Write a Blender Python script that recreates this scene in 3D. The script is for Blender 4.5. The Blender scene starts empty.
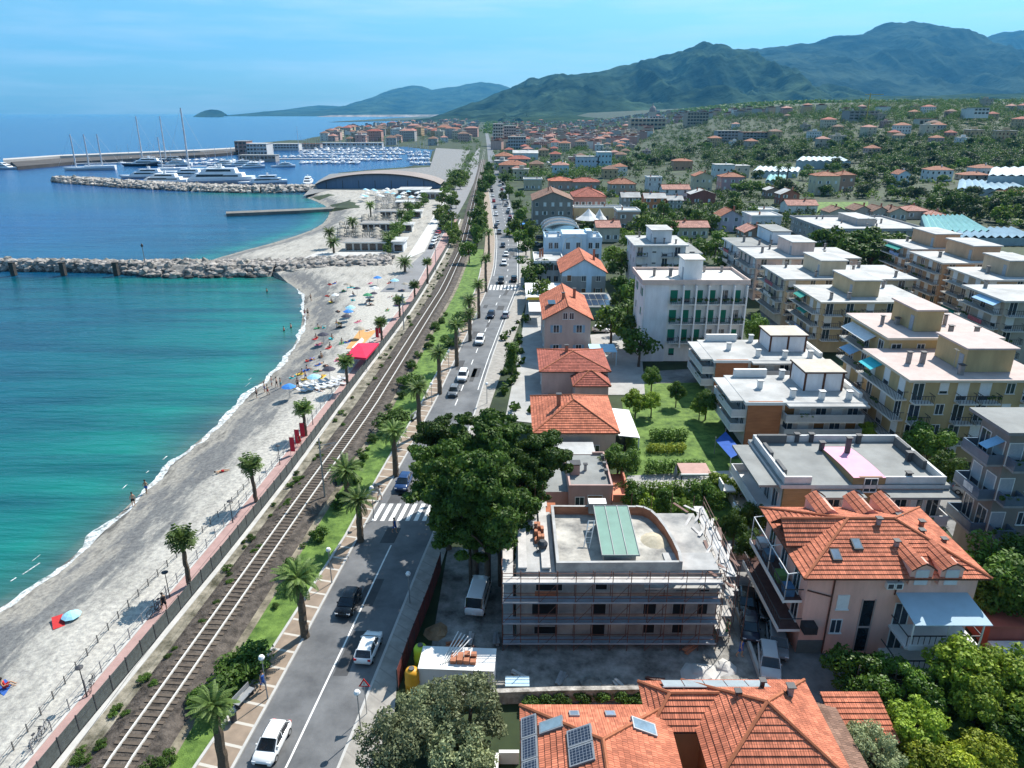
import bpy, bmesh, math, random
import numpy as np
from mathutils import Vector, Matrix
from mathutils.geometry import delaunay_2d_cdt
R = math.radians
D = bpy.data
scene = bpy.context.scene
C = scene.collection
random.seed(7)
rng = np.random.default_rng(11)

# ---------------------------------------------------------------- camera, sky, sun, exposure
FPX, CAMH = 715.0, 41.0
PITCH = math.atan(271 / FPX)
SP, CP = math.sin(PITCH), math.cos(PITCH)
cd = D.cameras.new('camera'); cam = D.objects.new('camera', cd); C.objects.link(cam)
cam.location = (0, 0, CAMH); cam.rotation_euler = (R(90) - PITCH, 0, 0)
cd.sensor_fit = 'HORIZONTAL'; cd.sensor_width = 36; cd.lens = 36 * FPX / 1024
cd.clip_start = .5; cd.clip_end = 200000
scene.camera = cam
SUN_EL, SUN_AZ = 48.0, 37.0          # degrees; azimuth clockwise from +Y
w = D.worlds.new('World'); scene.world = w; w.use_nodes = True
nt = w.node_tree
bg = nt.nodes['Background']; sky = nt.nodes.new('ShaderNodeTexSky')
sky.sky_type = 'NISHITA'; sky.sun_disc = False
sky.sun_elevation = R(SUN_EL); sky.sun_rotation = R(SUN_AZ)
sky.altitude = 0; sky.air_density = 1.0; sky.dust_density = 1.2; sky.ozone_density = 2.5
# thin cirrus streaks, part of the sky itself
tc = nt.nodes.new('ShaderNodeTexCoord'); mp = nt.nodes.new('ShaderNodeMapping')
mp.inputs['Scale'].default_value = (2.2, 2.2, 26); mp.inputs['Rotation'].default_value = (R(3), R(-7), 0)
nz = nt.nodes.new('ShaderNodeTexNoise'); nz.inputs['Scale'].default_value = 1.6; nz.inputs['Detail'].default_value = 6; nz.inputs['Roughness'].default_value = .62
rp = nt.nodes.new('ShaderNodeValToRGB'); rp.color_ramp.elements[0].position = .44; rp.color_ramp.elements[1].position = .82
rp.color_ramp.elements[1].color = (.5, .5, .5, 1)
mx = nt.nodes.new('ShaderNodeMixRGB'); mx.inputs[2].default_value = (9.5, 9.8, 10, 1)
tint = nt.nodes.new('ShaderNodeMixRGB'); tint.blend_type = 'MULTIPLY'; tint.inputs[0].default_value = 1; tint.inputs[2].default_value = (.70, 1.12, 1.24, 1)
nt.links.new(tc.outputs['Generated'], mp.inputs[0]); nt.links.new(mp.outputs[0], nz.inputs['Vector'])
nt.links.new(nz.outputs[0], rp.inputs[0]); nt.links.new(rp.outputs[0], mx.inputs[0])
nt.links.new(sky.outputs[0], tint.inputs[1]); nt.links.new(tint.outputs[0], mx.inputs[1]); nt.links.new(mx.outputs[0], bg.inputs[0])
bg.inputs[1].default_value = 0.08
sl = D.lights.new('sun', 'SUN'); sun = D.objects.new('sun', sl); C.objects.link(sun)
sl.energy = 5.0; sl.angle = R(.5); sl.color = (1, .95, .87)
sd = Vector((math.sin(R(SUN_AZ)) * math.cos(R(SUN_EL)), math.cos(R(SUN_AZ)) * math.cos(R(SUN_EL)), math.sin(R(SUN_EL))))
sun.rotation_euler = sd.to_track_quat('Z', 'Y').to_euler(); sun.location = sd * 300
scene.view_settings.view_transform = 'Standard'; scene.view_settings.look = 'None'
scene.view_settings.exposure = 0.8; scene.view_settings.gamma = 1.0; scene.view_settings.use_curve_mapping = False
scene.render.engine = 'CYCLES'
cy = scene.cycles
cy.max_bounces = 6; cy.diffuse_bounces = 3; cy.glossy_bounces = 3; cy.transmission_bounces = 4; cy.volume_bounces = 0; cy.transparent_max_bounces = 8
cy.caustics_reflective = False; cy.caustics_refractive = False; cy.use_denoising = True
try: cy.denoiser = 'OPENIMAGEDENOISE'
except Exception: pass

# ---------------------------------------------------------------- ground shape and surveying
def smooth(a, b, x):
    t = min(1, max(0, (x - a) / (b - a))); return t * t * (3 - 2 * t)
def hill(X, Y):
    s = smooth(0, 1, (X - 60 - .05 * Y) / (250 + .15 * Y))
    return 58 * smooth(230, 1300, Y) * s + 10 * smooth(1200, 2600, Y) * s
def ray(px, py):
    a = (px - 512) / FPX; b = (384 - py) / FPX
    return a, CP + b * SP, -SP + b * CP
def at(px, py, z=0.0):                # surveyed ground point seen at a picture position, on the level z
    a, b, c = ray(px, py); t = (z - CAMH) / c
    return (a * t, b * t)
def on_hill(px, py):                  # the same on the rising terrain
    a, b, c = ray(px, py); t = 30.0
    while t < 30000:
        if CAMH + c * t <= hill(a * t, b * t): break
        t *= 1.004
    return (a * t, b * t, hill(a * t, b * t))
def height_of(Y, py):                 # height at distance Y that reaches picture row py
    b = (384 - py) / FPX
    return CAMH + Y * (-SP + b * CP) / (CP + b * SP)
def row_Y(py, z=0): return at(512, py, z)[1]

# ---------------------------------------------------------------- mesh builder
class MB:
    def __init__(s): s.v = []; s.f = []; s.m = []; s.uv = {}
    def face(s, pts, m=0, uv=None):
        i = len(s.v); s.v += [tuple(p) for p in pts]; s.f.append(tuple(range(i, i + len(pts)))); s.m.append(m)
        if uv: s.uv[len(s.f) - 1] = uv
        return s
    def mesh(s, vs, fs, m=0):
        i = len(s.v); s.v += [tuple(p) for p in vs]
        for f in fs: s.f.append(tuple(k + i for k in f)); s.m.append(m)
        return s
    def box(s, x0, x1, y0, y1, z0, z1, m=0, rz=0, o=(0, 0, 0), top=None):
        P = [(x0, y0, z0), (x1, y0, z0), (x1, y1, z0), (x0, y1, z0), (x0, y0, z1), (x1, y0, z1), (x1, y1, z1), (x0, y1, z1)]
        if rz or o != (0, 0, 0):
            c, n = math.cos(rz), math.sin(rz); P = [(o[0] + c * x - n * y, o[1] + n * x + c * y, o[2] + z) for x, y, z in P]
        s.mesh(P, [(0, 3, 2, 1), (0, 1, 5, 4), (1, 2, 6, 5), (2, 3, 7, 6), (3, 0, 4, 7)], m)
        s.mesh(P[4:], [(0, 1, 2, 3)], m if top is None else top); return s
    def prism(s, poly, z0, z1, m=0, top=None, bottom=True):
        n = len(poly); P = [(x, y, z0) for x, y in poly] + [(x, y, z1) for x, y in poly]
        s.mesh(P, [(i, (i + 1) % n, n + (i + 1) % n, n + i) for i in range(n)], m)
        s.mesh(P[n:], [tuple(range(n))], m if top is None else top)
        if bottom: s.mesh(P[:n], [tuple(range(n))[::-1]], m)
        return s
    def tube(s, pts, rad, n=6, m=0, cap=True):
        if not isinstance(rad, (list, tuple)): rad = [rad] * len(pts)
        pts = [Vector(p) for p in pts]; P = []
        for i, p in enumerate(pts):
            d = (pts[min(i + 1, len(pts) - 1)] - pts[max(i - 1, 0)]).normalized()
            u = d.orthogonal().normalized() if abs(d.z) < .99 else Vector((1, 0, 0)); u = (u - d * u.dot(d)).normalized(); vv = d.cross(u)
            for k in range(n):
                a = 2 * math.pi * k / n; P.append(p + (u * math.cos(a) + vv * math.sin(a)) * rad[i])
        F = []
        for i in range(len(pts) - 1):
            for k in range(n):
                F.append((i * n + k, i * n + (k + 1) % n, (i + 1) * n + (k + 1) % n, (i + 1) * n + k))
        if cap: F += [tuple(range(n))[::-1], tuple(range((len(pts) - 1) * n, len(pts) * n))]
        s.mesh(P, F, m); return s
    def lathe(s, prof, n=10, m=0, o=(0, 0, 0)):
        P = [(o[0] + r * math.cos(2 * math.pi * k / n), o[1] + r * math.sin(2 * math.pi * k / n), o[2] + z) for r, z in prof for k in range(n)]
        F = [(i * n + k, i * n + (k + 1) % n, (i + 1) * n + (k + 1) % n, (i + 1) * n + k) for i in range(len(prof) - 1) for k in range(n)]
        F += [tuple(range((len(prof) - 1) * n, len(prof) * n)), tuple(range(n))[::-1]]
        s.mesh(P, F, m); return s
    def data(s, name, mats, smooth_=False):
        me = D.meshes.new(name); me.from_pydata(s.v, [], s.f)
        if not isinstance(mats, (list, tuple)): mats = [mats]
        for x in mats: me.materials.append(x)
        if len(mats) > 1: me.polygons.foreach_set('material_index', s.m)
        if s.uv:
            L = me.uv_layers.new(name='UVMap').data
            for fi, uv in s.uv.items():
                for k, li in enumerate(me.polygons[fi].loop_indices): L[li].uv = uv[k]
        if smooth_: me.polygons.foreach_set('use_smooth', [True] * len(me.polygons))
        me.update(); return me
    def build(s, name, mats, parent=None, loc=None, rz=0, smooth_=False):
        return link(name, s.data(name, mats, smooth_), parent, loc, rz)
def link(name, me, parent=None, loc=None, rz=0, scale=None):
    o = D.objects.new(name, me); C.objects.link(o)
    if parent is not None: o.parent = parent
    if loc is not None: o.location = loc
    if rz: o.rotation_euler = (0, 0, rz)
    if scale is not None: o.scale = scale if isinstance(scale, (tuple, list)) else (scale,) * 3
    return o
def tag(o, label, cat, group=None):
    o['label'] = label; o['category'] = cat
    if group: o['group'] = group
    return o
def struct(o, kind='structure'):
    o['kind'] = kind; return o
def thing(name, label, cat, loc=(0, 0, 0), rz=0, group=None):
    o = D.objects.new(name, None); C.objects.link(o); o.location = loc; o.rotation_euler = (0, 0, rz)
    o.empty_display_size = .3
    return tag(o, label, cat, group)
def copy_tree(o, parent=None, loc=None, rz=None, scale=None, label=None, group=None):
    c = o.copy(); C.objects.link(c)
    if parent is not None: c.parent = parent
    if loc is not None: c.location = loc
    if rz is not None: c.rotation_euler = (c.rotation_euler[0], c.rotation_euler[1], rz)
    if scale is not None: c.scale = scale if isinstance(scale, (tuple, list)) else (scale,) * 3
    if label: c['label'] = label
    if group: c['group'] = group
    for ch in list(o.children): copy_tree(ch, c)
    return c

# ---------------------------------------------------------------- materials (all procedural)
_mats = {}
def mat(name, col, var=.12, scale=2.0, rough=.85, bump=0, bscale=None, metal=0, spec=.3, rnd=0, coord='Object', col2=None, stretch=None):
    """one coloured surface with blotchy variation (var), optional second colour, bump and per-object value change (rnd)"""
    if name in _mats: return _mats[name]
    m = D.materials.new(name); m.use_nodes = True; t = m.node_tree; N = t.nodes; L = t.links
    b = N['Principled BSDF']; b.inputs['Roughness'].default_value = rough; b.inputs['Metallic'].default_value = metal
    b.inputs['Specular IOR Level'].default_value = spec
    tcn = N.new('ShaderNodeTexCoord'); src = tcn.outputs[coord]
    if stretch:
        mpn = N.new('ShaderNodeMapping'); mpn.inputs['Scale'].default_value = stretch; L.new(src, mpn.inputs[0]); src = mpn.outputs[0]
    nz = N.new('ShaderNodeTexNoise'); nz.inputs['Scale'].default_value = scale; nz.inputs['Detail'].default_value = 5; nz.inputs['Roughness'].default_value = .65
    L.new(src, nz.inputs['Vector'])
    rp = N.new('ShaderNodeValToRGB'); e = rp.color_ramp.elements
    e[0].position, e[1].position = .33, .68
    c2 = col2 or col
    e[0].color = (*[max(0, x * (1 - var)) for x in col], 1); e[1].color = (*[min(1, x * (1 + var)) for x in c2], 1)
    L.new(nz.outputs[0], rp.inputs[0]); out = rp.outputs[0]
    if rnd:
        oi = N.new('ShaderNodeObjectInfo'); mr = N.new('ShaderNodeMapRange'); mr.inputs[3].default_value = 1 - rnd; mr.inputs[4].default_value = 1 + rnd
        L.new(oi.outputs['Random'], mr.inputs[0]); hv = N.new('ShaderNodeHueSaturation'); L.new(mr.outputs[0], hv.inputs['Value'])
        m2 = N.new('ShaderNodeMapRange'); m2.inputs[3].default_value = .5 - rnd * .06; m2.inputs[4].default_value = .5 + rnd * .06
        mu = N.new('ShaderNodeMath'); mu.operation = 'FRACT'; mm = N.new('ShaderNodeMath'); mm.operation = 'MULTIPLY'; mm.inputs[1].default_value = 7.31
        L.new(oi.outputs['Random'], mm.inputs[0]); L.new(mm.outputs[0], mu.inputs[0]); L.new(mu.outputs[0], m2.inputs[0]); L.new(m2.outputs[0], hv.inputs['Hue'])
        L.new(out, hv.inputs['Color']); out = hv.outputs[0]
    L.new(out, b.inputs['Base Color'])
    if bump:
        nb = N.new('ShaderNodeTexNoise'); nb.inputs['Scale'].default_value = bscale or scale * 6; nb.inputs['Detail'].default_value = 3
        L.new(src, nb.inputs['Vector']); bp = N.new('ShaderNodeBump'); bp.inputs['Strength'].default_value = min(1, bump); bp.inputs['Distance'].default_value = .1 if (bscale or 1) > .1 else .3 / bscale
        L.new(nb.outputs[0], bp.inputs['Height']); L.new(bp.outputs[0], b.inputs['Normal'])
    _mats[name] = m; return m
def glass(name='window glass', col=(.03, .045, .06), rough=.08):
    return mat(name, col, .3, .8, rough=rough, spec=.6, rnd=.4)
def plaster(col): return mat('plaster %.2f %.2f %.2f' % col, col, .13, .7, rough=.9, bump=.05, bscale=9, stretch=(1, 1, .3))
def tile_mat(name, col, var=.27):
    """clay roof tiles: hues vary tile by tile, barrel ribs as bump; UVs are metres along the eave / up the slope"""
    if name in _mats: return _mats[name]
    m = D.materials.new(name); m.use_nodes = True; t = m.node_tree; N = t.nodes; L = t.links; b = N['Principled BSDF']
    b.inputs['Roughness'].default_value = .8; b.inputs['Specular IOR Level'].default_value = .2
    uv = N.new('ShaderNodeUVMap'); br = N.new('ShaderNodeTexBrick'); br.offset = 0
    br.inputs['Scale'].default_value = 1; br.inputs['Brick Width'].default_value = .24; br.inputs['Row Height'].default_value = .38; br.inputs['Mortar Size'].default_value = .012
    br.inputs['Color1'].default_value = (*[c * (1 - var) for c in col], 1); br.inputs['Color2'].default_value = (*[c * (1 + var) for c in col], 1); br.inputs['Mortar'].default_value = (*[c * .45 for c in col], 1)  # mortar colour: shade in the gaps between tiles, painted darker
    L.new(uv.outputs[0], br.inputs['Vector'])
    tcn = N.new('ShaderNodeTexCoord'); nz = N.new('ShaderNodeTexNoise'); nz.inputs['Scale'].default_value = .5; nz.inputs['Detail'].default_value = 6; L.new(tcn.outputs['Object'], nz.inputs['Vector'])
    rp = N.new('ShaderNodeValToRGB'); rp.color_ramp.elements[0].position = .35; rp.color_ramp.elements[0].color = (.72, .70, .70, 1); rp.color_ramp.elements[1].position = .6; rp.color_ramp.elements[1].color = (1, 1, 1, 1)
    L.new(nz.outputs[0], rp.inputs[0]); mx = N.new('ShaderNodeMixRGB'); mx.blend_type = 'MULTIPLY'; mx.inputs[0].default_value = 1
    L.new(br.outputs[0], mx.inputs[1]); L.new(rp.outputs[0], mx.inputs[2]); L.new(mx.outputs[0], b.inputs['Base Color'])
    wv = N.new('ShaderNodeTexWave'); wv.inputs['Scale'].default_value = 1 / .24 / 2 * 1.0; wv.bands_direction = 'X'; L.new(uv.outputs[0], wv.inputs['Vector'])
    bp = N.new('ShaderNodeBump'); bp.inputs['Strength'].default_value = .5; bp.inputs['Distance'].default_value = .05; L.new(wv.outputs[0], bp.inputs['Height']); L.new(bp.outputs[0], b.inputs['Normal'])
    _mats[name] = m; return m
def foliage(name, col, col2, rough=.6, var=.35):
    """leaves: colour shifts leaf by leaf, clump by clump and tree by tree"""
    if name in _mats: return _mats[name]
    m = D.materials.new(name); m.use_nodes = True; t = m.node_tree; N = t.nodes; L = t.links; b = N['Principled BSDF']
    b.inputs['Roughness'].default_value = rough; b.inputs['Specular IOR Level'].default_value = .25
    g = N.new('ShaderNodeNewGeometry'); tcn = N.new('ShaderNodeTexCoord'); nz = N.new('ShaderNodeTexNoise'); nz.inputs['Scale'].default_value = .9; nz.inputs['Detail'].default_value = 2
    L.new(tcn.outputs['Object'], nz.inputs['Vector'])
    ad = N.new('ShaderNodeMath'); ad.operation = 'MULTIPLY_ADD'; ad.inputs[1].default_value = .55; L.new(g.outputs['Random Per Island'], ad.inputs[0])
    sb = N.new('ShaderNodeMath'); sb.operation = 'MULTIPLY_ADD'; sb.inputs[1].default_value = 1.1; sb.inputs[2].default_value = -.3; L.new(nz.outputs[0], sb.inputs[0]); L.new(sb.outputs[0], ad.inputs[2])
    mx = N.new('ShaderNodeMixRGB'); mx.inputs[1].default_value = (*col, 1); mx.inputs[2].default_value = (*col2, 1); mx.use_clamp = True; L.new(ad.outputs[0], mx.inputs[0])
    oi = N.new('ShaderNodeObjectInfo'); mr = N.new('ShaderNodeMapRange'); mr.inputs[3].default_value = 1 - var; mr.inputs[4].default_value = 1 + var; L.new(oi.outputs['Random'], mr.inputs[0])
    hv = N.new('ShaderNodeHueSaturation'); L.new(mr.outputs[0], hv.inputs['Value']); L.new(mx.outputs[0], hv.inputs['Color'])
    L.new(hv.outputs[0], b.inputs['Base Color'])
    tr = N.new('ShaderNodeBsdfTranslucent'); L.new(hv.outputs[0], tr.inputs['Color']); ms = N.new('ShaderNodeMixShader'); ms.inputs[0].default_value = .3
    L.new(b.outputs[0], ms.inputs[1]); L.new(tr.outputs[0], ms.inputs[2]); L.new(ms.outputs[0], N['Material Output'].inputs['Surface'])
    _mats[name] = m; return m

# ---------------------------------------------------------------- sheets on the ground
def cdt_sheet(name, poly, zfun, step, material, parent=None, extra=None, attr=None):
    """a polygon filled with triangles, with interior grid points so it follows the terrain"""
    xs = [p[0] for p in poly]; ys = [p[1] for p in poly]
    pts = [Vector(p) for p in poly]; n = len(pts)
    P = np.array(poly)
    def inside(q):
        x, y = q[:, 0], q[:, 1]; r = np.zeros(len(q), bool); j = n - 1
        for i in range(n):
            xi, yi = P[i]; xj, yj = P[j]
            c = ((yi > y) != (yj > y)) & (x < (xj - xi) * (y - yi) / (yj - yi + 1e-12) + xi); r ^= c; j = i
        return r
    if step:
        gx = np.arange(min(xs), max(xs), step); gy = np.arange(min(ys), max(ys), step)
        Q = np.array(np.meshgrid(gx, gy)).reshape(2, -1).T
        Q = Q + rng.uniform(-.2, .2, Q.shape) * step
    else: Q = np.zeros((0, 2))
    if extra is not None: Q = np.vstack([Q, extra])
    if len(Q): Q = Q[inside(Q)]
    allp = pts + [Vector(q) for q in Q]
    vo, eo, fo, *_ = delaunay_2d_cdt(allp, [(i, (i + 1) % n) for i in range(n)], [], 1, 1e-4)
    me = D.meshes.new(name); me.from_pydata([(v.x, v.y, zfun(v.x, v.y)) for v in vo], [], [f[::1] for f in fo])
    me.materials.append(material); me.update()
    bm = bmesh.new(); bm.from_mesh(me); bmesh.ops.recalc_face_normals(bm, faces=bm.faces)
    if bm.faces and sum(f.normal.z for f in bm.faces) < 0: bmesh.ops.reverse_faces(bm, faces=bm.faces)
    bm.to_mesh(me); bm.free()
    if attr:
        for an, fn in attr.items():
            a = me.attributes.new(an, 'FLOAT', 'POINT'); a.data.foreach_set('value', [fn(v.co.x, v.co.y) for v in me.vertices])
    return link(name, me, parent)
def seg_dist(polyline):
    A = np.array(polyline[:-1], float); B = np.array(polyline[1:], float); AB = B - A; L2 = (AB ** 2).sum(1) + 1e-9
    def f(x, y):
        p = np.array((x, y)); t = np.clip(((p - A) * AB).sum(1) / L2, 0, 1); d = A + AB * t[:, None] - p
        return float(np.sqrt((d ** 2).sum(1).min()))
    return f
def px_line(pts, z=0, n=None):       # a line surveyed through picture positions, resampled evenly
    P = [at(x, y, z) for x, y in pts]
    return resample(P, n) if n else P
def resample(P, n):
    P = np.array(P, float); d = np.r_[0, np.cumsum(np.hypot(*np.diff(P, axis=0).T))]
    s = np.linspace(0, d[-1], n); return [tuple(q) for q in np.c_[np.interp(s, d, P[:, 0]), np.interp(s, d, P[:, 1])]]
def smooth_line(P, it=2):             # Chaikin
    for _ in range(it):
        Q = [P[0]]
        for a, b in zip(P[:-1], P[1:]):
            Q += [(a[0] * .75 + b[0] * .25, a[1] * .75 + b[1] * .25), (a[0] * .25 + b[0] * .75, a[1] * .25 + b[1] * .75)]
        P = Q + [P[-1]]
    return P
def by_Y(P):                          # X of a line as a function of Y
    P = sorted(P, key=lambda p: p[1]); xs = [p[0] for p in P]; ys = [p[1] for p in P]
    return lambda Y: float(np.interp(Y, ys, xs))
def band(mb, fl, fr, Ys, z, m=0, thick=0):
    """strip between two X(Y) lines, with sides when it is a raised kerb"""
    for a, b in zip(Ys[:-1], Ys[1:]):
        p = [(fl(a), a, z), (fr(a), a, z), (fr(b), b, z), (fl(b), b, z)]
        mb.face(p, m)
        if thick:
            mb.face([(fl(b), b, z), (fl(b), b, z - thick), (fl(a), a, z - thick), (fl(a), a, z)], m)
            mb.face([(fr(a), a, z), (fr(a), a, z - thick), (fr(b), b, z - thick), (fr(b), b, z)], m)
    return mb
def yrange(a, b, s0=4, grow=1.06):
    r = [a]; s = s0
    while r[-1] < b: r.append(r[-1] + s); s *= grow
    r[-1] = b; return r
# ================================================================ THE SETTING
def vnoise(x, y, seed=0):
    r = np.random.default_rng(seed).uniform(-1, 1, (257, 257))
    xi, yi = np.floor(x).astype(int), np.floor(y).astype(int); fx, fy = x - xi, y - yi
    fx, fy = fx * fx * (3 - 2 * fx), fy * fy * (3 - 2 * fy); a, b = xi % 256, yi % 256
    return (r[b, a] * (1 - fx) + r[b, a + 1] * fx) * (1 - fy) + (r[b + 1, a] * (1 - fx) + r[b + 1, a + 1] * fx) * fy
def fbm(x, y, o=5, seed=0, ridged=False):
    s = 0; amp = 1; tot = 0
    for k in range(o):
        n = vnoise(x * 2 ** k, y * 2 ** k, seed + k)
        if ridged: n = 1 - 2 * np.abs(n)
        s = s + n * amp; tot += amp; amp *= .5
    return s / tot

SEA = -1.6
# coastline, surveyed point by point
shore_px = [(-60, 640), (0, 607), (20, 595), (67, 562), (123, 510), (170, 463), (220, 423), (247, 393), (275, 371), (293, 347), (301, 329), (303, 300), (298, 290), (288, 283)]
shore_near = smooth_line([(-44, 20)] + [at(x, y, SEA) for x, y in shore_px], 2)
bay2 = smooth_line([at(x, y, SEA) for x, y in [(262, 271), (196, 265), (230, 254), (284, 240), (320, 227), (330, 214), (328, 207), (313, 200), (303, 197)]], 1)
quay = [at(x, y, SEA) for x, y in [(310, 188), (318, 180), (330, 173), (395, 168.5), (428, 166), (432, 150), (405, 147), (330, 147), (300, 149), (242, 152), (238, 147), (250, 143.5), (300, 140), (335, 134), (345, 130.5), (360, 128.3), (419, 124), (435, 120.2)]]
coast = shore_near + bay2 + quay
coast_d = seg_dist(coast)
prom_px = [(15, 780), (240, 512), (280, 462), (330, 400), (390, 322), (411, 296), (430, 262), (438, 245)]
prom_l = smooth_line([at(x, y) for x, y in prom_px], 1)
fence_px = [(40, 780), (262, 512), (343, 399), (400, 325), (418, 299), (436, 268), (447, 249), (455, 232), (463, 210)]
fence_ln = smooth_line([at(x, y) for x, y in fence_px], 1)

# --- sea
def sea_mat():
    m = D.materials.new('sea water'); m.use_nodes = True; t = m.node_tree; N = t.nodes; L = t.links; b = N['Principled BSDF']
    b.inputs['Roughness'].default_value = .16; b.inputs['IOR'].default_value = 1.33; b.inputs['Specular IOR Level'].default_value = .42
    at_ = N.new('ShaderNodeAttribute'); at_.attribute_name = 'offshore'
    tcn = N.new('ShaderNodeTexCoord'); mp = N.new('ShaderNodeMapping'); mp.inputs['Rotation'].default_value = (0, 0, R(-18)); L.new(tcn.outputs['Object'], mp.inputs[0])
    n1 = N.new('ShaderNodeTexNoise'); n1.inputs['Scale'].default_value = .03; n1.inputs['Detail'].default_value = 4; L.new(mp.outputs[0], n1.inputs['Vector'])
    jit = N.new('ShaderNodeMath'); jit.operation = 'MULTIPLY_ADD'; jit.inputs[1].default_value = .22; L.new(n1.outputs[0], jit.inputs[0]); L.new(at_.outputs['Fac'], jit.inputs[2])
    sb = N.new('ShaderNodeMath'); sb.operation = 'SUBTRACT'; sb.inputs[1].default_value = .11; L.new(jit.outputs[0], sb.inputs[0])
    rp = N.new('ShaderNodeValToRGB'); E = rp.color_ramp; el = E.elements
    stops = [(0, (.09, .13, .115)), (.04, (.03, .11, .1)), (.13, (.006, .145, .125)), (.32, (.002, .085, .10)), (.55, (.002, .060, .105)), (.8, (.002, .062, .15)), (1, (.001, .046, .16))]
    el[0].position, el[0].color = stops[0][0], (*stops[0][1], 1); el[1].position, el[1].color = stops[-1][0], (*stops[-1][1], 1)
    for p, c in stops[1:-1]: e = el.new(p); e.color = (*c, 1)
    L.new(sb.outputs[0], rp.inputs[0])
    # dark patches and shade of long swell lines put into the water colour
    mp2 = N.new('ShaderNodeMapping'); mp2.inputs['Rotation'].default_value = (0, 0, R(24)); mp2.inputs['Scale'].default_value = (.02, .16, .1); L.new(tcn.outputs['Object'], mp2.inputs[0])
    n2 = N.new('ShaderNodeTexNoise'); n2.inputs['Scale'].default_value = 1; n2.inputs['Detail'].default_value = 6; n2.inputs['Roughness'].default_value = .6; L.new(mp2.outputs[0], n2.inputs['Vector'])
    r2 = N.new('ShaderNodeValToRGB'); r2.color_ramp.elements[0].position = .38; r2.color_ramp.elements[0].color = (.55, .6, .72, 1); r2.color_ramp.elements[1].position = .58; r2.color_ramp.elements[1].color = (1.08, 1.08, 1.05, 1); L.new(n2.outputs[0], r2.inputs[0])
    mx = N.new('ShaderNodeMixRGB'); mx.blend_type = 'MULTIPLY'; mx.inputs[0].default_value = 1; L.new(rp.outputs[0], mx.inputs[1]); L.new(r2.outputs[0], mx.inputs[2]); L.new(mx.outputs[0], b.inputs['Base Color'])
    # wavelets in long diagonal lines
    mp3 = N.new('ShaderNodeMapping'); mp3.inputs['Rotation'].default_value = (0, 0, R(24)); mp3.inputs['Scale'].default_value = (.12, .62, .3); L.new(tcn.outputs['Object'], mp3.inputs[0])
    n3 = N.new('ShaderNodeTexNoise'); n3.inputs['Scale'].default_value = 1; n3.inputs['Detail'].default_value = 5; n3.inputs['Roughness'].default_value = .55; L.new(mp3.outputs[0], n3.inputs['Vector'])
    bp = N.new('ShaderNodeBump'); bp.inputs['Strength'].default_value = .8; bp.inputs['Distance'].default_value = .5; L.new(n3.outputs[0], bp.inputs['Height']); L.new(bp.outputs[0], b.inputs['Normal'])
    return m
gx = np.unique(np.r_[-23000, -14000, -8000, -4000, -2000, -1400, -1000, np.arange(-800, -300, 40), np.arange(-300, -90, 12), np.arange(-90, -30, 2.5), np.arange(-30, 60, 30), 1000, 8000, 23000])
gy = np.unique(np.r_[-200, -50, 0, np.arange(18, 200, 4), np.arange(200, 520, 12), np.arange(520, 1000, 60), 1200, 1600, 2500, 5000, 10000, 18000, 26500])
sv = [(x, y, SEA) for y in gy for x in gx]; nx = len(gx)
sf = [(j * nx + i, j * nx + i + 1, (j + 1) * nx + i + 1, (j + 1) * nx + i) for j in range(len(gy) - 1) for i in range(nx - 1)]
me = D.meshes.new('sea'); me.from_pydata(sv, [], sf); me.materials.append(sea_mat())
a = me.attributes.new('offshore', 'FLOAT', 'POINT')
shore_d = seg_dist([(-44, -200)] + shore_near + bay2[1:] + [at(100, 188, SEA), at(40, 183, SEA)])
def offshore(x, y):
    if x > 2000 or y > 2000: return 1
    d = shore_d(x, y)
    v = (d / 190) ** .62 if y < 420 else 1
    if y > 195: v = max(v, .62 * smooth(0, 16, d) + .38 * smooth(10, 140, d))
    return min(1, v)
a.data.foreach_set('value', [offshore(x, y) for x, y, z in sv])
struct(link('sea', me))

# --- terrain: one sheet from the seafront to beyond the hills' feet
earth = mat('earth and scrub', (.012, .028, .008), .45, .09, col2=(.03, .046, .016), bump=.25, bscale=.8, coord='Object')
def land_z(x, y):
    d = coast_d(x, y) if x < 40 and y < 4200 else 99
    wd = 1.4 if y > 330 else 12
    return hill(x, y) - 1.9 * (1 - smooth(0, wd, d)) - (0.35 if y < 330 and x < -22 else .02)
land_poly = coast + [(-900, 3700), (-1100, 9000), (12000, 9000), (12000, 3000), (4000, 900), (900, 200), (300, -60), (-40, -60)]
ex = np.vstack([np.array(np.meshgrid(np.arange(-100, 700, 18), np.arange(230, 900, 18))).reshape(2, -1).T,
                np.array(np.meshgrid(np.arange(-600, 2600, 80), np.arange(900, 3400, 80))).reshape(2, -1).T,
                np.array(np.meshgrid(np.arange(-60, 300, 14), np.arange(-20, 230, 14))).reshape(2, -1).T,
                np.array(np.meshgrid(np.arange(700, 3000, 120), np.arange(300, 900, 100))).reshape(2, -1).T])
struct(cdt_sheet('terrain', land_poly, land_z, None, earth, extra=ex))

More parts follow.
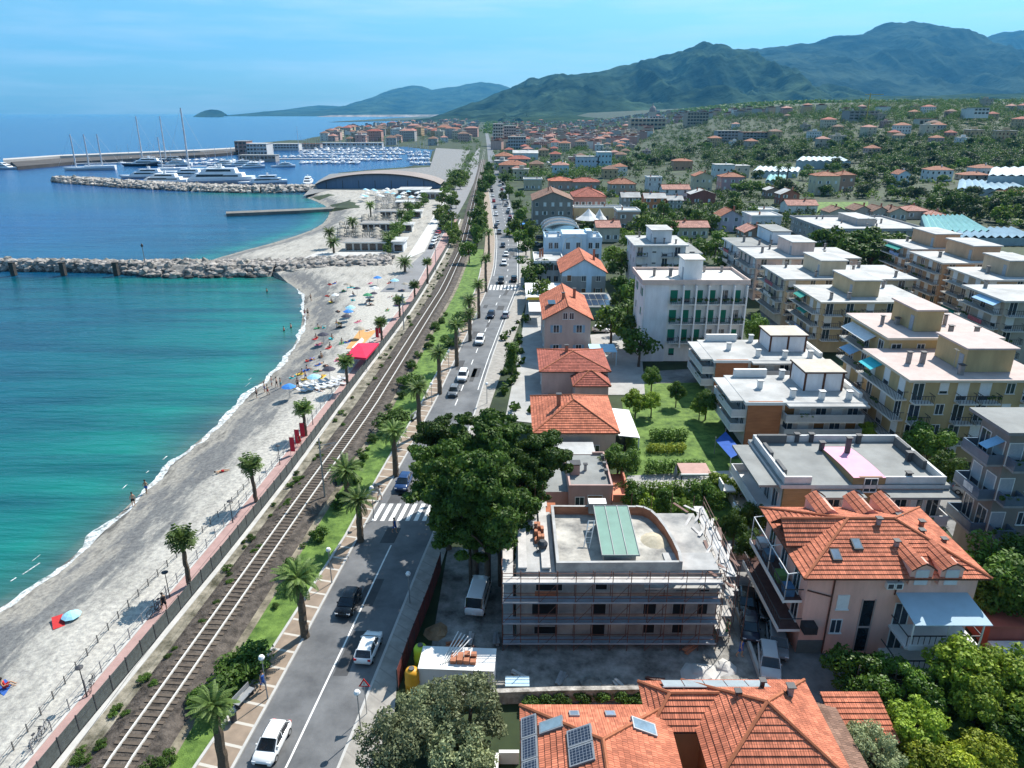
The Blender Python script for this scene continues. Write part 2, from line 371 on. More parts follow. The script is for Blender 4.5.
# --- beach
def sand_mat():
    m = D.materials.new('sand and shingle'); m.use_nodes = True; t = m.node_tree; N = t.nodes; L = t.links; b = N['Principled BSDF']
    b.inputs['Roughness'].default_value = .95; b.inputs['Specular IOR Level'].default_value = .15
    A = N.new('ShaderNodeAttribute'); A.attribute_name = 'inland'
    tcn = N.new('ShaderNodeTexCoord')
    def noise(sc, det, stretch=None, rot=0):
        s = tcn.outputs['Object']
        if stretch:
            q = N.new('ShaderNodeMapping'); q.inputs['Scale'].default_value = stretch; q.inputs['Rotation'].default_value = (0, 0, rot); L.new(s, q.inputs[0]); s = q.outputs[0]
        n = N.new('ShaderNodeTexNoise'); n.inputs['Scale'].default_value = sc; n.inputs['Detail'].default_value = det; n.inputs['Roughness'].default_value = .65; L.new(s, n.inputs['Vector']); return n.outputs[0]
    n1 = noise(.55, 6, (1.0, .28, 1)); j = N.new('ShaderNodeMath'); j.operation = 'MULTIPLY_ADD'; j.inputs[1].default_value = .5; L.new(n1, j.inputs[0]); L.new(A.outputs['Fac'], j.inputs[2])
    rp = N.new('ShaderNodeValToRGB'); el = rp.color_ramp.elements
    st = [(0, (.085, .085, .08)), (.33, (.12, .115, .105)), (.39, (.30, .28, .245)), (.45, (.24, .23, .21)), (.49, (.15, .15, .15)), (.57, (.18, .18, .175)), (.62, (.32, .305, .275)), (.74, (.43, .41, .37)), (1, (.47, .45, .41))]
    el[0].position, el[0].color = st[0][0], (*st[0][1], 1); el[1].position, el[1].color = st[-1][0], (*st[-1][1], 1)
    for p, c in st[1:-1]: e = el.new(p); e.color = (*c, 1)
    L.new(j.outputs[0], rp.inputs[0])
    n2 = noise(2.2, 8); r2 = N.new('ShaderNodeValToRGB'); r2.color_ramp.elements[0].position = .35; r2.color_ramp.elements[0].color = (.66, .66, .68, 1); r2.color_ramp.elements[1].position = .62; r2.color_ramp.elements[1].color = (1.12, 1.12, 1.1, 1); L.new(n2, r2.inputs[0])
    mx = N.new('ShaderNodeMixRGB'); mx.blend_type = 'MULTIPLY'; mx.inputs[0].default_value = 1; L.new(rp.outputs[0], mx.inputs[1]); L.new(r2.outputs[0], mx.inputs[2]); L.new(mx.outputs[0], b.inputs['Base Color'])
    bp = N.new('ShaderNodeBump'); bp.inputs['Strength'].default_value = .7; bp.inputs['Distance'].default_value = .12; L.new(noise(2.6, 6), bp.inputs['Height']); L.new(bp.outputs[0], b.inputs['Normal'])
    return m
beach_poly = shore_near + bay2[:-1] + [at(306, 193), at(330, 187), at(400, 186), at(440, 188), at(452, 200)] + [at(437, 240)] + prom_l[::-1] + [(-31, 15)]
dsn = seg_dist(shore_near); dsb = seg_dist(bay2)
def inland(x, y):
    d = min(dsn(x, y), dsb(x, y)); return min(.52, .1 + d * .032) if y < 178 else min(.42, .12 + d * .03)
def beach_z(x, y):
    d = min(dsn(x, y), dsb(x, y)); return SEA - .03 + 1.63 * smooth(-1, 13, d)
ex = np.array(np.meshgrid(np.arange(-60, -24, 1.6), np.arange(16, 190, 1.8))).reshape(2, -1).T
ex2 = np.array(np.meshgrid(np.arange(-130, -20, 5), np.arange(190, 420, 6))).reshape(2, -1).T
struct(cdt_sheet('beach', beach_poly, beach_z, None, sand_mat(), extra=np.vstack([ex, ex2]), attr={'inland': inland}))
# surf along the waterline
foam = mat('surf foam', (.66, .69, .69), .15, 3, rough=.95); N = foam.node_tree.nodes; L = foam.node_tree.links; tp = N.new('ShaderNodeBsdfTransparent'); ms = N.new('ShaderNodeMixShader'); nz = N.new('ShaderNodeTexNoise'); nz.inputs['Scale'].default_value = 1.3; nz.inputs['Detail'].default_value = 8; nz.inputs['Roughness'].default_value = .75; tcn = N.new('ShaderNodeTexCoord'); L.new(tcn.outputs['Object'], nz.inputs['Vector'])
rp = N.new('ShaderNodeValToRGB'); rp.color_ramp.elements[0].position = .36; rp.color_ramp.elements[1].position = .58; L.new(nz.outputs[0], rp.inputs[0]); L.new(rp.outputs[0], ms.inputs[0]); L.new(tp.outputs[0], ms.inputs[1]); L.new(N['Principled BSDF'].outputs[0], ms.inputs[2]); L.new(ms.outputs[0], N['Material Output'].inputs['Surface'])
mb = MB(); L0 = resample(shore_near, 420); wn = fbm(np.arange(420) * .07, np.zeros(420), 4, 3); wn2 = fbm(np.arange(420) * .11 + 40, np.zeros(420), 4, 8)
prev = None
for i, (x, y) in enumerate(L0):
    q0, q1 = L0[max(0, i - 1)], L0[min(419, i + 1)]; tx, ty = q1[0] - q0[0], q1[1] - q0[1]; l = math.hypot(tx, ty); nxn, nyn = -ty / l, tx / l
    wd = max(.35, .75 + 1.3 * wn[i]) * (1 if y < 150 else .7); off = wn2[i] * .8 - .7
    a_ = (x + nxn * (off), y + nyn * (off), SEA + .09); b_ = (x + nxn * (off + wd), y + nyn * (off + wd), SEA + .05)
    if prev and 0 < i < 400 and wd > .1: mb.face([prev[0], a_, b_, prev[1]])
    prev = (a_, b_)
for k in range(16):     # loose flecks seaward
    i = random.randrange(20, 250); x, y = L0[i]; q1 = L0[i + 1]; tx, ty = q1[0] - x, q1[1] - y; l = math.hypot(tx, ty); tx /= l; ty /= l; o = random.uniform(1.2, 3.5); ln = random.uniform(.5, 2.2); w_ = random.uniform(.06, .22)
    cx, cy_ = x - ty * o, y + tx * o
    mb.face([(cx, cy_, SEA + .04), (cx + tx * ln, cy_ + ty * ln, SEA + .04), (cx + tx * ln - ty * w_, cy_ + ty * ln + tx * w_, SEA + .04), (cx - ty * w_, cy_ + tx * w_, SEA + .04)])
struct(mb.build('surf_foam', foam), 'stuff')

# --- road, pavements, railway corridor as X(Y) lines
fY = lambda px: by_Y([at(x, y) for x, y in px])
roadL = fY([(226, 785), (236, 768), (262, 720), (300, 650), (340, 575), (372, 515), (400, 470), (440, 395), (470, 330), (488, 290), (494, 270), (496, 242), (492, 211), (488, 185), (489, 165), (487, 145), (485, 130)])
roadR = fY([(328, 785), (336, 768), (369, 686), (397, 617), (418, 565), (441, 512), (458, 460), (476, 405), (490, 360), (503, 325), (513, 300), (519, 286), (519, 242), (512, 211), (505, 185), (498, 165), (491, 145), (487, 130)])
pavL = fY([(185, 785), (200, 766), (313, 589), (345, 540), (372, 490), (395, 450), (418, 412), (437, 375), (455, 340), (468, 310), (478, 285), (484, 255), (486, 230), (484, 200), (482, 185)])
pavR = fY([(388, 785), (397, 685), (411, 648), (429, 601), (440, 570), (456, 520), (474, 455), (492, 400), (506, 360), (519, 325), (527, 300), (531, 286), (530, 242), (521, 211), (512, 185), (502, 165)])
railL = fY([(110, 765), (290, 512), (365, 409), (441, 290), (460, 250), (468, 220), (475, 190), (482, 160), (486, 140), (487.5, 130)])
railC = lambda Y: railL(Y) + .72
promL = by_Y(prom_l); fenL = by_Y(fence_ln)
asphalt = mat('asphalt', (.085, .087, .092), .2, .3, col2=(.125, .127, .13), rough=.62, bump=.1, bscale=14, spec=.45)
paint = mat('road paint', (.72, .72, .70), .12, 2)
kerbm = mat('kerb stone', (.42, .41, .39), .1, 1)
Ys = yrange(30, 640)
struct(band(MB(), lambda y: roadL(y) - .4, lambda y: roadR(y) + .4, Ys + yrange(660, 1900, 40), .02).build('road', asphalt))
mb = MB()
ctr = lambda y: (roadL(y) + roadR(y)) / 2 + (0 if y < 170 else .4)
band(mb, lambda y: ctr(y) - .07, lambda y: ctr(y) + .07, yrange(30, 62, 2), .026)
for k in range(70):
    y0 = 76 + k * 5.5 * (1 + k * .012)
    if y0 > 420: break
    band(mb, lambda y: ctr(y) - .07, lambda y: ctr(y) + .07, [y0, y0 + 2.6], .026)
band(mb, lambda y: roadL(y) + .35, lambda y: roadL(y) + .47, [y for y in Ys if 180 < y < 420], .026)
band(mb, lambda y: roadR(y) - .5, lambda y: roadR(y) - .38, [y for y in Ys if 100 < y < 420], .026)
# zebra crossings
def zebra(py, y_len, n):
    Y0 = row_Y(py); l, r = roadL(Y0) + .3, roadR(Y0) - .3; wd = (r - l) / (2 * n - 1)
    for i in range(n):
        x = l + 2 * i * wd; d = (roadL(Y0 + y_len) - roadL(Y0)); mb.face([(x, Y0, .026), (x + wd, Y0, .026), (x + wd + d, Y0 + y_len, .026), (x + d, Y0 + y_len, .026)])
zebra(521, 3.6, 8); zebra(290, 5.5, 8)
zebra_y = row_Y(521)
for k in range(16):      # parking bays drawn along the far stretch
    y0 = 230 + k * 8; mb.face([(roadR(y0) - 2.2, y0, .026), (roadR(y0), y0, .026), (roadR(y0), y0 + .2, .026), (roadR(y0) - 2.2, y0 + .2, .026)])
struct(mb.build('road_markings', paint))
mb = MB()
for k in range(16):      # tarred repairs
    y0 = random.uniform(36, 240); l_ = random.uniform(1.5, 7); x0 = random.uniform(roadL(y0) + .6, roadR(y0) - 2.2); w_ = random.uniform(.5, 1.6); f = lambda y: x0 + ctr(y) - ctr(y0)
    mb.face([(f(y0), y0, .0235), (f(y0) + w_, y0, .0235), (f(y0 + l_) + w_, y0 + l_, .0235), (f(y0 + l_), y0 + l_, .0235)])
struct(mb.build('road_repairs', mat('tarred repair', (.062, .063, .066), .2, .8)))
# seaward pavement: pale joints across brownish paving
def paving(name, col, joint, period, stretch_rot, wid=.12):
    m = D.materials.new(name); m.use_nodes = True; t = m.node_tree; N = t.nodes; L = t.links; b = N['Principled BSDF']; b.inputs['Roughness'].default_value = .9
    tcn = N.new('ShaderNodeTexCoord'); mp = N.new('ShaderNodeMapping'); mp.inputs['Rotation'].default_value = (0, 0, stretch_rot); L.new(tcn.outputs['Object'], mp.inputs[0])
    sp = N.new('ShaderNodeSeparateXYZ'); L.new(mp.outputs[0], sp.inputs[0]); dv = N.new('ShaderNodeMath'); dv.operation = 'DIVIDE'; dv.inputs[1].default_value = period; L.new(sp.outputs[1], dv.inputs[0])
    fr = N.new('ShaderNodeMath'); fr.operation = 'FRACT'; L.new(dv.outputs[0], fr.inputs[0]); lt = N.new('ShaderNodeMath'); lt.operation = 'LESS_THAN'; lt.inputs[1].default_value = wid; L.new(fr.outputs[0], lt.inputs[0])
    nz = N.new('ShaderNodeTexNoise'); nz.inputs['Scale'].default_value = 1.2; nz.inputs['Detail'].default_value = 6; L.new(tcn.outputs['Object'], nz.inputs['Vector']); rp = N.new('ShaderNodeValToRGB'); rp.color_ramp.elements[0].position = .3; rp.color_ramp.elements[0].color = (*[c * .78 for c in col], 1); rp.color_ramp.elements[1].position = .7; rp.color_ramp.elements[1].color = (*[c * 1.15 for c in col], 1); L.new(nz.outputs[0], rp.inputs[0])
    mx = N.new('ShaderNodeMixRGB'); mx.inputs[2].default_value = (*joint, 1); L.new(lt.outputs[0], mx.inputs[0]); L.new(rp.outputs[0], mx.inputs[1]); L.new(mx.outputs[0], b.inputs['Base Color']); return m
pv1 = paving('brown paving with pale bands', (.25, .19, .14), (.46, .43, .38), 1.85, R(14))
pv2 = paving('grey paving', (.30, .28, .25), (.24, .22, .20), 1.1, R(40), .1)
struct(band(MB(), pavL, lambda y: roadL(y) - .3, yrange(30, 420), .14, thick=.14).build('pavement', pv1))
struct(band(MB(), lambda y: roadL(y) - .3, lambda y: roadL(y) - .1, yrange(30, 420), .15, thick=.14).build('kerb', kerbm))
struct(band(MB(), lambda y: pavL(y) - .22, pavL, yrange(30, 200), .24, thick=.24).build('kerb', kerbm))
struct(band(MB(), lambda y: roadR(y) + .3, pavR, yrange(30, 300), .14, thick=.14).build('pavement', pv2))
struct(band(MB(), lambda y: roadR(y) + .1, lambda y: roadR(y) + .3, yrange(30, 300), .15, thick=.14).build('kerb', kerbm))
# beach promenade, concrete strip and railway bed
pink = mat('pink promenade paving', (.36, .235, .215), .14, .8, bump=.05)
struct(band(MB(), lambda y: promL(y) - .1, lambda y: fenL(y) - .1, yrange(30, 300), .06, thick=.5).build('promenade', pink))
conc = mat('pale concrete', (.45, .44, .42), .14, .7, bump=.1)
struct(band(MB(), lambda y: promL(y) - .32, lambda y: promL(y) - .1, yrange(30, 300), .12, thick=.6).build('kerb', conc))
struct(band(MB(), lambda y: fenL(y) + .1, lambda y: fenL(y) + .6, yrange(30, 300), .1, thick=.2).build('kerb', conc))
scrub = mat('dry scrub', (.10, .088, .055), .5, .5, col2=(.21, .18, .13), bump=.5, bscale=4)
struct(band(MB(), lambda y: fenL(y) + .6, lambda y: railC(y) - 2.1, yrange(30, 300), .03).build('verge', mat('stony verge', (.09, .085, .05), .45, .6, col2=(.24, .215, .17), bump=.6, bscale=4)))
ball = mat('ballast', (.04, .032, .026), .45, 1.4, col2=(.085, .07, .058), bump=.9, bscale=7)
mb = MB(); Yb = yrange(30, 700, 3)
band(mb, lambda y: railC(y) - 1.5, lambda y: railC(y) + 1.5, Yb, .3)
for s in (-1, 1):
    for a_, b_ in zip(Yb[:-1], Yb[1:]):
        q = [(railC(a_) + s * 1.5, a_, .3), (railC(a_) + s * 2.6, a_, .02), (railC(b_) + s * 2.6, b_, .02), (railC(b_) + s * 1.5, b_, .3)]
        mb.face(q if s < 0 else q[::-1])
struct(mb.build('railway_bed', ball))
struct(band(MB(), lambda y: railC(y) + 2.4, lambda y: railC(y) + 3.3, yrange(30, 260), .025).build('verge', scrub))
turf = mat('lawn turf', (.05, .115, .014), .35, .7, col2=(.115, .185, .035), bump=.6, bscale=12)
struct(band(MB(), lambda y: railC(y) + 3.3, lambda y: pavL(y) - .22, yrange(30, 230), .05).build('lawn', turf))
# --- side ground patches, each at its own level
def patch(name, px, m, z=.03, zf=None):
    return struct(cdt_sheet(name, [at(x, y) for x, y in px], zf or (lambda x, y: z), 5, m))
dust = mat('dusty yard', (.10, .095, .085), .35, .5, col2=(.27, .26, .24), bump=.5, bscale=6)
lane = mat('grey lane', (.15, .15, .15), .2, .5, col2=(.21, .21, .205), bump=.1)
plaza = mat('pale forecourt', (.34, .335, .32), .15, .4, bump=.1)
patch('construction_yard', [(430, 655), (448, 548), (760, 540), (775, 690), (600, 706), (420, 690)], dust, .04)
patch('lane', [(700, 545), (790, 545), (860, 690), (880, 720), (770, 716)], lane, .05)
patch('garden_ground', [(560, 480), (770, 455), (780, 550), (700, 560), (560, 520)], turf, .03)
patch('lawn', [(640, 380), (712, 378), (735, 470), (628, 470), (622, 400)], turf, .032)
patch('forecourt', [(505, 420), (520, 345), (527, 300), (548, 300), (548, 425)], plaza, .05)
patch('parking_yard', [(590, 335), (640, 330), (645, 395), (600, 395)], plaza, .04)
patch('side_street', [(640, 372), (760, 365), (760, 300), (735, 262), (770, 262), (885, 470), (1030, 560), (1030, 640), (940, 520), (880, 440), (720, 382), (640, 384)], lane, .034)
patch('lane', [(880, 440), (905, 430), (1060, 560), (1060, 640), (960, 540)], lane, .037)
patch('path', [(628, 476), (745, 470), (745, 492), (620, 494)], plaza, .045)
patch('beach_street', [(380, 292), (425, 252), (438, 225), (452, 195), (462, 176), (478, 148), (480, 148), (477, 176), (466, 200), (452, 225), (440, 252), (418, 292)], mat('street surface', (.20, .20, .205), .12, .2), .05)
patch('pavement', [(405, 260), (412, 250), (430, 222), (447, 193), (453, 193), (438, 224), (424, 252)], mat('pale pavement', (.5, .49, .47), .1, .3), .09)
patch('marina_quay', [(303, 196), (345, 187), (440, 189), (455, 180), (470, 150), (436, 148), (430, 167), (390, 169.5), (330, 174), (318, 181)], lane, .05)
patch('field', [(790, 208), (815, 203), (868, 203), (868, 212), (800, 216)], turf, 0, lambda x, y: hill(x, y) + .15)
patch('field', [(640, 217), (680, 215), (690, 226), (640, 232)], turf, .05)

# --- mountains and island
forest = mat('mountain forest', (.006, .016, .012), .5, .0035, col2=(.034, .056, .034), rough=1, bump=1.6, bscale=.009, spec=0)
forest2 = mat('mountain slopes', (.006, .014, .014), .5, .002, col2=(.034, .05, .036), rough=1, bump=1, bscale=.008, spec=0)
def mountain(name, sil, Yr, m, depth=.4, seed=1, amp=.62, ns=340, nr=110, jag=.045):
    xs, hs = [], []
    for px, py in sil:
        a_, b_, c_ = ray(px, py); xs.append(a_ / b_ * Yr); hs.append(max(-5, CAMH + c_ / b_ * Yr))
    X = np.linspace(xs[0], xs[-1], ns); Hh = np.interp(X, xs, hs)
    k = np.array([1, 2, 3, 2, 1]) / 9.; Hh = np.convolve(np.pad(Hh, 2, 'edge'), k, 'valid')
    Hh = Hh * (1 + jag * fbm(X / Yr * 60, X * 0, 4, seed + 50))
    T = np.linspace(0, 1.35, nr); XX, TT = np.meshgrid(X, T); HH = np.tile(Hh, (nr, 1))
    YY = Yr * (1 - depth * (1 - TT)); warp = fbm(XX / Yr * 9, YY / Yr * 9, 3, seed + 9) * .12 * Yr * .1
    up = np.clip(TT, 0, 1); f = up ** 1.15; f = np.where(TT > 1, 1 - (TT - 1) * 2.2, f)
    spur = fbm((XX + warp * 2.5) / Yr * 17, YY / Yr * 8, 6, seed, True)
    Z = HH * (f + amp * spur * up * (1 - up) * 2.2 * (TT < 1)) - 6
    XX = XX + warp * (1 - up) * 2
    V = np.stack([XX, YY, Z], -1).reshape(-1, 3)
    F = [(j * ns + i, j * ns + i + 1, (j + 1) * ns + i + 1, (j + 1) * ns + i) for j in range(nr - 1) for i in range(ns - 1)]
    me = D.meshes.new(name); me.from_pydata(V.tolist(), [], F); me.materials.append(m); me.polygons.foreach_set('use_smooth', [True] * len(F))
    return struct(link(name, me))
mountain('mountain', [(440, 117), (449, 113), (470, 104), (500, 92), (529, 78), (556, 74), (576, 74), (605, 70), (629, 64), (650, 57), (662, 53), (680, 52), (690, 47), (698, 41), (704, 38.5), (711, 43), (720, 51), (740, 62), (765, 78), (795, 95), (830, 108), (860, 113)], 6500, forest, .45, 3)
mountain('mountain', [(640, 80), (684, 58), (720, 50), (764, 46), (794, 43), (814, 42), (837, 35), (864, 33), (884, 25), (898, 21.5), (911, 20), (925, 22), (937, 27), (950, 34), (964, 41), (990, 56), (1030, 72), (1080, 90), (1140, 100)], 9000, forest2, .42, 21, amp=.4)
mountain('mountain', [(900, 60), (940, 48), (964, 41), (984, 34), (1005, 31), (1017, 28), (1040, 25), (1100, 30), (1180, 50)], 11500, forest2, .35, 33)
mountain('mountain', [(293, 112.5), (300, 108.5), (318, 105), (345, 106), (362, 103), (375, 96), (390, 90), (400, 87.5), (412, 85.5), (422, 86), (432, 89), (440, 87.5), (449, 86.5), (458, 86), (468, 84), (480, 82), (492, 83), (508, 86), (530, 92), (560, 100)], 15000, forest, .3, 41, amp=.25)
mountain('foothill', [(520, 113), (600, 111), (680, 110), (745, 106), (800, 103), (840, 97), (860, 95), (900, 94.5), (960, 93), (1000, 92), (1060, 90), (1120, 92)], 4200, mat('wooded foothill', (.012, .028, .014), .4, .008, col2=(.04, .06, .03), rough=1, bump=1, bscale=.03, spec=0), .35, 57, amp=.2)
mountain('island', [(197, 113.6), (200, 112), (205, 109.8), (211, 108.6), (217, 108.8), (222, 110.5), (226, 113.6)], 9000, forest, .02, 71, amp=.1, ns=60, nr=30)
mountain('far_shore', [(315, 116.4), (330, 114.6), (380, 114.2), (450, 114), (470, 115)], 9000, mat('far coast', (.2, .17, .14), .4, .01, col2=(.3, .26, .22)), .01, 77, amp=.1, ns=120, nr=20)
# --- air: one box of thin haze round everything
hz = MB().box(-24000, 24000, -2000, 27000, -60, 2300).build('haze', D.materials.new('haze air'))
hm = hz.data.materials[0]; hm.use_nodes = True; N = hm.node_tree.nodes; N.remove(N['Principled BSDF'])
pv = N.new('ShaderNodeVolumePrincipled'); pv.inputs['Color'].default_value = (.13, .54, 1, 1); pv.inputs['Density'].default_value = 4.2e-5; pv.inputs['Anisotropy'].default_value = .1
hm.node_tree.links.new(pv.outputs[0], N['Material Output'].inputs['Volume']); hz['kind'] = 'stuff'
# ================================================================ BUILDING KIT
GL = glass(); DARKGL = glass('dark glass', (.012, .016, .02))
WHITE = mat('white paint', (.68, .68, .66), .06, 1); METAL = mat('grey metal', (.30, .31, .32), .15, 2, rough=.5, metal=.4)
RAILM = mat('dark railing', (.05, .05, .055), .2, 2, rough=.6); BROWN = mat('brown paint', (.10, .045, .03), .2, 2)
TERR = tile_mat('clay tiles', (.52, .172, .098)); TERR2 = tile_mat('old clay tiles', (.36, .15, .09)); TERRR = tile_mat('red clay tiles', (.38, .115, .08)); TERRB = tile_mat('weathered brown tiles', (.24, .14, .10)); TERRP = tile_mat('pinkish tiles', (.46, .23, .18))
TERRC = mat('ridge tile', (.34, .115, .055), .2, 2)
ROOFW = mat('pale roof coating', (.40, .40, .39), .26, .22, bump=.1, bscale=2); ROOFG = mat('grey roof felt', (.225, .23, .222), .2, .3, bump=.1, bscale=2); ROOFP = mat('pinkish roof paving', (.47, .38, .35), .12, .5)
SHUT = {'green': mat('green shutters', (.015, .16, .10), .15, 3), 'white': mat('white shutters', (.66, .68, .68), .08, 3), 'brown': mat('brown shutters', (.14, .07, .035), .2, 3), 'grey': mat('grey shutters', (.30, .33, .36), .12, 3), 'wood': mat('wood shutters', (.22, .11, .04), .2, 3), 'blue': mat('blue grey shutters', (.22, .33, .42), .1, 3)}
_wc = {}
def win_mesh(w, h, shut='white', mode='open', frame=None):
    """a window or french door: proud frame, sill, recessed-looking panes, shutters beside it or a lowered blind"""
    k = (w, h, shut, mode)
    if k in _wc: return _wc[k]
    mb = MB(); t = .07; s = SHUT[shut]
    for a in ((-w / 2 - t, -w / 2, 0, h), (w / 2, w / 2 + t, 0, h), (-w / 2 - t, w / 2 + t, h, h + t)): mb.box(a[0], a[1], -.07, 0, a[2], a[3], 0)
    mb.box(-w / 2 - .14, w / 2 + .14, -.14, 0, -.08, 0, 0)
    mb.face([(-w / 2, -.012, 0), (w / 2, -.012, 0), (w / 2, -.012, h), (-w / 2, -.012, h)], 1)
    if mode == 'blind': mb.box(-w / 2, w / 2, -.04, -.014, h * .25, h, 2)
    elif mode == 'closed': mb.box(-w / 2, w / 2, -.05, -.014, 0, h, 2)
    else:
        mb.box(-.03, .03, -.045, -.014, 0, h, 0)
        if mode == 'open':
            mb.box(-w - t, -w / 2 - t, -.05, -.004, 0, h, 2); mb.box(w / 2 + t, w + t, -.05, -.004, 0, h, 2)
        if mode == 'half': mb.box(-w / 2, 0, -.05, -.014, 0, h, 2)
    me = mb.data('window', [WHITE, GL, s]); _wc[k] = me; return me
ROT = {'F': 0, 'L': -math.pi / 2, 'R': math.pi / 2, 'B': math.pi}
class Bld:
    """a building: an Empty at its front left corner; local x along the front, y to the back, z up"""
    def __init__(s, name, label, cat, X0, Y0, w, d, h, z0=0, rz=0, group=None):
        s.r = thing(name, label, cat, (X0, Y0, z0), rz, group); s.w, s.d, s.h = w, d, h
    def pos(s, side, u, z):
        return {'F': (u, 0, z), 'L': (0, u, z), 'R': (s.w, u, z), 'B': (u, s.d, z)}[side]
    def win(s, side, u, z, w=1.1, h=1.4, shut='white', mode='open', name='window', off=0):
        p = s.pos(side, u, z); o = {'F': (0, -off, 0), 'L': (-off, 0, 0), 'R': (off, 0, 0), 'B': (0, off, 0)}[side]
        return link(name, win_mesh(w, h, shut, mode), s.r, (p[0] + o[0], p[1] + o[1], p[2] + o[2]), ROT[side])
    def wall(s, m, z0=-1.5, bands=None, name='wall'):
        return MB().box(0, s.w, 0, s.d, z0, s.h).build(name, m, s.r)
    def part(s, name, mb, mats, **k): return mb.build(name, mats, s.r, **k)
    def balcony(s, side, u, z, w, d, style='bars', slab=None, rail=None):
        k = ('balc', w, d, style, slab.name if slab else '', rail.name if rail else '')
        if k not in _wc:
            a = MB().box(-w / 2, w / 2, -d, 0, -.2, 0).data('balcony', slab or WHITE); b = MB()
            if style == 'solid':
                b.box(-w / 2, w / 2, -d, -d + .12, .003, .95); b.box(-w / 2, -w / 2 + .12, -d + .122, 0, .003, .95); b.box(w / 2 - .12, w / 2, -d + .122, 0, .003, .95)
            else:
                n = max(3, int(w / .34)); q = .022
                for i in range(n + 1):
                    x = -w / 2 + .05 + (w - .1) * i / n; b.box(x - q, x + q, -d + .03, -d + .07, .003, .93)
                for sx in (-1, 1):
                    for i in range(1, max(2, int(d / .34))):
                        y = -d + i * .34; x = sx * (w / 2 - .05); b.box(x - q, x + q, y - q, y + q, .003, .93)
                    x = sx * (w / 2 - .05); b.box(x - .03, x + .03, -d + .082, 0, .93, .99)
                b.box(-w / 2, w / 2, -d + .02, -d + .08, .93, .99)
            _wc[k] = (a, b.data('railing', rail or RAILM))
        a, b = _wc[k]; o = link('balcony', a, s.r, s.pos(side, u, z), ROT[side]); link('railing', b, o); return o
    def flat_roof(s, top, edge, over=.5, thick=.35, parapet=0, pm=None):
        o = MB().box(-over, s.w + over, -over, s.d + over, s.h + .003, s.h + thick, 0, top=1).build('roof', [edge, top], s.r)
        if parapet:
            z0, z1 = s.h + thick + .003, s.h + thick + parapet; b = MB(); a = -over + .05; t = .22; W_, D_ = s.w + over - .05, s.d + over - .05
            b.box(a, W_, a, a + t, z0, z1); b.box(a, W_, D_ - t, D_, z0, z1); b.box(a, a + t, a + t + .003, D_ - t - .003, z0, z1); b.box(W_ - t, W_, a + t + .003, D_ - t - .003, z0, z1)
            b.build('parapet', pm or edge, o)
        return o
    def tower(s, x0, x1, y0, y1, hh, wallm, roofm, base=None, door=True):
        z = (s.h + .36) if base is None else base
        t = MB().box(x0, x1, y0, y1, z, z + hh).build('stair_tower', wallm, s.r)
        MB().box(x0 - .3, x1 + .3, y0 - .3, y1 + .3, z + hh + .003, z + hh + .22).build('tower_roof', roofm, t)
        if door: MB().box(x0 - .06, x0 - .004, y0 + .5, y0 + 1.4, z + .02, z + 2.05).build('door', SHUT['grey'], t)
        return t
    def chimney(s, x, y, z=None, hh=1.2, w=.5, m=None, capm=None):
        z = s.h + .36 if z is None else z
        c = MB().box(x - w / 2, x + w / 2, y - w / 2, y + w / 2, z - .4, z + hh).build('chimney', m or mat('chimney render', (.24, .22, .21), .2, 2), s.r)
        MB().box(x - w / 2 - .1, x + w / 2 + .1, y - w / 2 - .1, y + w / 2 + .1, z + hh + .08, z + hh + .16).box(x - w / 2 + .05, x + w / 2 - .05, y - w / 2 + .05, y + w / 2 - .05, z + hh, z + hh + .078).build('chimney_cap', capm or RAILM, c); return c
    def antenna(s, x, y, z, hh=2.6):
        b = MB().tube([(x, y, z), (x, y, z + hh)], .03, 5)
        for k in range(5): b.tube([(x - .35 + .02 * k, y - .4 + k * .2, z + hh - .12), (x + .35 - .02 * k, y - .4 + k * .2, z + hh - .12)], .012, 4)
        b.tube([(x, y - .5, z + hh - .12), (x, y + .5, z + hh - .12)], .015, 4); b.build('aerial', METAL, s.r)
def tiles(mb, poly, m=0, course=.42, lift=.07):
    """one roof plane laid in stepped courses; poly is planar, its first edge the eave"""
    P = [Vector(p) for p in poly]; u = (P[1] - P[0]).normalized(); n = None
    for k in range(2, len(P)):
        c = u.cross(P[k] - P[0])
        if c.length > 1e-4: n = c.normalized(); break
    if n.z < 0: n = -n
    v = n.cross(u);
    if v.z < 0: v = -v
    Q = [((p - P[0]).dot(u), (p - P[0]).dot(v)) for p in P]; vmax = max(q[1] for q in Q)
    def span(vv):
        xs = []
        for a, b in zip(Q, Q[1:] + Q[:1]):
            if min(a[1], b[1]) - 1e-6 <= vv <= max(a[1], b[1]) + 1e-6:
                if abs(a[1] - b[1]) < 1e-6: xs += [a[0], b[0]]
                else: xs.append(a[0] + (b[0] - a[0]) * (vv - a[1]) / (b[1] - a[1]))
        return (min(xs), max(xs)) if xs else None
    nn = max(1, round(vmax / course)); W_ = lambda a, b, l: P[0] + u * a + v * b + n * l
    for i in range(nn):
        v0, v1 = vmax * i / nn + 1e-4, vmax * (i + 1) / nn - 1e-4; s0, s1 = span(v0), span(v1)
        if not s0 or not s1: continue
        jj = random.uniform(.85, 1.15)
        mb.face([W_(s0[0], v0, lift * jj), W_(s0[1], v0, lift * jj), W_(s1[1], v1, .012), W_(s1[0], v1, .012)], m, [(s0[0], v0), (s0[1], v0), (s1[1], v1), (s1[0], v1)])
        mb.face([W_(s0[0], v0, -.02), W_(s0[1], v0, -.02), W_(s0[1], v0, lift * jj), W_(s0[0], v0, lift * jj)], m, [(s0[0], v0 - .02), (s0[1], v0 - .02), (s0[1], v0), (s0[0], v0)])
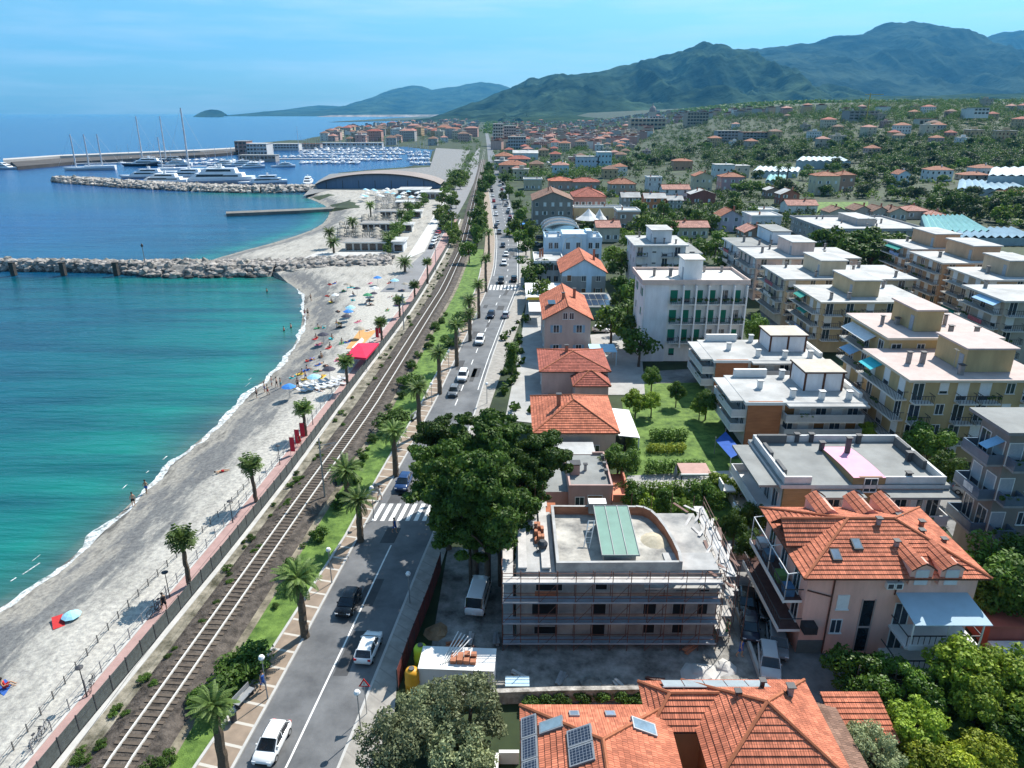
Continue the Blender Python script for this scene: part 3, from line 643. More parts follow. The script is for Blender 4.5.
def plane(mb, poly, m=0):
    P = [Vector(p) for p in poly]; u = (P[1] - P[0]).normalized(); n = u.cross(P[2] - P[0]).normalized(); v = n.cross(u)
    mb.face(poly, m, [((p - P[0]).dot(u), (p - P[0]).dot(v)) for p in P])
def hip_planes(w, d, z, rise, o=.4, x0=0, y0=0):
    a, b, c, e = (x0 - o, y0 - o, z), (x0 + w + o, y0 - o, z), (x0 + w + o, y0 + d + o, z), (x0 - o, y0 + d + o, z); W_, D_ = w + 2 * o, d + 2 * o
    if W_ > D_ + .2:
        r, s = (x0 - o + D_ / 2, y0 + d / 2, z + rise), (x0 + w + o - D_ / 2, y0 + d / 2, z + rise)
        return [[a, b, s, r], [c, e, r, s], [b, c, s], [e, a, r]], [(r, s), (a, r), (e, r), (b, s), (c, s)]
    if D_ > W_ + .2:
        r, s = (x0 + w / 2, y0 - o + W_ / 2, z + rise), (x0 + w / 2, y0 + d + o - W_ / 2, z + rise)
        return [[a, b, r], [c, e, s], [b, c, s, r], [e, a, r, s]], [(r, s), (a, r), (b, r), (c, s), (e, s)]
    r = (x0 + w / 2, y0 + d / 2, z + rise); return [[a, b, r], [b, c, r], [c, e, r], [e, a, r]], [(a, r), (b, r), (c, r), (e, r)]
def gable_planes(w, d, z, rise, o=.4, axis='y', x0=0, y0=0):
    if axis == 'y':
        r, s = (x0 + w / 2, y0 - o, z + rise), (x0 + w / 2, y0 + d + o, z + rise); dz = rise * o / (w / 2)
        return [[(x0 - o, y0 + d + o, z - dz), (x0 - o, y0 - o, z - dz), r, s], [(x0 + w + o, y0 - o, z - dz), (x0 + w + o, y0 + d + o, z - dz), s, r]], [(r, s)]
    r, s = (x0 - o, y0 + d / 2, z + rise), (x0 + w + o, y0 + d / 2, z + rise); dz = rise * o / (d / 2)
    return [[(x0 - o, y0 - o, z - dz), (x0 + w + o, y0 - o, z - dz), s, r], [(x0 + w + o, y0 + d + o, z - dz), (x0 - o, y0 + d + o, z - dz), r, s]], [(r, s)]
def pitched(planes, ridges, m, parent, stepped=False, course=.42, cap=.11, name='roof', capm=None):
    mb = MB()
    for p in planes: (tiles(mb, p, 0, course) if stepped else plane(mb, p))
    q = [[(x, y, z - .12) for x, y, z in p[::-1]] for p in planes]
    for p in q: mb.face(p, 1, [(0, 0)] * len(p))
    for p in planes:   # fascia under the eave
        a, b = p[0], p[1]; mb.face([(a[0], a[1], a[2] - .12), (b[0], b[1], b[2] - .12), (b[0], b[1], b[2] + .03), (a[0], a[1], a[2] + .03)], 1, [(0, 0)] * 4)
    for a, b in ridges: mb.tube([(a[0], a[1], a[2] + .05), (b[0], b[1], b[2] + .05)], cap, 6, 2)
    return mb.build(name, [m, BROWN, capm or TERRC], parent)
def dims(xl, xr, yb, ye, z0=0, yback=None):
    """survey a building: front face between picture columns xl..xr, foot on row yb, eave on row ye, back eave on row yback"""
    Y0 = row_Y(yb, z0); h = height_of(Y0, ye) - z0; t = lambda px: at(px, ye, h + z0)[0]
    d = (row_Y(yback, h + z0) - Y0) if yback else None
    return t(xl), Y0, t(xr) - t(xl), d, h

# ---------------------------------------------------------------- flats: every apartment block is built here
def flats(label, xl, xr, yb, ye, yback, floors, wallc, edge=None, roof=None, tower=None, left='long', front='mixed', chim=6, shut='white', over=.6, slabm=None, railst='bars', railm=None, cat='apartment block', z0=0, towerc=None, group=None, bays=None, d=None, parapet=0, awn=None, pent_h=2.9, frontm=None, wseed=0):
    X0, Y0, w, dd, h = dims(xl, xr, yb, ye, z0, yback); d = d or dd; rnd = random.Random(int(xl * 7 + ye) + wseed)
    b = Bld('apartment_block', label, cat, X0, Y0, w, d, h, z0, 0, group); wm = plaster(wallc)
    b.wall(wm); fh = h / floors; slabm = slabm or mat('balcony concrete', (.5, .49, .46), .1, 1)
    b.flat_roof(roof or ROOFW, edge or mat('roof edge', (.5, .48, .45), .1, 1), over, .32, parapet)
    if frontm: MB().box(w * frontm[1], w * frontm[2], -.12, -.004, -1, h - .02).build('facade_panel', frontm[0], b.r)
    # front: columns of openings, some with balconies
    n = bays or max(2, int(w / 3.4))
    for f in range(floors):
        z = f * fh + .35
        for i in range(n):
            u = w * (i + .5) / n
            if frontm and frontm[1] - .03 < u / w < frontm[2] + .03: continue
            bal = front == 'balc' or (front == 'mixed' and (i % 3 != 1)) or (front == 'ends' and i in (0, n - 1))
            mode = rnd.choice(['open', 'blind', 'plain', 'closed', 'plain'] if shut != 'green' else ['closed', 'closed', 'half', 'blind'])
            if bal and f > 0:
                b.balcony('F', u, z - .12, w / n * .86, 1.25, railst, slabm, railm); b.win('F', u - w / n * .14, z - .1, 1.25, 2.15, shut, 'closed' if shut == 'green' and rnd.random() < .7 else ('blind' if rnd.random() < .4 else 'plain'), 'french_window')
            elif f > 0 or rnd.random() < .6: b.win('F', u, z + .75, .95, 1.3, shut, mode if mode != 'open' or w / n > 3 else 'plain')
    # side facing the sea: long balconies on every floor with french windows
    if left == 'long':
        for f in range(1, floors):
            z = f * fh + .22; b.balcony('L', d * .5, z, d * .96, 1.45, railst, slabm, railm)
            m_ = max(2, int(d / 3))
            for i in range(m_): b.win('L', d * (i + .5) / m_, z + .01, 1.3, 2.15, shut, rnd.choice(['plain', 'blind', 'closed']), 'french_window')
            MB().box(-1.46, -1.4, d * .25, d * .6, z + .12, z + .8).build('balcony_cloth', mat('hung cloth %d' % (f % 3), [(.35, .1, .12), (.2, .3, .5), (.6, .58, .55)][f % 3], .3, 3), b.r) if rnd.random() < .3 else None
        if awn:
            for (f, u0, u1, c) in awn:
                z = f * fh + 2.45; MB().face([(-.02, d * u0, z), (-1.6, d * u0, z - .75), (-1.6, d * u1, z - .75), (-.02, d * u1, z)]).face([(-.02, d * u1, z - .03), (-1.6, d * u1, z - .78), (-1.6, d * u0, z - .78), (-.02, d * u0, z - .03)]).build('awning', mat('awning %.2f %.2f' % (c[0], c[1]), c, .1, 3), b.r)
    elif left == 'win':
        m_ = max(2, int(d / 3.5))
        for f in range(floors):
            for i in range(m_): b.win('L', d * (i + .5) / m_, f * fh + 1, .95, 1.3, shut, rnd.choice(['plain', 'blind', 'open']))
    if tower:
        for tw in (tower if isinstance(tower, list) else [tower]): b.tower(w * tw[0], w * tw[1], d * tw[2], d * tw[3], pent_h, plaster(towerc or wallc), roof or ROOFW)
    for i in range(chim):
        x = w * (.08 + .84 * (i + rnd.uniform(.2, .8)) / max(1, chim)); y = d * rnd.choice([.12, .5, .85]); tws = (tower if isinstance(tower, list) else [tower]) if tower else []
        if any(t_[0] * w - .6 < x < t_[1] * w + .6 and t_[2] * d - .6 < y < t_[3] * d + .6 for t_ in tws): continue
        b.chimney(x, y, None, rnd.uniform(.8, 1.4), rnd.uniform(.35, .55))
    if w > 8: b.antenna(w * rnd.uniform(.4, .6), d * .3, h + .3, rnd.uniform(2, 3.2))
    return b
YEL = (.42, .32, .17); YEL2 = (.46, .36, .22); CRM = (.52, .44, .32); ORG = (.46, .30, .19); WHT = (.66, .66, .65); LBL = (.55, .62, .68); PNK = (.56, .40, .36)
awn_t = (.05, .45, .5); awn_g = (.02, .25, .2); awn_b = (.3, .5, .7)
ye_edge = mat('cream roof edge', (.56, .5, .4), .08, 1)
flats('tan apartment block with pinkish roof terrace and a turquoise awning, beside the street trees', 912, 1046, 462, 381, 352, 4, YEL, ye_edge, ROOFP, (.46, .82, .2, .78), chim=7, awn=[(3, .62, .92, awn_t)], front='mixed', bays=6, wseed=1)
flats('tan apartment block with pinkish roof and white balcony awning, behind the turquoise awning block', 890, 998, 424, 339, 316, 4, YEL, ye_edge, ROOFP, (.30, .55, .2, .75), chim=6, awn=[(3, .3, .95, (.7, .7, .7)), (2, .6, .9, awn_b)], front='ends', bays=5)
flats('yellow apartment block with white flat roof and two teal awnings on its balconies', 823, 925, 352, 303, 287, 4, YEL2, ye_edge, ROOFW, (.36, .62, .25, .95), chim=6, awn=[(3, .5, .8, awn_g), (2, .3, .6, awn_g)], front='balc', bays=5)
flats('cream apartment block with wide pale roof directly behind the yellow block with teal awnings', 786, 914, 326, 280, 267, 4, CRM, None, ROOFW, (.30, .50, .2, .9), chim=7, front='mixed', bays=7)
flats('pink and cream apartment block with white roof beside the dark pine hedge', 757, 858, 300, 259, 249, 4, (.60, .47, .42), None, ROOFW, (.38, .60, .2, .95), chim=6, front='mixed', bays=5)
flats('pale blue apartment block with panelled dark roof terrace and round topped stair tower', 738, 800, 285, 247, 239, 4, LBL, WHITE, ROOFG, (.60, .90, .25, 1.2), chim=4, front='balc', bays=4)
flats('brown balconied apartment block with pale roof, nearest the dark pine hedge', 913, 990, 300, 250, 241, 5, ORG, None, ROOFW, (.30, .62, .1, .9), chim=4, front='mixed', bays=4, awn=[(4, .3, .8, awn_g)])
flats('brown balconied apartment block with pale roof, second in the stepped row of four', 944, 1040, 318, 264, 253, 5, ORG, None, ROOFW, (.34, .62, .15, .95), chim=5, front='mixed', bays=4)
flats('pale tan apartment block over a green awning, third in the stepped row of four', 985, 1080, 340, 281, 269, 5, (.44, .34, .24), None, ROOFW, (.30, .6, .2, .9), chim=3, front='mixed', bays=4, awn=[(1, .1, .9, awn_g)])
flats('grey tan apartment block with pale blue top floor awning, last of the stepped four', 1006, 1100, 372, 302, 287, 5, (.40, .36, .30), None, ROOFW, None, chim=3, front='mixed', bays=4, awn=[(4, .05, .6, awn_b)])
flats('dark grey apartment block with blue balcony glazing, cut by the frame below the tan blocks', 1012, 1130, 566, 432, 414, 4, (.22, .20, .18), mat('dark roof edge trim', (.2, .2, .2)), ROOFG, None, chim=2, front='mixed', bays=5, awn=[(3, .1, .4, awn_b)], over=.9, shut='grey', slabm=mat('grey balcony slab', (.25, .25, .25)), railst='solid', railm=mat('blue grey balcony glass', (.10, .13, .17), rough=.2))
flats('long low grey building with white roofs behind the dark pine hedge', 826, 926, 246, 231, 218, 2, (.40, .37, .34), mat('grey parapet', (.36, .35, .34), .1, 1), ROOFW, [(.44, .62, .3, .8)], chim=10, front='win', left='win', bays=12, pent_h=2.2, parapet=.6)
# the white block with green shutters: blank gable strip at the left, balconies between ribs
WB = flats('white apartment block with green shutters and a blank left gable strip', 645, 746, 361, 284, 272, 4, (.68, .67, .66), mat('pinkish cornice', (.55, .43, .38), .1, 1), mat('beige roof', (.60, .57, .52), .12, .4), (.40, .58, .15, .6), shut='green', front='balc', left='win', bays=8, chim=6, frontm=(plaster((.62, .64, .68)), 0.01, .24), towerc=(.75, .75, .75), parapet=.5, pent_h=3.4)
w_ = WB.w
for i in range(3, 9): MB().box(w_ * i / 8 - .12, w_ * i / 8 + .12, -1.28, -.004, 2.8, WB.h - .1).build('facade_rib', plaster((.68, .67, .66)), WB.r)
flats('pale grey apartment block with set back floors behind the white block with green shutters', 636, 686, 290, 246, 237, 4, (.60, .62, .64), WHITE, ROOFW, [(.35, .75, .2, .8)], front='mixed', left='win', bays=4, chim=4)
flats('narrow bluish white apartment block with dark balconies beside the pale grey block', 662, 700, 282, 254, 244, 4, (.62, .66, .70), WHITE, ROOFG, None, front='balc', left='win', bays=3, chim=2)
# ---------------------------------------------------------------- brick fronted blocks with white roofs
BRICK = mat('orange brown brick', (.33, .135, .062), .16, .6, bump=.2, bscale=14, stretch=(1, 1, 6))
OCHRE = mat('ochre brick', (.27, .19, .095), .16, .6, bump=.2, bscale=14, stretch=(1, 1, 6))
def brick_block(label, xl, xr, yb, ye, yback, panel, fr, upper_wood):
    X0, Y0, w, d, h = dims(xl, xr, yb, ye, 0, yback); b = Bld('brick_apartment_block', label, 'apartment block', X0, Y0, w, d, h)
    b.wall(plaster((.56, .52, .48))); fh = h / 3
    b.flat_roof(ROOFW, mat('pale roof edge', (.62, .62, .61), .08, 1), .5, .4)
    MB().box(w * .0, w * .30, -.25, -.004, -1, h + .42).build('brick_panel', panel, b.r)
    for f in range(1, 3):
        z = f * fh + .15; b.balcony('F', w * .65, z, w * .68, 1.5, 'solid', mat('balcony concrete', (.5, .49, .46), .1, 1), mat('grey balcony front', (.36, .37, .38), .1, 1))
        for i in range(5): b.win('F', w * (.37 + .14 * i), z + .01, 1.3, 2.0, 'wood' if i % 2 == 0 else 'white', ['closed', 'plain', 'closed', 'blind', 'plain'][(i + f) % 5], 'french_window')
        b.balcony('L', d * .5, z, d * .94, 1.9, 'solid', WHITE, mat('pale balcony front', (.52, .52, .52), .1, 1))
        for i in range(4): b.win('L', d * (.15 + .23 * i), z + .01, 1.3, 2.0, 'white', 'plain', 'french_window')
    MB().box(-2.2, -.51, .3, d - .3, h + .1, h + .35).build('sea_canopy', ROOFW, b.r)
    MB().box(w * .32, w * 1.02, -1.6, -.51, h + .05, h + .32).build('front_canopy', ROOFW, b.r)
    MB().box(w * .05, w * .36, d - .3, d + .25, h + .405, h + 1.5).build('parapet', WHITE, b.r)
    MB().box(w - .1, w + .35, d * .1, d + .2, h + .405, h + 1.1).build('parapet', WHITE, b.r)
    # penthouse with brown posts and roof
    z = h + .402; x0, x1, y0, y1 = w * .58, w * .92, d * .4, d * .92
    p = MB().box(x0, x1, y0, y1, z, z + 2.5).build('penthouse', plaster((.70, .70, .72)), b.r); q = MB()
    for x in (x0, (x0 + x1) / 2, x1):
        q.box(x - .14, x + .14, y0 - .08, y0 - .004, z, z + 2.5); q.box(x - .14, x + .14, y1 + .004, y1 + .08, z, z + 2.5)
    q.box(x0 - .3, x1 + .3, y0 - .3, y1 + .3, z + 2.503, z + 2.65); q.build('post', BROWN, p)
    MB().box(x0 - .25, x1 + .25, y0 - .25, y1 + .25, z + 2.653, z + 2.73).build('penthouse_roof', mat('beige gravel roof', (.48, .43, .36), .15, .6), p)
    for (x, y) in ((.42, .15), (.66, .08), (.90, .08), (.50, .95), (.2, .5)): b.chimney(w * x, d * y, z, 1.0, .6, WHITE, METAL)
    MB().box(w * .95, w * 1.08, d * .55, d * .8, h - 1, h + .3).build('canopy', mat('orange canvas', (.7, .36, .08), .1, 2), b.r); return b
brick_block('apartment block with orange brick panel and white balconies, behind its twin beside the lawn', 716, 822, 398, 362, 343, BRICK, 0, 1)
brick_block('apartment block with orange brick panel, just behind the grey roofed one with pink vault', 748, 862, 446, 404, 379, BRICK, 0, 0)
# grey roofed block with the pink vault
X0, Y0, w, d, h = dims(783, 944, 545, 487, 0, 444)
b = Bld('grey_roofed_block', 'ochre brick apartment block with grey flat roof and a pink curved roof vault', 'apartment block', X0, Y0, w, d, h)
b.wall(plaster((.60, .57, .55))); fh = h / 2
MB().box(.0, w * .17, -.3, -.004, -1, h + .25).build('brick_panel', OCHRE, b.r); MB().box(w * .46, w * .60, -.2, -.004, -1, h + 1.2).build('brick_panel', OCHRE, b.r)
b.flat_roof(ROOFG, mat('pale grey cornice', (.5, .5, .5), .08, 1), .35, .4)
q = MB(); z = h + .405; WG = mat('weathered white parapet', (.55, .55, .54), .15, .7)
for (x0, x1, y0, y1) in ((0, w * .17, -.1, .15), (.0, .25, .16, d * .95), (w * .22, w * .3, d - .3, d), (0, w, d - .28, d), (w - .3, w, .2, d - .3), (w * .62, w, -.1, .12)): q.box(x0, x1, y0, y1, z, z + .75)
q.build('parapet', WG, b.r)
for (x0, x1, y0, y1) in ((.26, .6, d * .1, d * .35), (.26, .6, d * .5, d * .75), (w * .02, w * .22, d - .7, d - .29), (w - .7, w - .31, d * .3, d * .55), (w - .7, w - .31, d * .62, d * .9)): MB().box(x0, x1, y0, y1, z, z + .95).build('planter_wall', mat('dark grey panel', (.12, .12, .12), .15, 1), b.r)
MB().box(-2.3, -.36, .2, d * .96, h - .15, h + .1).build('sea_canopy', ROOFG, b.r)
for x0, x1 in ((.19, .47), (.59, 1.03)): MB().box(w * x0, w * x1, -1.9, -.36, h - .35, h - .1).build('front_canopy', ROOFG, b.r)
for f, zz in ((1, fh + .1), (0, .1)):
    for x0, x1 in ((.2, .46), (.6, 1.0)):
        b.balcony('F', w * (x0 + x1) / 2, zz, w * (x1 - x0), 1.7, 'solid', WHITE, mat('pale balcony front', (.52, .52, .52), .1, 1))
        n = 3 if x0 < .5 else 4
        for i in range(n): b.win('F', w * (x0 + (x1 - x0) * (i + .5) / n), zz + .01, 1.15, 2.1, 'white', 'plain' if (i + f) % 3 else 'half', 'french_window')
    b.balcony('L', d * .5, zz, d * .95, 2.1, 'solid', WHITE, mat('pale balcony front', (.52, .52, .52), .1, 1))
    for i in range(4): b.win('L', d * (.15 + .23 * i), zz + .01, 1.3, 2.1, 'white', 'plain', 'french_window')
for y0 in (.25, .8): MB().box(-3.6, -2.1, d * y0 - .8, d * y0 + .8, fh - 1.2, fh - 1.0).box(-3.6, -3.45, d * y0 - .8, d * y0 + .8, fh - .99, fh - .2).build('balcony_bay', WHITE, b.r)
# pink vault: one sloping curve, higher at its left
vx0, vx1, vy0, vy1 = w * .42, w * .62, -.25, d * .80; q = MB(); nseg = 12; prof = [(vy0 + (vy1 - vy0) * k / nseg, z + .2 + .55 * math.cos((k / nseg) * math.pi / 2) ** .8) for k in range(nseg + 1)]
for (ya, za), (yb_, zb) in zip(prof[:-1], prof[1:]): q.face([(vx0, ya, za), (vx1, ya, za), (vx1, yb_, zb), (vx0, yb_, zb)])
o = q.build('roof_vault', mat('pink roof coat', (.72, .34, .45), .08, .8), b.r); q = MB()
for vx in (vx0 + .02, vx1 - .02): q.mesh([(vx, y, zz - .02) for y, zz in prof] + [(vx, vy1, z - .4), (vx, vy0, z - .4)], [tuple(range(nseg + 3))])
q.face([(vx0, vy0 + .02, z - .4), (vx1, vy0 + .02, z - .4), (vx1, vy0 + .02, prof[0][1] - .02), (vx0, vy0 + .02, prof[0][1] - .02)]); q.build('vault_wall', OCHRE, o); b.win('F', w * .53, z - .75, 1.2, 1.4, 'white', 'plain', off=.28)
for x, y in ((.42, .75), (.30, .97), (.55, .6), (.72, .93), (.78, .04), (.4, .97), (.93, .5)): b.chimney(w * x, d * y, z, .9 if (x, y) != (.55, .6) else 2.1, .42, mat('dark chimney', (.07, .07, .075), .2, 2))

# ---------------------------------------------------------------- houses on the landward side of the road
def house(label, xl, xr, yb, ye, d, wallc, roofm, kind='hip', rise=1.8, axis='x', z0=None, wins=2, floors=2, shut='white', chim=1, name='house', cat='house', over=.45, stepped=False, group=None, detail=True, hill_=False):
    if hill_: X_, Y_, z0 = on_hill((xl + xr) / 2, yb)
    z0 = z0 or 0; X0, Y0, w, _, h = dims(xl, xr, yb, ye, z0); wm = plaster(wallc)
    rnd = random.Random(int(xl * 13 + yb))
    if not detail:
        mb = MB().box(0, w, 0, d, -2, h, 0); 
        pl, rg = (hip_planes(w, d, h, rise, over) if kind == 'hip' else gable_planes(w, d, h, rise, over, axis)) if kind != 'flat' else ([], [])
        for p in pl: plane(mb, p, 1); mb.face([(x, y, z - .1) for x, y, z in p[::-1]], 0)
        if kind == 'gable':
            for e in ((0, d) if axis == 'y' else (0, w)): mb.face([(0, e, h), (w, e, h), (w / 2, e, h + rise)] if axis == 'y' else [(e, 0, h), (e, d, h), (e, d / 2, h + rise)], 0)
        if kind == 'flat': mb.box(-.3, w + .3, -.3, d + .3, h + .003, h + .3, 1)
        fh = h / floors
        for f in range(floors):
            for i in range(wins):
                u = w * (i + .5) / wins; mb.box(u - .5, u + .5, -.05, -.004, f * fh + .9, f * fh + 2.2, 2)
            for i in range(2): u = d * (i + .5) / 2; mb.box(-.05, -.004, u - .5, u + .5, f * fh + .9, f * fh + 2.2, 2)
        if chim: mb.box(w * .6, w * .6 + .6, d * .4, d * .4 + .6, h, h + rise + .8, 0)
        o = mb.build(name, [wm, roofm, DARKGL], None, (X0, Y0, z0)); return tag(o, label, cat, group)
    b = Bld(name, label, cat, X0, Y0, w, d, h, z0, 0, group); b.wall(wm); fh = h / floors
    if kind == 'flat': b.flat_roof(roofm, WHITE, .3, .25, .4)
    else:
        pl, rg = hip_planes(w, d, h + .02, rise, over) if kind == 'hip' else gable_planes(w, d, h + .02, rise, over, axis)
        pitched(pl, rg, roofm, b.r, stepped)
        if kind == 'gable':
            if axis == 'y':
                for y, s in ((0.003, 1), (d - .003, -1)): MB().face([(0, y, h), (w, y, h), (w / 2, y, h + rise)][::s]).build('gable', wm, b.r)
            else:
                for x, s in ((0.003, -1), (w - .003, 1)): MB().face([(x, 0, h), (x, d, h), (x, d / 2, h + rise)][::s]).build('gable', wm, b.r)
    for f in range(floors):
        for i in range(wins): b.win('F', w * (i + .5) / wins, f * fh + .95, .95, 1.35, shut, rnd.choice(['open', 'plain', 'closed', 'open']))
        for i in range(2): b.win('L', d * (i + .5) / 2, f * fh + .95, .95, 1.35, shut, rnd.choice(['open', 'plain', 'closed']))
    for i in range(chim): b.chimney(w * rnd.uniform(.2, .8), d * rnd.uniform(.35, .6), h + rise * .5, rise * .5 + .8, .5, mat('brick chimney', (.36, .16, .10), .2, 3))
    return b
b = house('tall pink house with orange gable roof beside the yellow kiosk', 545, 591, 357, 318, 17, (.50, .37, .32), TERR, 'gable', 2.2, 'y', wins=2, shut='blue', chim=2, stepped=True)
for u in (.44, .58): b.win('F', b.w * u, b.h - .2, .7, 1.1, 'white', 'plain')
MB().box(b.w * .1, b.w * .28, 5, 8, b.h + 1.2, b.h + 1.26).build('skylight', DARKGL, b.r)
b = house('pink house with long red hip roof and lower front wing before the tall pink house', 542, 608, 394, 371, 10.5, (.52, .36, .32), TERRR, 'hip', 1.5, wins=0, floors=1, chim=1, stepped=True)
q = hip_planes(5.0, 4.6, 3.0, 1.5, .35, b.w - 5.4, -4.2); pitched(q[0], q[1], TERRR, b.r, True, name='wing_roof')
MB().box(b.w - 5.4, b.w - .4, -4.2, -.01, -1, 3).build('wing', plaster((.52, .36, .32)), b.r)
b = house('pink house with broad red pyramid roof touching the pine crowns', 536, 616, 462, 432, 11.5, (.55, .42, .34), TERR, 'hip', 2.3, wins=2, floors=1, chim=1, stepped=True)
MB().face([(b.w + .5, 1, 3.2), (b.w + 3.2, 1, 2.9), (b.w + 3.2, 10, 2.9), (b.w + .5, 10, 3.2)]).face([(b.w + .5, 10, 3.1), (b.w + 3.2, 10, 2.8), (b.w + 3.2, 1, 2.8), (b.w + .5, 1, 3.1)]).build('porch_roof', WHITE, b.r)
for x, y in ((3.1, 1.1), (3.1, 5.5), (3.1, 9.9)): MB().box(b.w + x - .08, b.w + x + .08, y - .08, y + .08, 0, 2.75).build('porch_post', WHITE, b.r)
# pink house with stepped grey terraces
X0, Y0, w, d, h = dims(569, 613, 515, 489, 0, 455)
b = Bld('flat_roofed_house', 'dusky pink house with stepped grey roof terraces and an orange side balcony', 'house', X0, Y0, w, d, h)
pk = plaster((.42, .28, .25)); b.wall(pk); MB().box(.2, w - .2, .2, d - .2, h + .003, h + .1).build('roof', ROOFG, b.r)
q = MB()
for x0, x1, y0, y1 in ((0, .2, 0, d * .4), (w - .2, w, 0, d), (.21, w - .21, 0, .2), (w * .7, w - .21, d - .2, d)): q.box(x0, x1, y0, y1, h + .004, h + .45)
q.build('parapet', pk, b.r)
MB().box(-4.6, -.01, d * .12, d * .9, -1, h - .9, 0, top=1).build('side_wing', [pk, ROOFG], b.r); MB().box(-2.0, w * .8, d + .01, d + 3.4, -1, h + .1, 0, top=1).build('rear_wing', [pk, ROOFW], b.r)
MB().box(w + .01, w + 1.9, -.4, d * .75, -1, h - 1.4, 0, top=1).build('side_balcony', [pk, mat('orange paving', (.62, .25, .15), .12, 1)], b.r)
q = MB(); q.box(w + 1.7, w + 1.9, -.4, d * .75, h - 1.397, h - .5); q.box(w + .01, w + 1.69, -.4, -.2, h - 1.397, h - .5); q.build('balcony_wall', mat('orange render', (.50, .19, .12), .12, 1), b.r)
b.chimney(.9, d * .42, h, 1.3, 1.0, pk); b.chimney(w * .45, d * .5, h, .8, .3, METAL); b.win('F', w * .6, .4, 1.5, 2, 'wood', 'closed', 'door'); b.win('F', w * .25, 1.2, .9, 1.0, 'wood', 'plain')
for k in range(3): MB().box(w - .6, w - .25, d * (.3 + .22 * k), d * (.36 + .22 * k), h + .45, h + .95).build('air_conditioner', mat('dark grey panel', (.12, .12, .12), .15, 1), b.r)
MB().box(-4.8, -1.5, -3.2, -.6, -1, 1.9, 0, top=1).build('garden_store', [pk, TERRC], b.r)
# small neighbours along the road
X0, Y0, w, d, h = dims(529, 561, 312, 299, 0, 286)
b = Bld('kiosk', 'yellow edged kiosk with white flat roof beside the zebra crossing', 'kiosk', X0, Y0, w, d, h); b.wall(plaster((.36, .34, .32))); b.flat_roof(WHITE, mat('yellow fascia', (.66, .47, .05), .08, 1), .7, .6); b.win('F', w * .3, .9, 1.8, 1.4, 'white', 'plain'); b.win('F', w * .7, .2, 1.1, 2.1, 'grey', 'closed', 'door'); b.win('L', d * .4, .9, 1.8, 1.4, 'white', 'plain')
X0, Y0, w, d, h = dims(529, 545, 325, 312, 0, 303)
b = Bld('canopy', 'white canopy on slim posts in front of the yellow edged kiosk', 'canopy', X0, Y0, w, d, h); MB().box(0, w, 0, d, h, h + .15).build('canopy_roof', WHITE, b.r)
for x, y in ((.1, .1), (w - .1, .1), (.1, d - .1), (w - .1, d - .1)): MB().box(x - .06, x + .06, y - .06, y + .06, 0, h).build('post', METAL, b.r)
X0, Y0, w, d, h = dims(579, 613, 318, 307, 0, 294)
b = Bld('garage', 'low green garage with solar panels covering its roof', 'garage', X0, Y0, w, d, h); b.wall(plaster((.12, .22, .18))); b.flat_roof(ROOFG, WHITE, .4, .2)
PV = mat('solar cells', (.018, .026, .05), .3, 3, rough=.2, spec=.6)
for i in range(5):
    for j in range(2): MB().box(.3 + i * w / 5.2, .3 + i * w / 5.2 + w / 6, .5 + j * d * .45, .5 + j * d * .45 + d * .38, h + .25, h + .33, 0, top=1).build('solar_panel', [METAL, PV], b.r)
o = MB().box(0, 4.6, 0, 4.4, 2.5, 2.6); [o.box(x - .05, x + .05, y - .05, y + .05, 0, 2.5) for x in (.1, 4.5) for y in (.1, 4.3)]
o = o.build('tarpaulin_shelter', mat('pale blue tarpaulin', (.38, .62, .78), .1, 1), None, (*at(590, 366), 0)); tag(o, 'pale blue tarpaulin shelter beside the pink hip roofed house', 'shelter')
b = house('blue and grey house with orange gable roof behind the solar garage', 562, 606, 298, 272, 15, (.27, .28, .29), TERR, 'gable', 3.0, 'y', wins=3, floors=2, shut='brown', chim=1, stepped=True)
MB().box(b.w * .56, b.w * .68, -.1, -.004, -1, b.h + 1.6).build('facade_strip', plaster((.45, .6, .75)), b.r); MB().face([(0, -.02, b.h - 1.0), (b.w, -.02, b.h - 1.0), (b.w, -.02, b.h), (b.w / 2, -.02, b.h + 2.95), (0, -.02, b.h)]).build('gable_panel', plaster((.45, .6, .75)), b.r)
house('low white flat roofed house left of the blue and grey gable house', 535, 563, 285, 263, 12, (.55, .56, .58), ROOFW, 'flat', wins=3, floors=2, chim=2, shut='brown')
# pale blue villa with stepped curved front
X0, Y0, w, d, h = dims(545, 602, 274, 241, 0, 236)
b = Bld('seaside_villa', 'pale blue seaside villa with stepped roofline and tall centre bay', 'villa', X0, Y0, w, 10, h); b.d = 10; bl = plaster((.50, .63, .74)); b.wall(bl); b.flat_roof(ROOFW, bl, .1, .3, .7)
MB().box(w * .3, w * .72, -.9, 7, -1, h + 2.0).build('centre_bay', bl, b.r); MB().box(w * .72, w * .82, .5, 5, h + .31, h + 2.6).build('turret', bl, b.r); MB().tube([(w * .3, -.95, h * .7), (w * .36, -.95, h + .8), (w * .5, -.95, h + 1.4), (w * .62, -.95, h + .8), (w * .66, -.95, h * .7)], .12, 5).build('arch_moulding', WHITE, b.r)
for f in range(3):
    for u in (.1, .2, .8, .92): b.win('F', w * u, f * h / 3 + 1, 1, 1.5, 'white', 'plain')
    for u in (.4, .58): b.win('F', w * u, f * h / 3 + 1, 1, 1.7, 'grey', 'plain', off=.9)
for u in (.05, .25, .85, .95): b.chimney(w * u, 5, h + .3, 1.2, .6, bl)
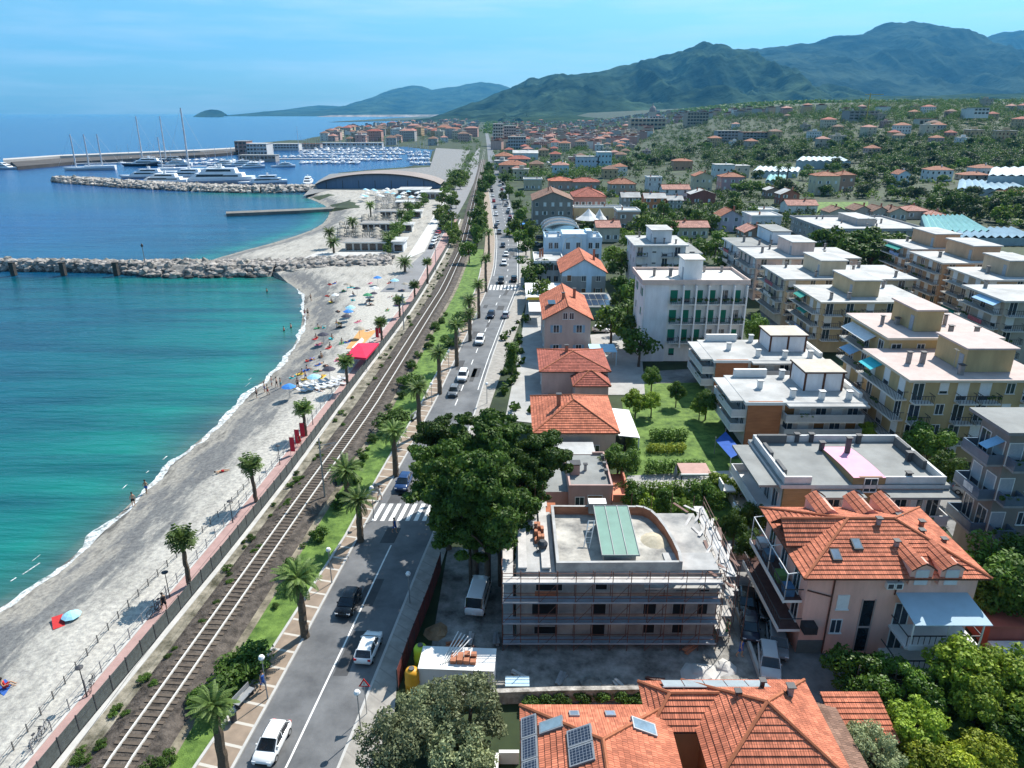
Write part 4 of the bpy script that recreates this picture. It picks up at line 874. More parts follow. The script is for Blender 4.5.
# dark glazed pavilion with white arched roof edges, two white tents
X0, Y0, w, d, h = dims(543, 580, 250, 232, 0, 222)
b = Bld('glazed_pavilion', 'dark glazed pavilion with white arched roof ribs behind the pale blue villa', 'pavilion', X0, Y0, w, 14, h); b.wall(DARKGL, name='glass_wall')
q = MB(); n = 12
for k in range(n): 
    a0, a1 = math.pi * k / n, math.pi * (k + 1) / n; p = lambda a: (w / 2 - w / 2 * math.cos(a), h + 2.6 * math.sin(a)); q.face([(p(a0)[0], 0, p(a0)[1]), (p(a1)[0], 0, p(a1)[1]), (p(a1)[0], 14, p(a1)[1]), (p(a0)[0], 14, p(a0)[1])])
q.build('roof', mat('dark roof sheet', (.10, .11, .12), .2, 1), b.r)
for y in (-.1, 7, 14): MB().tube([(w / 2 - w / 2 * math.cos(math.pi * k / n), y, h + .1 + 2.6 * math.sin(math.pi * k / n)) for k in range(n + 1)], .35, 5).build('roof_rib', WHITE, b.r)
for px, lb in ((588, 'larger white peaked marquee behind the pale blue villa'), (599, 'smaller white peaked marquee behind the pale blue villa')):
    x, y = at(px, 226); r_ = 5 if px < 590 else 3; o = MB().lathe([(r_, 2.6), (r_ * .55, 4.0), (r_ * .2, 5.6), (.05, 6.6)], 12).build('marquee', WHITE, None, (x, y, 0)); tag(o, lb, 'marquee')
    for k in range(6): MB().tube([(r_ * .95 * math.cos(k * 1.047), r_ * .95 * math.sin(k * 1.047), 0), (r_ * .95 * math.cos(k * 1.047), r_ * .95 * math.sin(k * 1.047), 2.7)], .06, 4).build('pole', METAL, o)

# further houses, one by one: label, left, right, foot, eave, depth, wall, roof, shape, rise, axis, windows, floors
H = [
 ('grey brown palazzo with shallow gable roof beside the road', 533, 573, 226, 200, 22, (.26, .235, .21), TERRB, 'gable', 3, 'y', 5, 3),
 ('large rose palazzo with bright red hip roof and dark windows', 574, 606, 218, 197, 18, (.48, .26, .22), TERRR, 'hip', 3, 'x', 5, 2),
 ('low yellow building in front of the rose palazzo', 574, 622, 222, 208, 5, (.52, .42, .25), ROOFG, 'flat', .5, 'x', 5, 1),
 ('small cream house with pink red roof behind the pale blue villa', 597, 620, 242, 227, 9, (.52, .47, .38), TERRP, 'gable', 1.6, 'x', 3, 1),
 ('brown house with white roof line beside the green field', 618, 640, 230, 212, 10, (.38, .28, .23), ROOFW, 'flat', .5, 'x', 2, 2),
 ('grey walled house with bright white angular roof, left of the orange one', 622, 640, 210, 197, 8, (.33, .32, .29), ROOFW, 'gable', 1.8, 'x', 3, 2),
 ('orange walled house with bright white angular roof', 645, 666, 210, 198, 9, (.55, .22, .10), ROOFW, 'gable', 1.8, 'x', 3, 2),
 ('grey house with white angular roof right of the orange walled house', 668, 683, 210, 200, 8, (.34, .33, .30), ROOFW, 'gable', 1.6, 'x', 2, 2),
 ('white house with salmon roof above the white angular roofs', 663, 690, 201, 189, 9, (.64, .66, .68), TERRP, 'gable', 1.8, 'x', 3, 2),
 ('brown hip roofed house among the trees, left of the orange walled house', 610, 636, 196, 184, 10, (.42, .33, .26), TERR2, 'hip', 2.5, 'x', 3, 2),
 ('white flat house with dark side wall above the white angular roofs', 648, 662, 192, 178, 9, (.55, .57, .58), ROOFW, 'flat', .5, 'x', 3, 3),
 ('cream house with dark windows next to the mauve house', 695, 713, 192, 176, 9, (.52, .46, .33), TERR2, 'gable', 2, 'y', 3, 2),
 ('mauve house with hip roof beside the cream house', 722, 745, 191, 177, 10, (.45, .30, .32), TERR2, 'hip', 2, 'x', 3, 2),
 ('white flat roofed block behind the mauve house', 716, 735, 180, 165, 10, (.60, .60, .58), ROOFW, 'flat', .5, 'x', 3, 2),
 ('beige side block with pale roof joined behind the mauve house', 736, 750, 178, 166, 10, (.47, .42, .34), ROOFW, 'flat', .5, 'x', 2, 2),
 ('dark red house with one white roof slope below the cream house', 691, 716, 204, 194, 8, (.26, .10, .08), ROOFW, 'gable', 2, 'y', 2, 1),
 ('flat orange house at the edge of the olive groves', 674, 693, 170, 161, 10, (.46, .27, .17), TERR2, 'hip', 1.6, 'x', 3, 1),
 ('cream twin house with two salmon roofs beside the green field', 672, 709, 238, 227, 9, (.52, .48, .36), TERRP, 'gable', 1.6, 'x', 4, 1),
 ('lilac house with pale front gable', 721, 742, 232, 216, 9, (.46, .42, .50), TERR2, 'gable', 2.2, 'y', 2, 2),
 ('brown house with salmon roof behind the pale blue apartment block', 745, 766, 246, 232, 9, (.30, .20, .15), TERRP, 'gable', 1.6, 'y', 2, 2),
 ('white villa with terraces left of the dark pine hedge', 752, 782, 230, 217, 12, (.66, .67, .68), ROOFW, 'flat', .5, 'x', 4, 1),
 ('small white villa wing with flat roof above the terraces', 757, 778, 219, 211, 9, (.64, .66, .68), ROOFW, 'flat', .5, 'x', 3, 1),
 ('red walled cottage with white roof in the gardens, the smaller of a pair', 767, 781, 198, 190, 7, (.30, .20, .15), ROOFW, 'gable', 1.3, 'y', 2, 1),
 ('red walled cottage with white roof in the gardens, the larger of a pair', 781, 800, 206, 194, 8, (.32, .13, .10), ROOFW, 'gable', 2, 'y', 2, 2),
 ('white house with salmon roof beside the pale green field', 788, 818, 214, 205, 9, (.66, .66, .64), TERRP, 'gable', 1.8, 'x', 4, 1),
 ('tall cream villa behind the pale green field', 817, 841, 195, 176, 10, (.56, .50, .35), TERR2, 'hip', 1.8, 'x', 3, 2),
 ('brown house joined to the tall cream villa', 841, 856, 191, 175, 10, (.36, .24, .18), TERR2, 'hip', 1.8, 'x', 2, 2),
 ('brown roofed terraced house, first of the row behind the long grey building', 830, 850, 222, 212, 9, (.50, .44, .36), TERRB, 'gable', 1.7, 'y', 2, 1),
 ('brown roofed terraced house, second of the row behind the long grey building', 855, 872, 219, 210, 9, (.48, .40, .33), TERRB, 'gable', 1.7, 'y', 2, 1),
 ('brown roofed terraced house, third of the row behind the long grey building', 873, 889, 220, 211, 9, (.48, .40, .33), TERRB, 'gable', 1.7, 'y', 2, 1),
 ('brown roofed terraced house, last of the row behind the long grey building', 890, 908, 221, 212, 9, (.50, .42, .34), TERRB, 'gable', 1.7, 'y', 2, 1),
 ('low house with dusty pink hip roof right of the terraced row', 906, 931, 219, 211, 10, (.44, .38, .32), TERRP, 'hip', 1.8, 'x', 2, 1),
 ('little pink roofed house at the corner of the green greenhouse', 930, 946, 221, 215, 8, (.50, .36, .32), TERRP, 'hip', 1.3, 'x', 2, 1),
 ('narrow pale blue house with red roof on the hillside', 899, 911, 186, 174, 9, (.55, .62, .68), TERR2, 'gable', 2, 'y', 2, 2),
 ('square white house with tan hip roof on the hillside', 931, 954, 181, 170, 10, (.66, .66, .66), TERR2, 'hip', 2, 'x', 4, 2),
 ('white house with tan hip roof above a lower wing on the hillside', 977, 997, 175, 168, 10, (.66, .64, .62), TERR2, 'hip', 2, 'x', 4, 1),
 ('tan roofed wing below the white hillside house', 965, 990, 180, 175, 10, (.42, .36, .30), TERR2, 'hip', 1.6, 'x', 3, 1),
 ('white house with brown roof beside the hillside greenhouses', 1003, 1030, 206, 196, 10, (.62, .62, .62), TERR2, 'gable', 2, 'x', 3, 2),
 ('tan hip roofed house nearest the road behind the tall trees', 499, 526, 175, 165, 14, (.40, .33, .28), TERR2, 'hip', 3, 'x', 4, 2),
 ('house with faded red hip roof above the tan roadside house', 508, 530, 166, 159, 12, (.40, .30, .26), TERRR, 'hip', 2.6, 'x', 3, 2),
 ('pinkish house with light blue side wall near the car park', 553, 569, 178, 165, 11, (.45, .58, .66), TERRP, 'hip', 2, 'x', 3, 2),
 ('low blue grey office block left of its taller glass twin', 577, 599, 170, 157, 14, (.45, .52, .60), ROOFG, 'flat', .5, 'x', 6, 2),
 ('taller pale blue glass block at the edge of the gardens', 598, 612, 170, 152.5, 14, (.38, .54, .62), ROOFW, 'flat', .5, 'x', 4, 3),
 ('cream house with white gable roof and dark front by the roadside trees', 524, 542, 190, 180, 12, (.47, .42, .30), ROOFG, 'flat', .5, 'x', 3, 1),
 ('long orange roofed house behind the cream roadside house', 549, 572, 190, 181, 12, (.46, .30, .24), TERR, 'hip', 2, 'x', 3, 1),
 ('red roofed house behind the rose palazzo', 572, 600, 190, 182, 12, (.40, .30, .26), TERRR, 'hip', 2, 'x', 3, 1),
 ('white hall with curved white roof beyond the roadside houses', 513, 538, 160, 153, 24, (.55, .60, .64), ROOFW, 'gable', 2, 'x', 4, 1),
 ('tan hip roofed house beside the railway trees', 495, 513, 165, 156, 14, (.42, .34, .27), TERR2, 'hip', 3, 'x', 3, 2),
]
for lb, xl, xr, yb, ye, d, wc, rf, kd, rise, ax, nw, fl in H:
    house(lb, xl, xr, yb, ye, d, wc, rf, kd, rise, ax, wins=nw, floors=fl, detail=yb > 186, hill_=True)
# greenhouses
def greenhouse(label, px, z, h, m, ridge_n):
    P = [on_hill(*p) for p in px]; b = thing('greenhouse', label, 'greenhouse', P[0]); o = Vector(P[0]); L_ = [Vector(p) - o for p in P]
    zz = max(p.z for p in L_) + h; q = MB(); A, B_, C_, D_ = [Vector((p.x, p.y, zz)) for p in L_]
    for k in range(ridge_n):
        t0, t1 = k / ridge_n, (k + 1) / ridge_n; tm = (t0 + t1) / 2; f = lambda t, e: (A.lerp(B_, t) if e == 0 else D_.lerp(C_, t)); up = Vector((0, 0, .9))
        q.face([f(t0, 0), f(tm, 0) + up, f(tm, 1) + up, f(t0, 1)]); q.face([f(tm, 0) + up, f(t1, 0), f(t1, 1), f(tm, 1) + up])
    q.build('roof', m, b); q = MB()
    for s_, e_ in ((A, B_), (B_, C_), (C_, D_), (D_, A)): q.face([(s_.x, s_.y, -3), (e_.x, e_.y, -3), e_, s_])
    q.build('wall', mat('greenhouse glass', (.34, .40, .42), .15, .3), b)
GW = mat('whitewashed glass', (.55, .60, .62), .1, .1, rough=.4); GT = mat('green shade glass', (.22, .42, .40), .15, .1, rough=.4); GB = mat('blue grey shade glass', (.26, .36, .42), .15, .1, rough=.4)
greenhouse('long white greenhouse roof behind the twin palms', [(752, 178), (797, 178), (800, 172), (757, 172)], 0, 2.5, GW, 8)
greenhouse('white greenhouse at the foot of the olive grove', [(795, 170), (850, 168), (842, 161), (800, 163)], 0, 2.5, GW, 8)
greenhouse('small teal greenhouse roof beside the twin palms', [(765, 186), (783, 186), (786, 179), (768, 179)], 0, 2, GT, 4)
greenhouse('green shaded greenhouse behind the stepped brown blocks', [(925, 240), (990, 240), (962, 223), (920, 223)], 0, 2.5, GT, 9)
greenhouse('blue grey greenhouse beside the green shaded one', [(960, 246), (1035, 246), (1012, 236), (950, 236)], 0, 2.5, GB, 9)
greenhouse('broad pale greenhouse on the hillside, farther of two', [(985, 190), (1060, 190), (1060, 172), (990, 176)], 0, 3, GW, 8)
greenhouse('broad pale greenhouse on the hillside, nearer of two', [(955, 199), (1030, 199), (1010, 188), (958, 186)], 0, 3, GB, 8)
# ================================================================ FOREGROUND BUILDINGS
def on_plane(name, poly, u0, v0, wu, lv, th, mats, parent, lift=.09):
    """a flat thing lying on a roof plane: u along the eave, v up the slope"""
    P = [Vector(p) for p in poly]; u = (P[1] - P[0]).normalized(); n = u.cross(P[2] - P[0]).normalized(); n = n if n.z > 0 else -n; v = n.cross(u); v = v if v.z > 0 else -v
    f = lambda a, b, c: P[0] + u * a + v * b + n * c
    V = [f(u0, v0, lift - .1), f(u0 + wu, v0, lift - .1), f(u0 + wu, v0 + lv, lift - .1), f(u0, v0 + lv, lift - .1), f(u0, v0, lift + th), f(u0 + wu, v0, lift + th), f(u0 + wu, v0 + lv, lift + th), f(u0, v0 + lv, lift + th)]
    mb = MB().mesh(V, [(0, 1, 5, 4), (1, 2, 6, 5), (2, 3, 7, 6), (3, 0, 4, 7), (4, 5, 6, 7)]); e = .09
    if len(mats) > 1: mb.face([f(u0 + e, v0 + e, lift + th + .006), f(u0 + wu - e, v0 + e, lift + th + .006), f(u0 + wu - e, v0 + lv - e, lift + th + .006), f(u0 + e, v0 + lv - e, lift + th + .006)], 1)
    return mb.build(name, mats, parent)
SKYG = glass('skylight glass', (.16, .22, .28), .05)
pv_m = D.materials.new('solar module'); pv_m.use_nodes = True; N = pv_m.node_tree.nodes; L = pv_m.node_tree.links; br = N.new('ShaderNodeTexBrick'); br.offset = 0; br.inputs['Scale'].default_value = 1; br.inputs['Brick Width'].default_value = .19; br.inputs['Row Height'].default_value = .19; br.inputs['Mortar Size'].default_value = .012
br.inputs['Color1'].default_value = (.014, .02, .035, 1); br.inputs['Color2'].default_value = (.02, .028, .05, 1); br.inputs['Mortar'].default_value = (.2, .22, .25, 1); tcn = N.new('ShaderNodeTexCoord'); L.new(tcn.outputs['Object'], br.inputs['Vector']); L.new(br.outputs[0], N['Principled BSDF'].inputs['Base Color']); N['Principled BSDF'].inputs['Roughness'].default_value = .2
# --- orange house with solar modules at the bottom of the picture
ORW = plaster((.50, .23, .11))
b = Bld('house', 'orange tiled house with solar modules and skylights, beside the olive trees', 'house', .9, 19.4, 8.4, 15.2, 6); b.wall(ORW)
pl, rg = hip_planes(8.4, 15.2, 6.02, 2.1, .4); pitched(pl, rg, TERR, b.r, True, .40, .12)
for nm, pi, u, v, a, l, mm in (('solar_module', 3, 1.2, .12, 1.55, 1.0, pv_m), ('solar_module', 3, 2.8, .12, 1.55, 1.0, pv_m), ('solar_module', 3, 4.4, .12, 1.55, 1.0, pv_m), ('solar_module', 3, 3.3, 3.0, 1.2, 1.5, pv_m), ('solar_module', 3, 4.55, 3.0, 1.2, 1.5, pv_m), ('skylight', 3, 2.0, 1.3, .85, 1.5, SKYG), ('skylight', 2, 13.0, 1.3, .9, 1.6, SKYG), ('skylight', 1, 3.4, 1.2, .62, .75, SKYG), ('skylight', 1, 5.6, 1.2, .62, .75, SKYG)):
    on_plane(nm, pl[pi], u, v, a, l, .08, [METAL, mm], b.r)
q = MB().tube([(0, 0, 0), (0, 0, .75)], .11, 8).build('flue', METAL, b.r, (2.3, 8, 7.1)); MB().box(5.6, 6.3, 6.2, 6.9, 6.4, 8.6).build('chimney', ORW, b.r)
# --- orange house with the pyramid roof and a collector row along its back ridge
b = Bld('house', 'orange house with pyramid tile roof and a row of solar collectors along the wing ridge', 'house', 8.7, 29.5, 10.1, 7.2, 6); 
q = MB().box(2.9, 10.1, 0, 7.2, -1.5, 6).box(0, 2.895, 3.9, 7.2, -1.5, 5.9); q.build('wall', ORW, b.r)
pl, rg = hip_planes(7.2, 7.2, 6.02, 2.15, .45, 2.9, 0); pitched(pl, rg, TERR, b.r, True, .40, .12)
q, g = [[(-.4, 3.5, 5.95), (5, 3.5, 5.95), (5, 5.55, 6.95), (1.2, 5.55, 6.95)], [(6, 7.6, 5.95), (-.4, 7.6, 5.95), (1.2, 5.55, 6.95), (6, 5.55, 6.95)], [(-.4, 7.6, 5.95), (-.4, 3.5, 5.95), (1.2, 5.55, 6.95)]], [((1.2, 5.55, 6.95), (5, 5.55, 6.95)), ((-.4, 3.5, 5.95), (1.2, 5.55, 6.95)), ((-.4, 7.6, 5.95), (1.2, 5.55, 6.95))]
pitched(q, g, TERR, b.r, True, .40, .12, name='wing_roof')
for k in range(5): MB().mesh([(1.0 + k * 1.36, 6.3, 6.75), (2.3 + k * 1.36, 6.3, 6.75), (2.3 + k * 1.36, 7.25, 6.35), (1.0 + k * 1.36, 7.25, 6.35), (1.0 + k * 1.36, 6.3, 6.83), (2.3 + k * 1.36, 6.3, 6.83), (2.3 + k * 1.36, 7.25, 6.43), (1.0 + k * 1.36, 7.25, 6.43)], [(0, 1, 5, 4), (1, 2, 6, 5), (2, 3, 7, 6), (3, 0, 4, 7), (4, 5, 6, 7), (3, 2, 1, 0)]).build('solar_collector', mat('grey collector glass', (.30, .34, .36), .1, 1, rough=.25), b.r)
MB().tube([(.9, 6.24, 6.8), (7.8, 6.24, 6.8)], .045, 5).build('collector_pipe', METAL, b.r)
b.balcony('F', 2.2, 3.0, 2.2, 1.0, 'bars'); b.win('F', 4.6, 3.0, 1.0, 1.5, 'white', 'plain'); b.win('L', 5.5, 3.4, .9, 1.2, 'white', 'plain')
b.chimney(8.6, 5.3, 6.8, .9, .32, METAL); b.chimney(5.2, 4.9, 7, .7, .22, RAILM); b.chimney(7.2, 6.2, 6.6, .7, .22, RAILM)
# --- lean-to roofs beside it
b = Bld('lean_to', 'narrow lean-to with weathered brown tiles against the pyramid roofed house', 'lean-to', 19.35, 30.5, 1.9, 6.2, 4); MB().box(0, 1.9, 0, 6.2, -1, 3.9).build('wall', ORW, b.r)
pitched([[(2.2, -.2, 3.9), (2.2, 6.4, 3.9), (-.1, 6.4, 4.7), (-.1, -.2, 4.7)]], [], TERRB, b.r, True, .4)
X0, Y0 = at(842, 738, 2.6); b = Bld('outbuilding', 'low outbuilding with orange tiles between the lean-to and the citrus trees', 'outbuilding', X0, Y0, 3.4, 2.9, 2.5); MB().box(0, 3.4, 0, 2.9, -1, 2.5).build('wall', plaster((.42, .25, .2)), b.r)
pitched([[(-.3, -.3, 2.5), (3.7, -.3, 2.5), (3.7, 3.2, 3.4), (-.3, 3.2, 3.4)]], [], TERR, b.r, True, .4)
# --- pink apartment house
PKW = plaster((.72, .42, .34))
w, d, h = 13.2, 9.4, 7.6; b = Bld('pink_apartment_house', 'pink apartment house with orange hip roof, dormers and white framed side balconies', 'apartment house', 23.0, 46.5, w, d, h); PK = b; b.wall(PKW)
pl, rg = hip_planes(w, d, h + .02, 2.1, .6); rf = pitched(pl, rg, TERR, b.r, True, .42, .12)
for u, v in ((2.7, 1.6), (4.7, 2.6)): on_plane('skylight', pl[0], u, v, .75, 1.05, .1, [RAILM, SKYG], b.r)
def dormer(x, y0, y1, zb, zr, ww, front=True):
    s = MB().box(x - ww / 2 + .12, x + ww / 2 - .12, min(y0, y1) + .3, max(y0, y1), zb - .8, zr - .7).build('dormer', PKW, b.r); n = 6
    prof = [(x - ww / 2 + ww * k / n, zr - .62 * abs(1 - 2 * k / n) ** 1.3) for k in range(n + 1)]; q = MB()
    for (xa, za), (xb, zb_) in zip(prof[:-1], prof[1:]): tiles(q, [(xa, y0, za), (xa, y1, za), (xb, y1, zb_), (xb, y0, zb_)], 0, .3, .05)
    for (xa, za), (xb, zb_) in zip(prof[:-1], prof[1:]): q.face([(xa, y0 + .02, za - .12), (xb, y0 + .02, zb_ - .12), (xb, y0 + .02, zb_ + .02), (xa, y0 + .02, za + .02)], 1)
    yf = min(y0, y1) + .31; q.mesh([(a, yf, c - .03) for a, c in prof] + [(x + ww / 2 - .12, yf, zr - .8), (x - ww / 2 + .12, yf, zr - .8)], [tuple(range(n + 3))[::-1]], 2); q.build('dormer_roof', [TERR, BROWN, PKW], s)
    if front: MB().box(x - .5, x + .5, y0 + .21, y0 + .29, zb - .7, zb + .62).build('shutter', mat('pale roller blind', (.55, .56, .58), .06, 2), s)
for x in (8.4, 10.7): dormer(x, -.75, 2.8, h + .15, h + 1.5, 1.95)
for x in (4.2, 7.6, 10.0): dormer(x, d + .5, d - 2.9, h + .1, h + 1.85, 1.9, False)
# seaward cross gable over the inset roof terrace
q = [[(-.75, 3.1, h + .55), (2.6, 3.1, h + .55), (4.4, 4.9, h + 2.0), (-.75, 4.9, h + 2.0)], [(2.6, 6.7, h + .55), (-.75, 6.7, h + .55), (-.75, 4.9, h + 2.0), (4.4, 4.9, h + 2.0)]]
pitched(q, [((-.75, 4.9, h + 2.0), (4.4, 4.9, h + 2.0))], TERR, b.r, True, .4, name='cross_gable'); MB().face([(-.05, 3.4, h), (-.05, 6.4, h), (-.05, 4.9, h + 1.85)]).face([(-.05, 3.4, h), (-.05, 4.9, h + 1.85), (-.05, 6.4, h)]).build('gable', PKW, b.r)
# openings on the near wall
b.win('F', 3.0, 4.4, .8, 1.25, 'white', 'closed'); b.win('F', 2.8, 2.1, .8, 1.25, 'white', 'plain'); MB().box(4.6, 5.5, -.03, -.004, .3, 5.2, 0).box(4.5, 4.598, -.08, -.004, .2, 5.3, 1).box(5.502, 5.6, -.08, -.004, .2, 5.3, 1).box(4.6, 5.5, -.08, -.032, 2.6, 2.75, 1).build('stair_window', [DARKGL, plaster((.40, .30, .27))], b.r)
MB().tube([(2.05, -.08, h - .2), (2.05, -.08, .1)], .07, 6).build('downpipe', BROWN, b.r); MB().tube([(0.05, -.08, 6.2), (2.0, -.08, 5.6)], .06, 6).build('downpipe', BROWN, b.r)
MB().tube([(7.0, -.08, h - .2), (6.9, -.08, 5.8)], .06, 6).build('downpipe', BROWN, b.r)
for x in (6.3, 6.95): MB().box(x - .3, x + .3, -.38, -.004, 6.5, 7.05).box(x - .2, x + .2, -.4, -.381, 6.58, 6.97, 1).build('air_conditioner', [WHITE, RAILM], b.r)
MB().box(-.02, 2.1, -.05, -.004, -.2, 1.35).build('garage_door', mat('grey green garage door', (.11, .14, .14), .1, 2), b.r)
# terraces on the right of the near wall with a pale blue canopy
for z, x0, x1 in ((2.9, 7.0, 12.7), (.55, 6.6, 12.4)):
    o = MB().box(x0, x1, -2.6, -.004, z - .22, z).build('terrace', WHITE, b.r); q = MB()
    for k in range(14): q.box(x0 + .05 + (x1 - x0 - .15) * k / 13, x0 + .09 + (x1 - x0 - .15) * k / 13, -2.58, -2.54, z + .002, z + .95)
    q.box(x0, x1, -2.6, -2.52, z + .95, z + 1.02); q.box(x0, x0 + .06, -2.51, -.1, z + .95, z + 1.02); q.box(x1 - .06, x1, -2.51, -.1, z + .95, z + 1.02); q.build('railing', RAILM, o)
    q = MB().box(x0 + .2, x1 - .2, -2.7, -2.62, z - .25, z + .25).build('hung_cover', mat('white awning cloth', (.68, .70, .72), .1, 2), o)
    for u in (7.8, 9.6, 11.4): b.win('F', u, z + .02, 1.1, 2.0, 'white', 'plain', 'french_window')
q = MB().mesh([(7.1, -3.0, 5.25), (12.9, -3.0, 5.25), (12.6, -.01, 5.95), (7.0, -.01, 5.95), (7.1, -3.0, 5.18), (12.9, -3.0, 5.18), (12.6, -.01, 5.88), (7.0, -.01, 5.88)], [(0, 1, 2, 3), (7, 6, 5, 4), (0, 4, 5, 1), (1, 5, 6, 2), (3, 7, 4, 0)]).build('terrace_canopy', mat('pale blue canopy sheet', (.36, .47, .54), .06, 1), b.r)
for x in (7.3, 10, 12.6): MB().box(x - .05, x + .05, -2.62, -2.53, 2.92, 5.22).build('canopy_post', WHITE, b.r)
# stepped sea-side balconies: brown paving, pale edge, white pergola frame
for z, y0, y1, dx in ((4.9, .4, 9.0, 1.45), (2.5, -.1, 9.2, 1.75)):
    o = MB().box(-dx, -.004, y0, y1, z - .25, z, 0, top=1).build('balcony', [WHITE, mat('brown balcony tiles', (.085, .045, .04), .2, 2)], b.r); q = MB()
    for k in range(24): yy = y0 + .05 + (y1 - y0 - .1) * k / 23; q.box(-dx + .02, -dx + .05, yy - .015, yy + .015, z + .002, z + .95)
    q.box(-dx, -dx + .07, y0, y1, z + .95, z + 1.02); q.box(-dx + .07, 0, y0, y0 + .06, z + .95, z + 1.02); q.build('railing', RAILM, o)
    MB().box(-dx - .06, -dx - .003, y0, y1, z - .3, z + .12).build('balcony_edge', WHITE, o)
    for k in range(3): b.win('L', y0 + (y1 - y0) * (k + .5) / 3, z + .01, 1.2, 2.1, 'white', 'plain', 'french_window')
q = MB()
for y in (.5, 4.4, 8.9): q.tube([(-1.4, y, 4.9), (-1.4, y, 7.3)], .045, 5).tube([(-1.4, y, 7.3), (-.05, y, 7.5)], .045, 5)
q.tube([(-1.4, .5, 7.3), (-1.4, 8.9, 7.3)], .045, 5).tube([(-.3, .5, 7.45), (-.3, 8.9, 7.45)], .04, 5); q.build('pergola_frame', WHITE, b.r)
for y, c in ((1.3, (.05, .12, .22)), (3.0, (.1, .2, .06)), (6.0, (.08, .14, .2)), (7.8, (.6, .6, .6))): MB().box(-1.2, -.5, y - .5, y + .5, 4.92, 5.7).build('terrace_furniture', mat('terrace cloth %.2f' % c[0], c, .2, 2), b.r)
MB().box(-.03, 1.0, -.9, -.004, 2.6, 3.3).build('planter_box', mat('dark planter', (.03, .028, .03), .2, 3), b.r)
for x, y, hh in ((7.0, 4.2, .9), (7.6, 2.2, .9), (11.2, 5.2, .8), (12.3, 3.6, .7), (9.8, 6.2, .8), (10.6, 4.0, .6)): b.chimney(x, y, h + 1.7 - abs(y - 4.7) * .42 - max(0, x - 8.6) * .3, hh, .3, METAL if x < 8 else mat('flue pot', (.35, .14, .08), .2, 3))
# --- building under construction
RAW = mat('raw grey render', (.25, .25, .25), .3, .4, col2=(.34, .325, .30), bump=.15, bscale=5); RAWL = mat('raw pale concrete', (.36, .355, .345), .2, .7, bump=.15); BLOCK = mat('terracotta block', (.36, .15, .085), .25, 1.5, stretch=(1, 1, 4)); RUST = mat('rusty scaffold tube', (.13, .06, .045), .3, 3, rough=.6); DECK = mat('galvanised deck', (.27, .30, .34), .2, .8, rough=.6); DECKW = mat('pale sunlit decking', (.44, .42, .40), .2, 1)  # DECKW: pale boards, with sunlight on flank and top decks put into colour
bx, by = .35, 48.2; w, d, h = 16.4, 9.2, 6.5
b = Bld('building_under_construction', 'unfinished grey apartment building wrapped in scaffolding, with bare roof terrace', 'construction building', bx, by, w, d, h)
b.wall(RAW); MB().box(.02, 3.1, .02, d - .02, h + .003, h + .15).build('lower_deck', RAWL, b.r)
# raised terrace with parapets, its right end rounded
x0, x1, z = 3.2, 13.0, h + .08
arc = [(x1 + .3, .2), (x1 + .45, 1.6), (x1 + .35, 3.4), (x1 + .1, 5.4), (x1 - .25, 7), (x1 - .7, 8.2), (x1 - 1.3, d - .4), (x1 - 2, d - .2)]
outer = [(x0, .1)] + arc + [(x0, d - .1)]
MB().prism(outer, h + .004, z, 0, bottom=False).build('roof_terrace', mat('bare concrete floor', (.24, .235, .225), .35, .5, col2=(.38, .36, .32), bump=.1), b.r)
def wall_strip(pts, t, z0, z1, m=0, top=1):
    q = MB()
    for (a, c), (e, f) in zip(pts[:-1], pts[1:]):
        l = math.hypot(e - a, f - c); nx_, ny_ = -(f - c) / l * t, (e - a) / l * t
        P = [(a, c), (e, f), (e + nx_, f + ny_), (a + nx_, c + ny_)]; q.prism(P, z0, z1, m, top)
    return q
wall_strip([(x0, .1), (arc[0][0], .2)], .25, z + .003, z + .85).build('front_parapet', [RAW, RAWL], b.r)
wall_strip(arc, .25, z + .003, z + .9).build('curved_parapet', [BLOCK, RAWL], b.r); wall_strip([(arc[-1][0], d - .2), (x0, d - .1)], .25, z + .003, z + .85).build('rear_parapet', [BLOCK, RAWL], b.r); wall_strip([(x0, d - .35), (x0, .36)], .25, z + .003, z + .85).build('side_parapet', [RAW, RAWL], b.r)
MB().box(6.6, 8.2, d - .9, d + .1, z + .4, z + 1.45, 0, top=1).build('chimney', [RAW, WHITE], b.r)
o = MB().mesh([(6.9, .7, z + 1.15), (9.95, .7, z + 1.15), (9.95, 7.4, z + 1.75), (6.9, 7.4, z + 1.75), (6.9, .7, z + 1.05), (9.95, .7, z + 1.05), (9.95, 7.4, z + 1.65), (6.9, 7.4, z + 1.65)], [(0, 1, 2, 3), (7, 6, 5, 4), (0, 4, 5, 1), (1, 5, 6, 2), (2, 6, 7, 3), (3, 7, 4, 0)]).build('skylight_roof', mat('green roof sheeting', (.13, .25, .20), .12, .6, rough=.45), b.r); q = MB()
for x in (6.9, 7.9, 8.95, 9.93): q.tube([(x, .68, z + 1.18), (x, 7.42, z + 1.78)], .045, 5)
q.tube([(6.9, .68, z + 1.18), (9.93, .68, z + 1.18)], .04, 5).tube([(6.9, 7.42, z + 1.78), (9.93, 7.42, z + 1.78)], .04, 5).build('sheet_seam', RAWL, o)
MB().box(7.1, 9.7, 1.0, 7.1, z + .003, z + 1.1).build('stair_hut', RAW, b.r)
q = MB(); q.tube([(5.7, 3.4, z), (6.2, 4.8, z + 1.9)], .05, 5).tube([(6.2, 3.4, z), (6.7, 4.8, z + 1.9)], .05, 5)
for k in range(5): q.tube([(5.8 + .1 * k, 3.7 + .28 * k, z + .35 + .36 * k), (6.3 + .1 * k, 3.7 + .28 * k, z + .35 + .36 * k)], .03, 4)
q.build('ladder', WHITE, b.r)
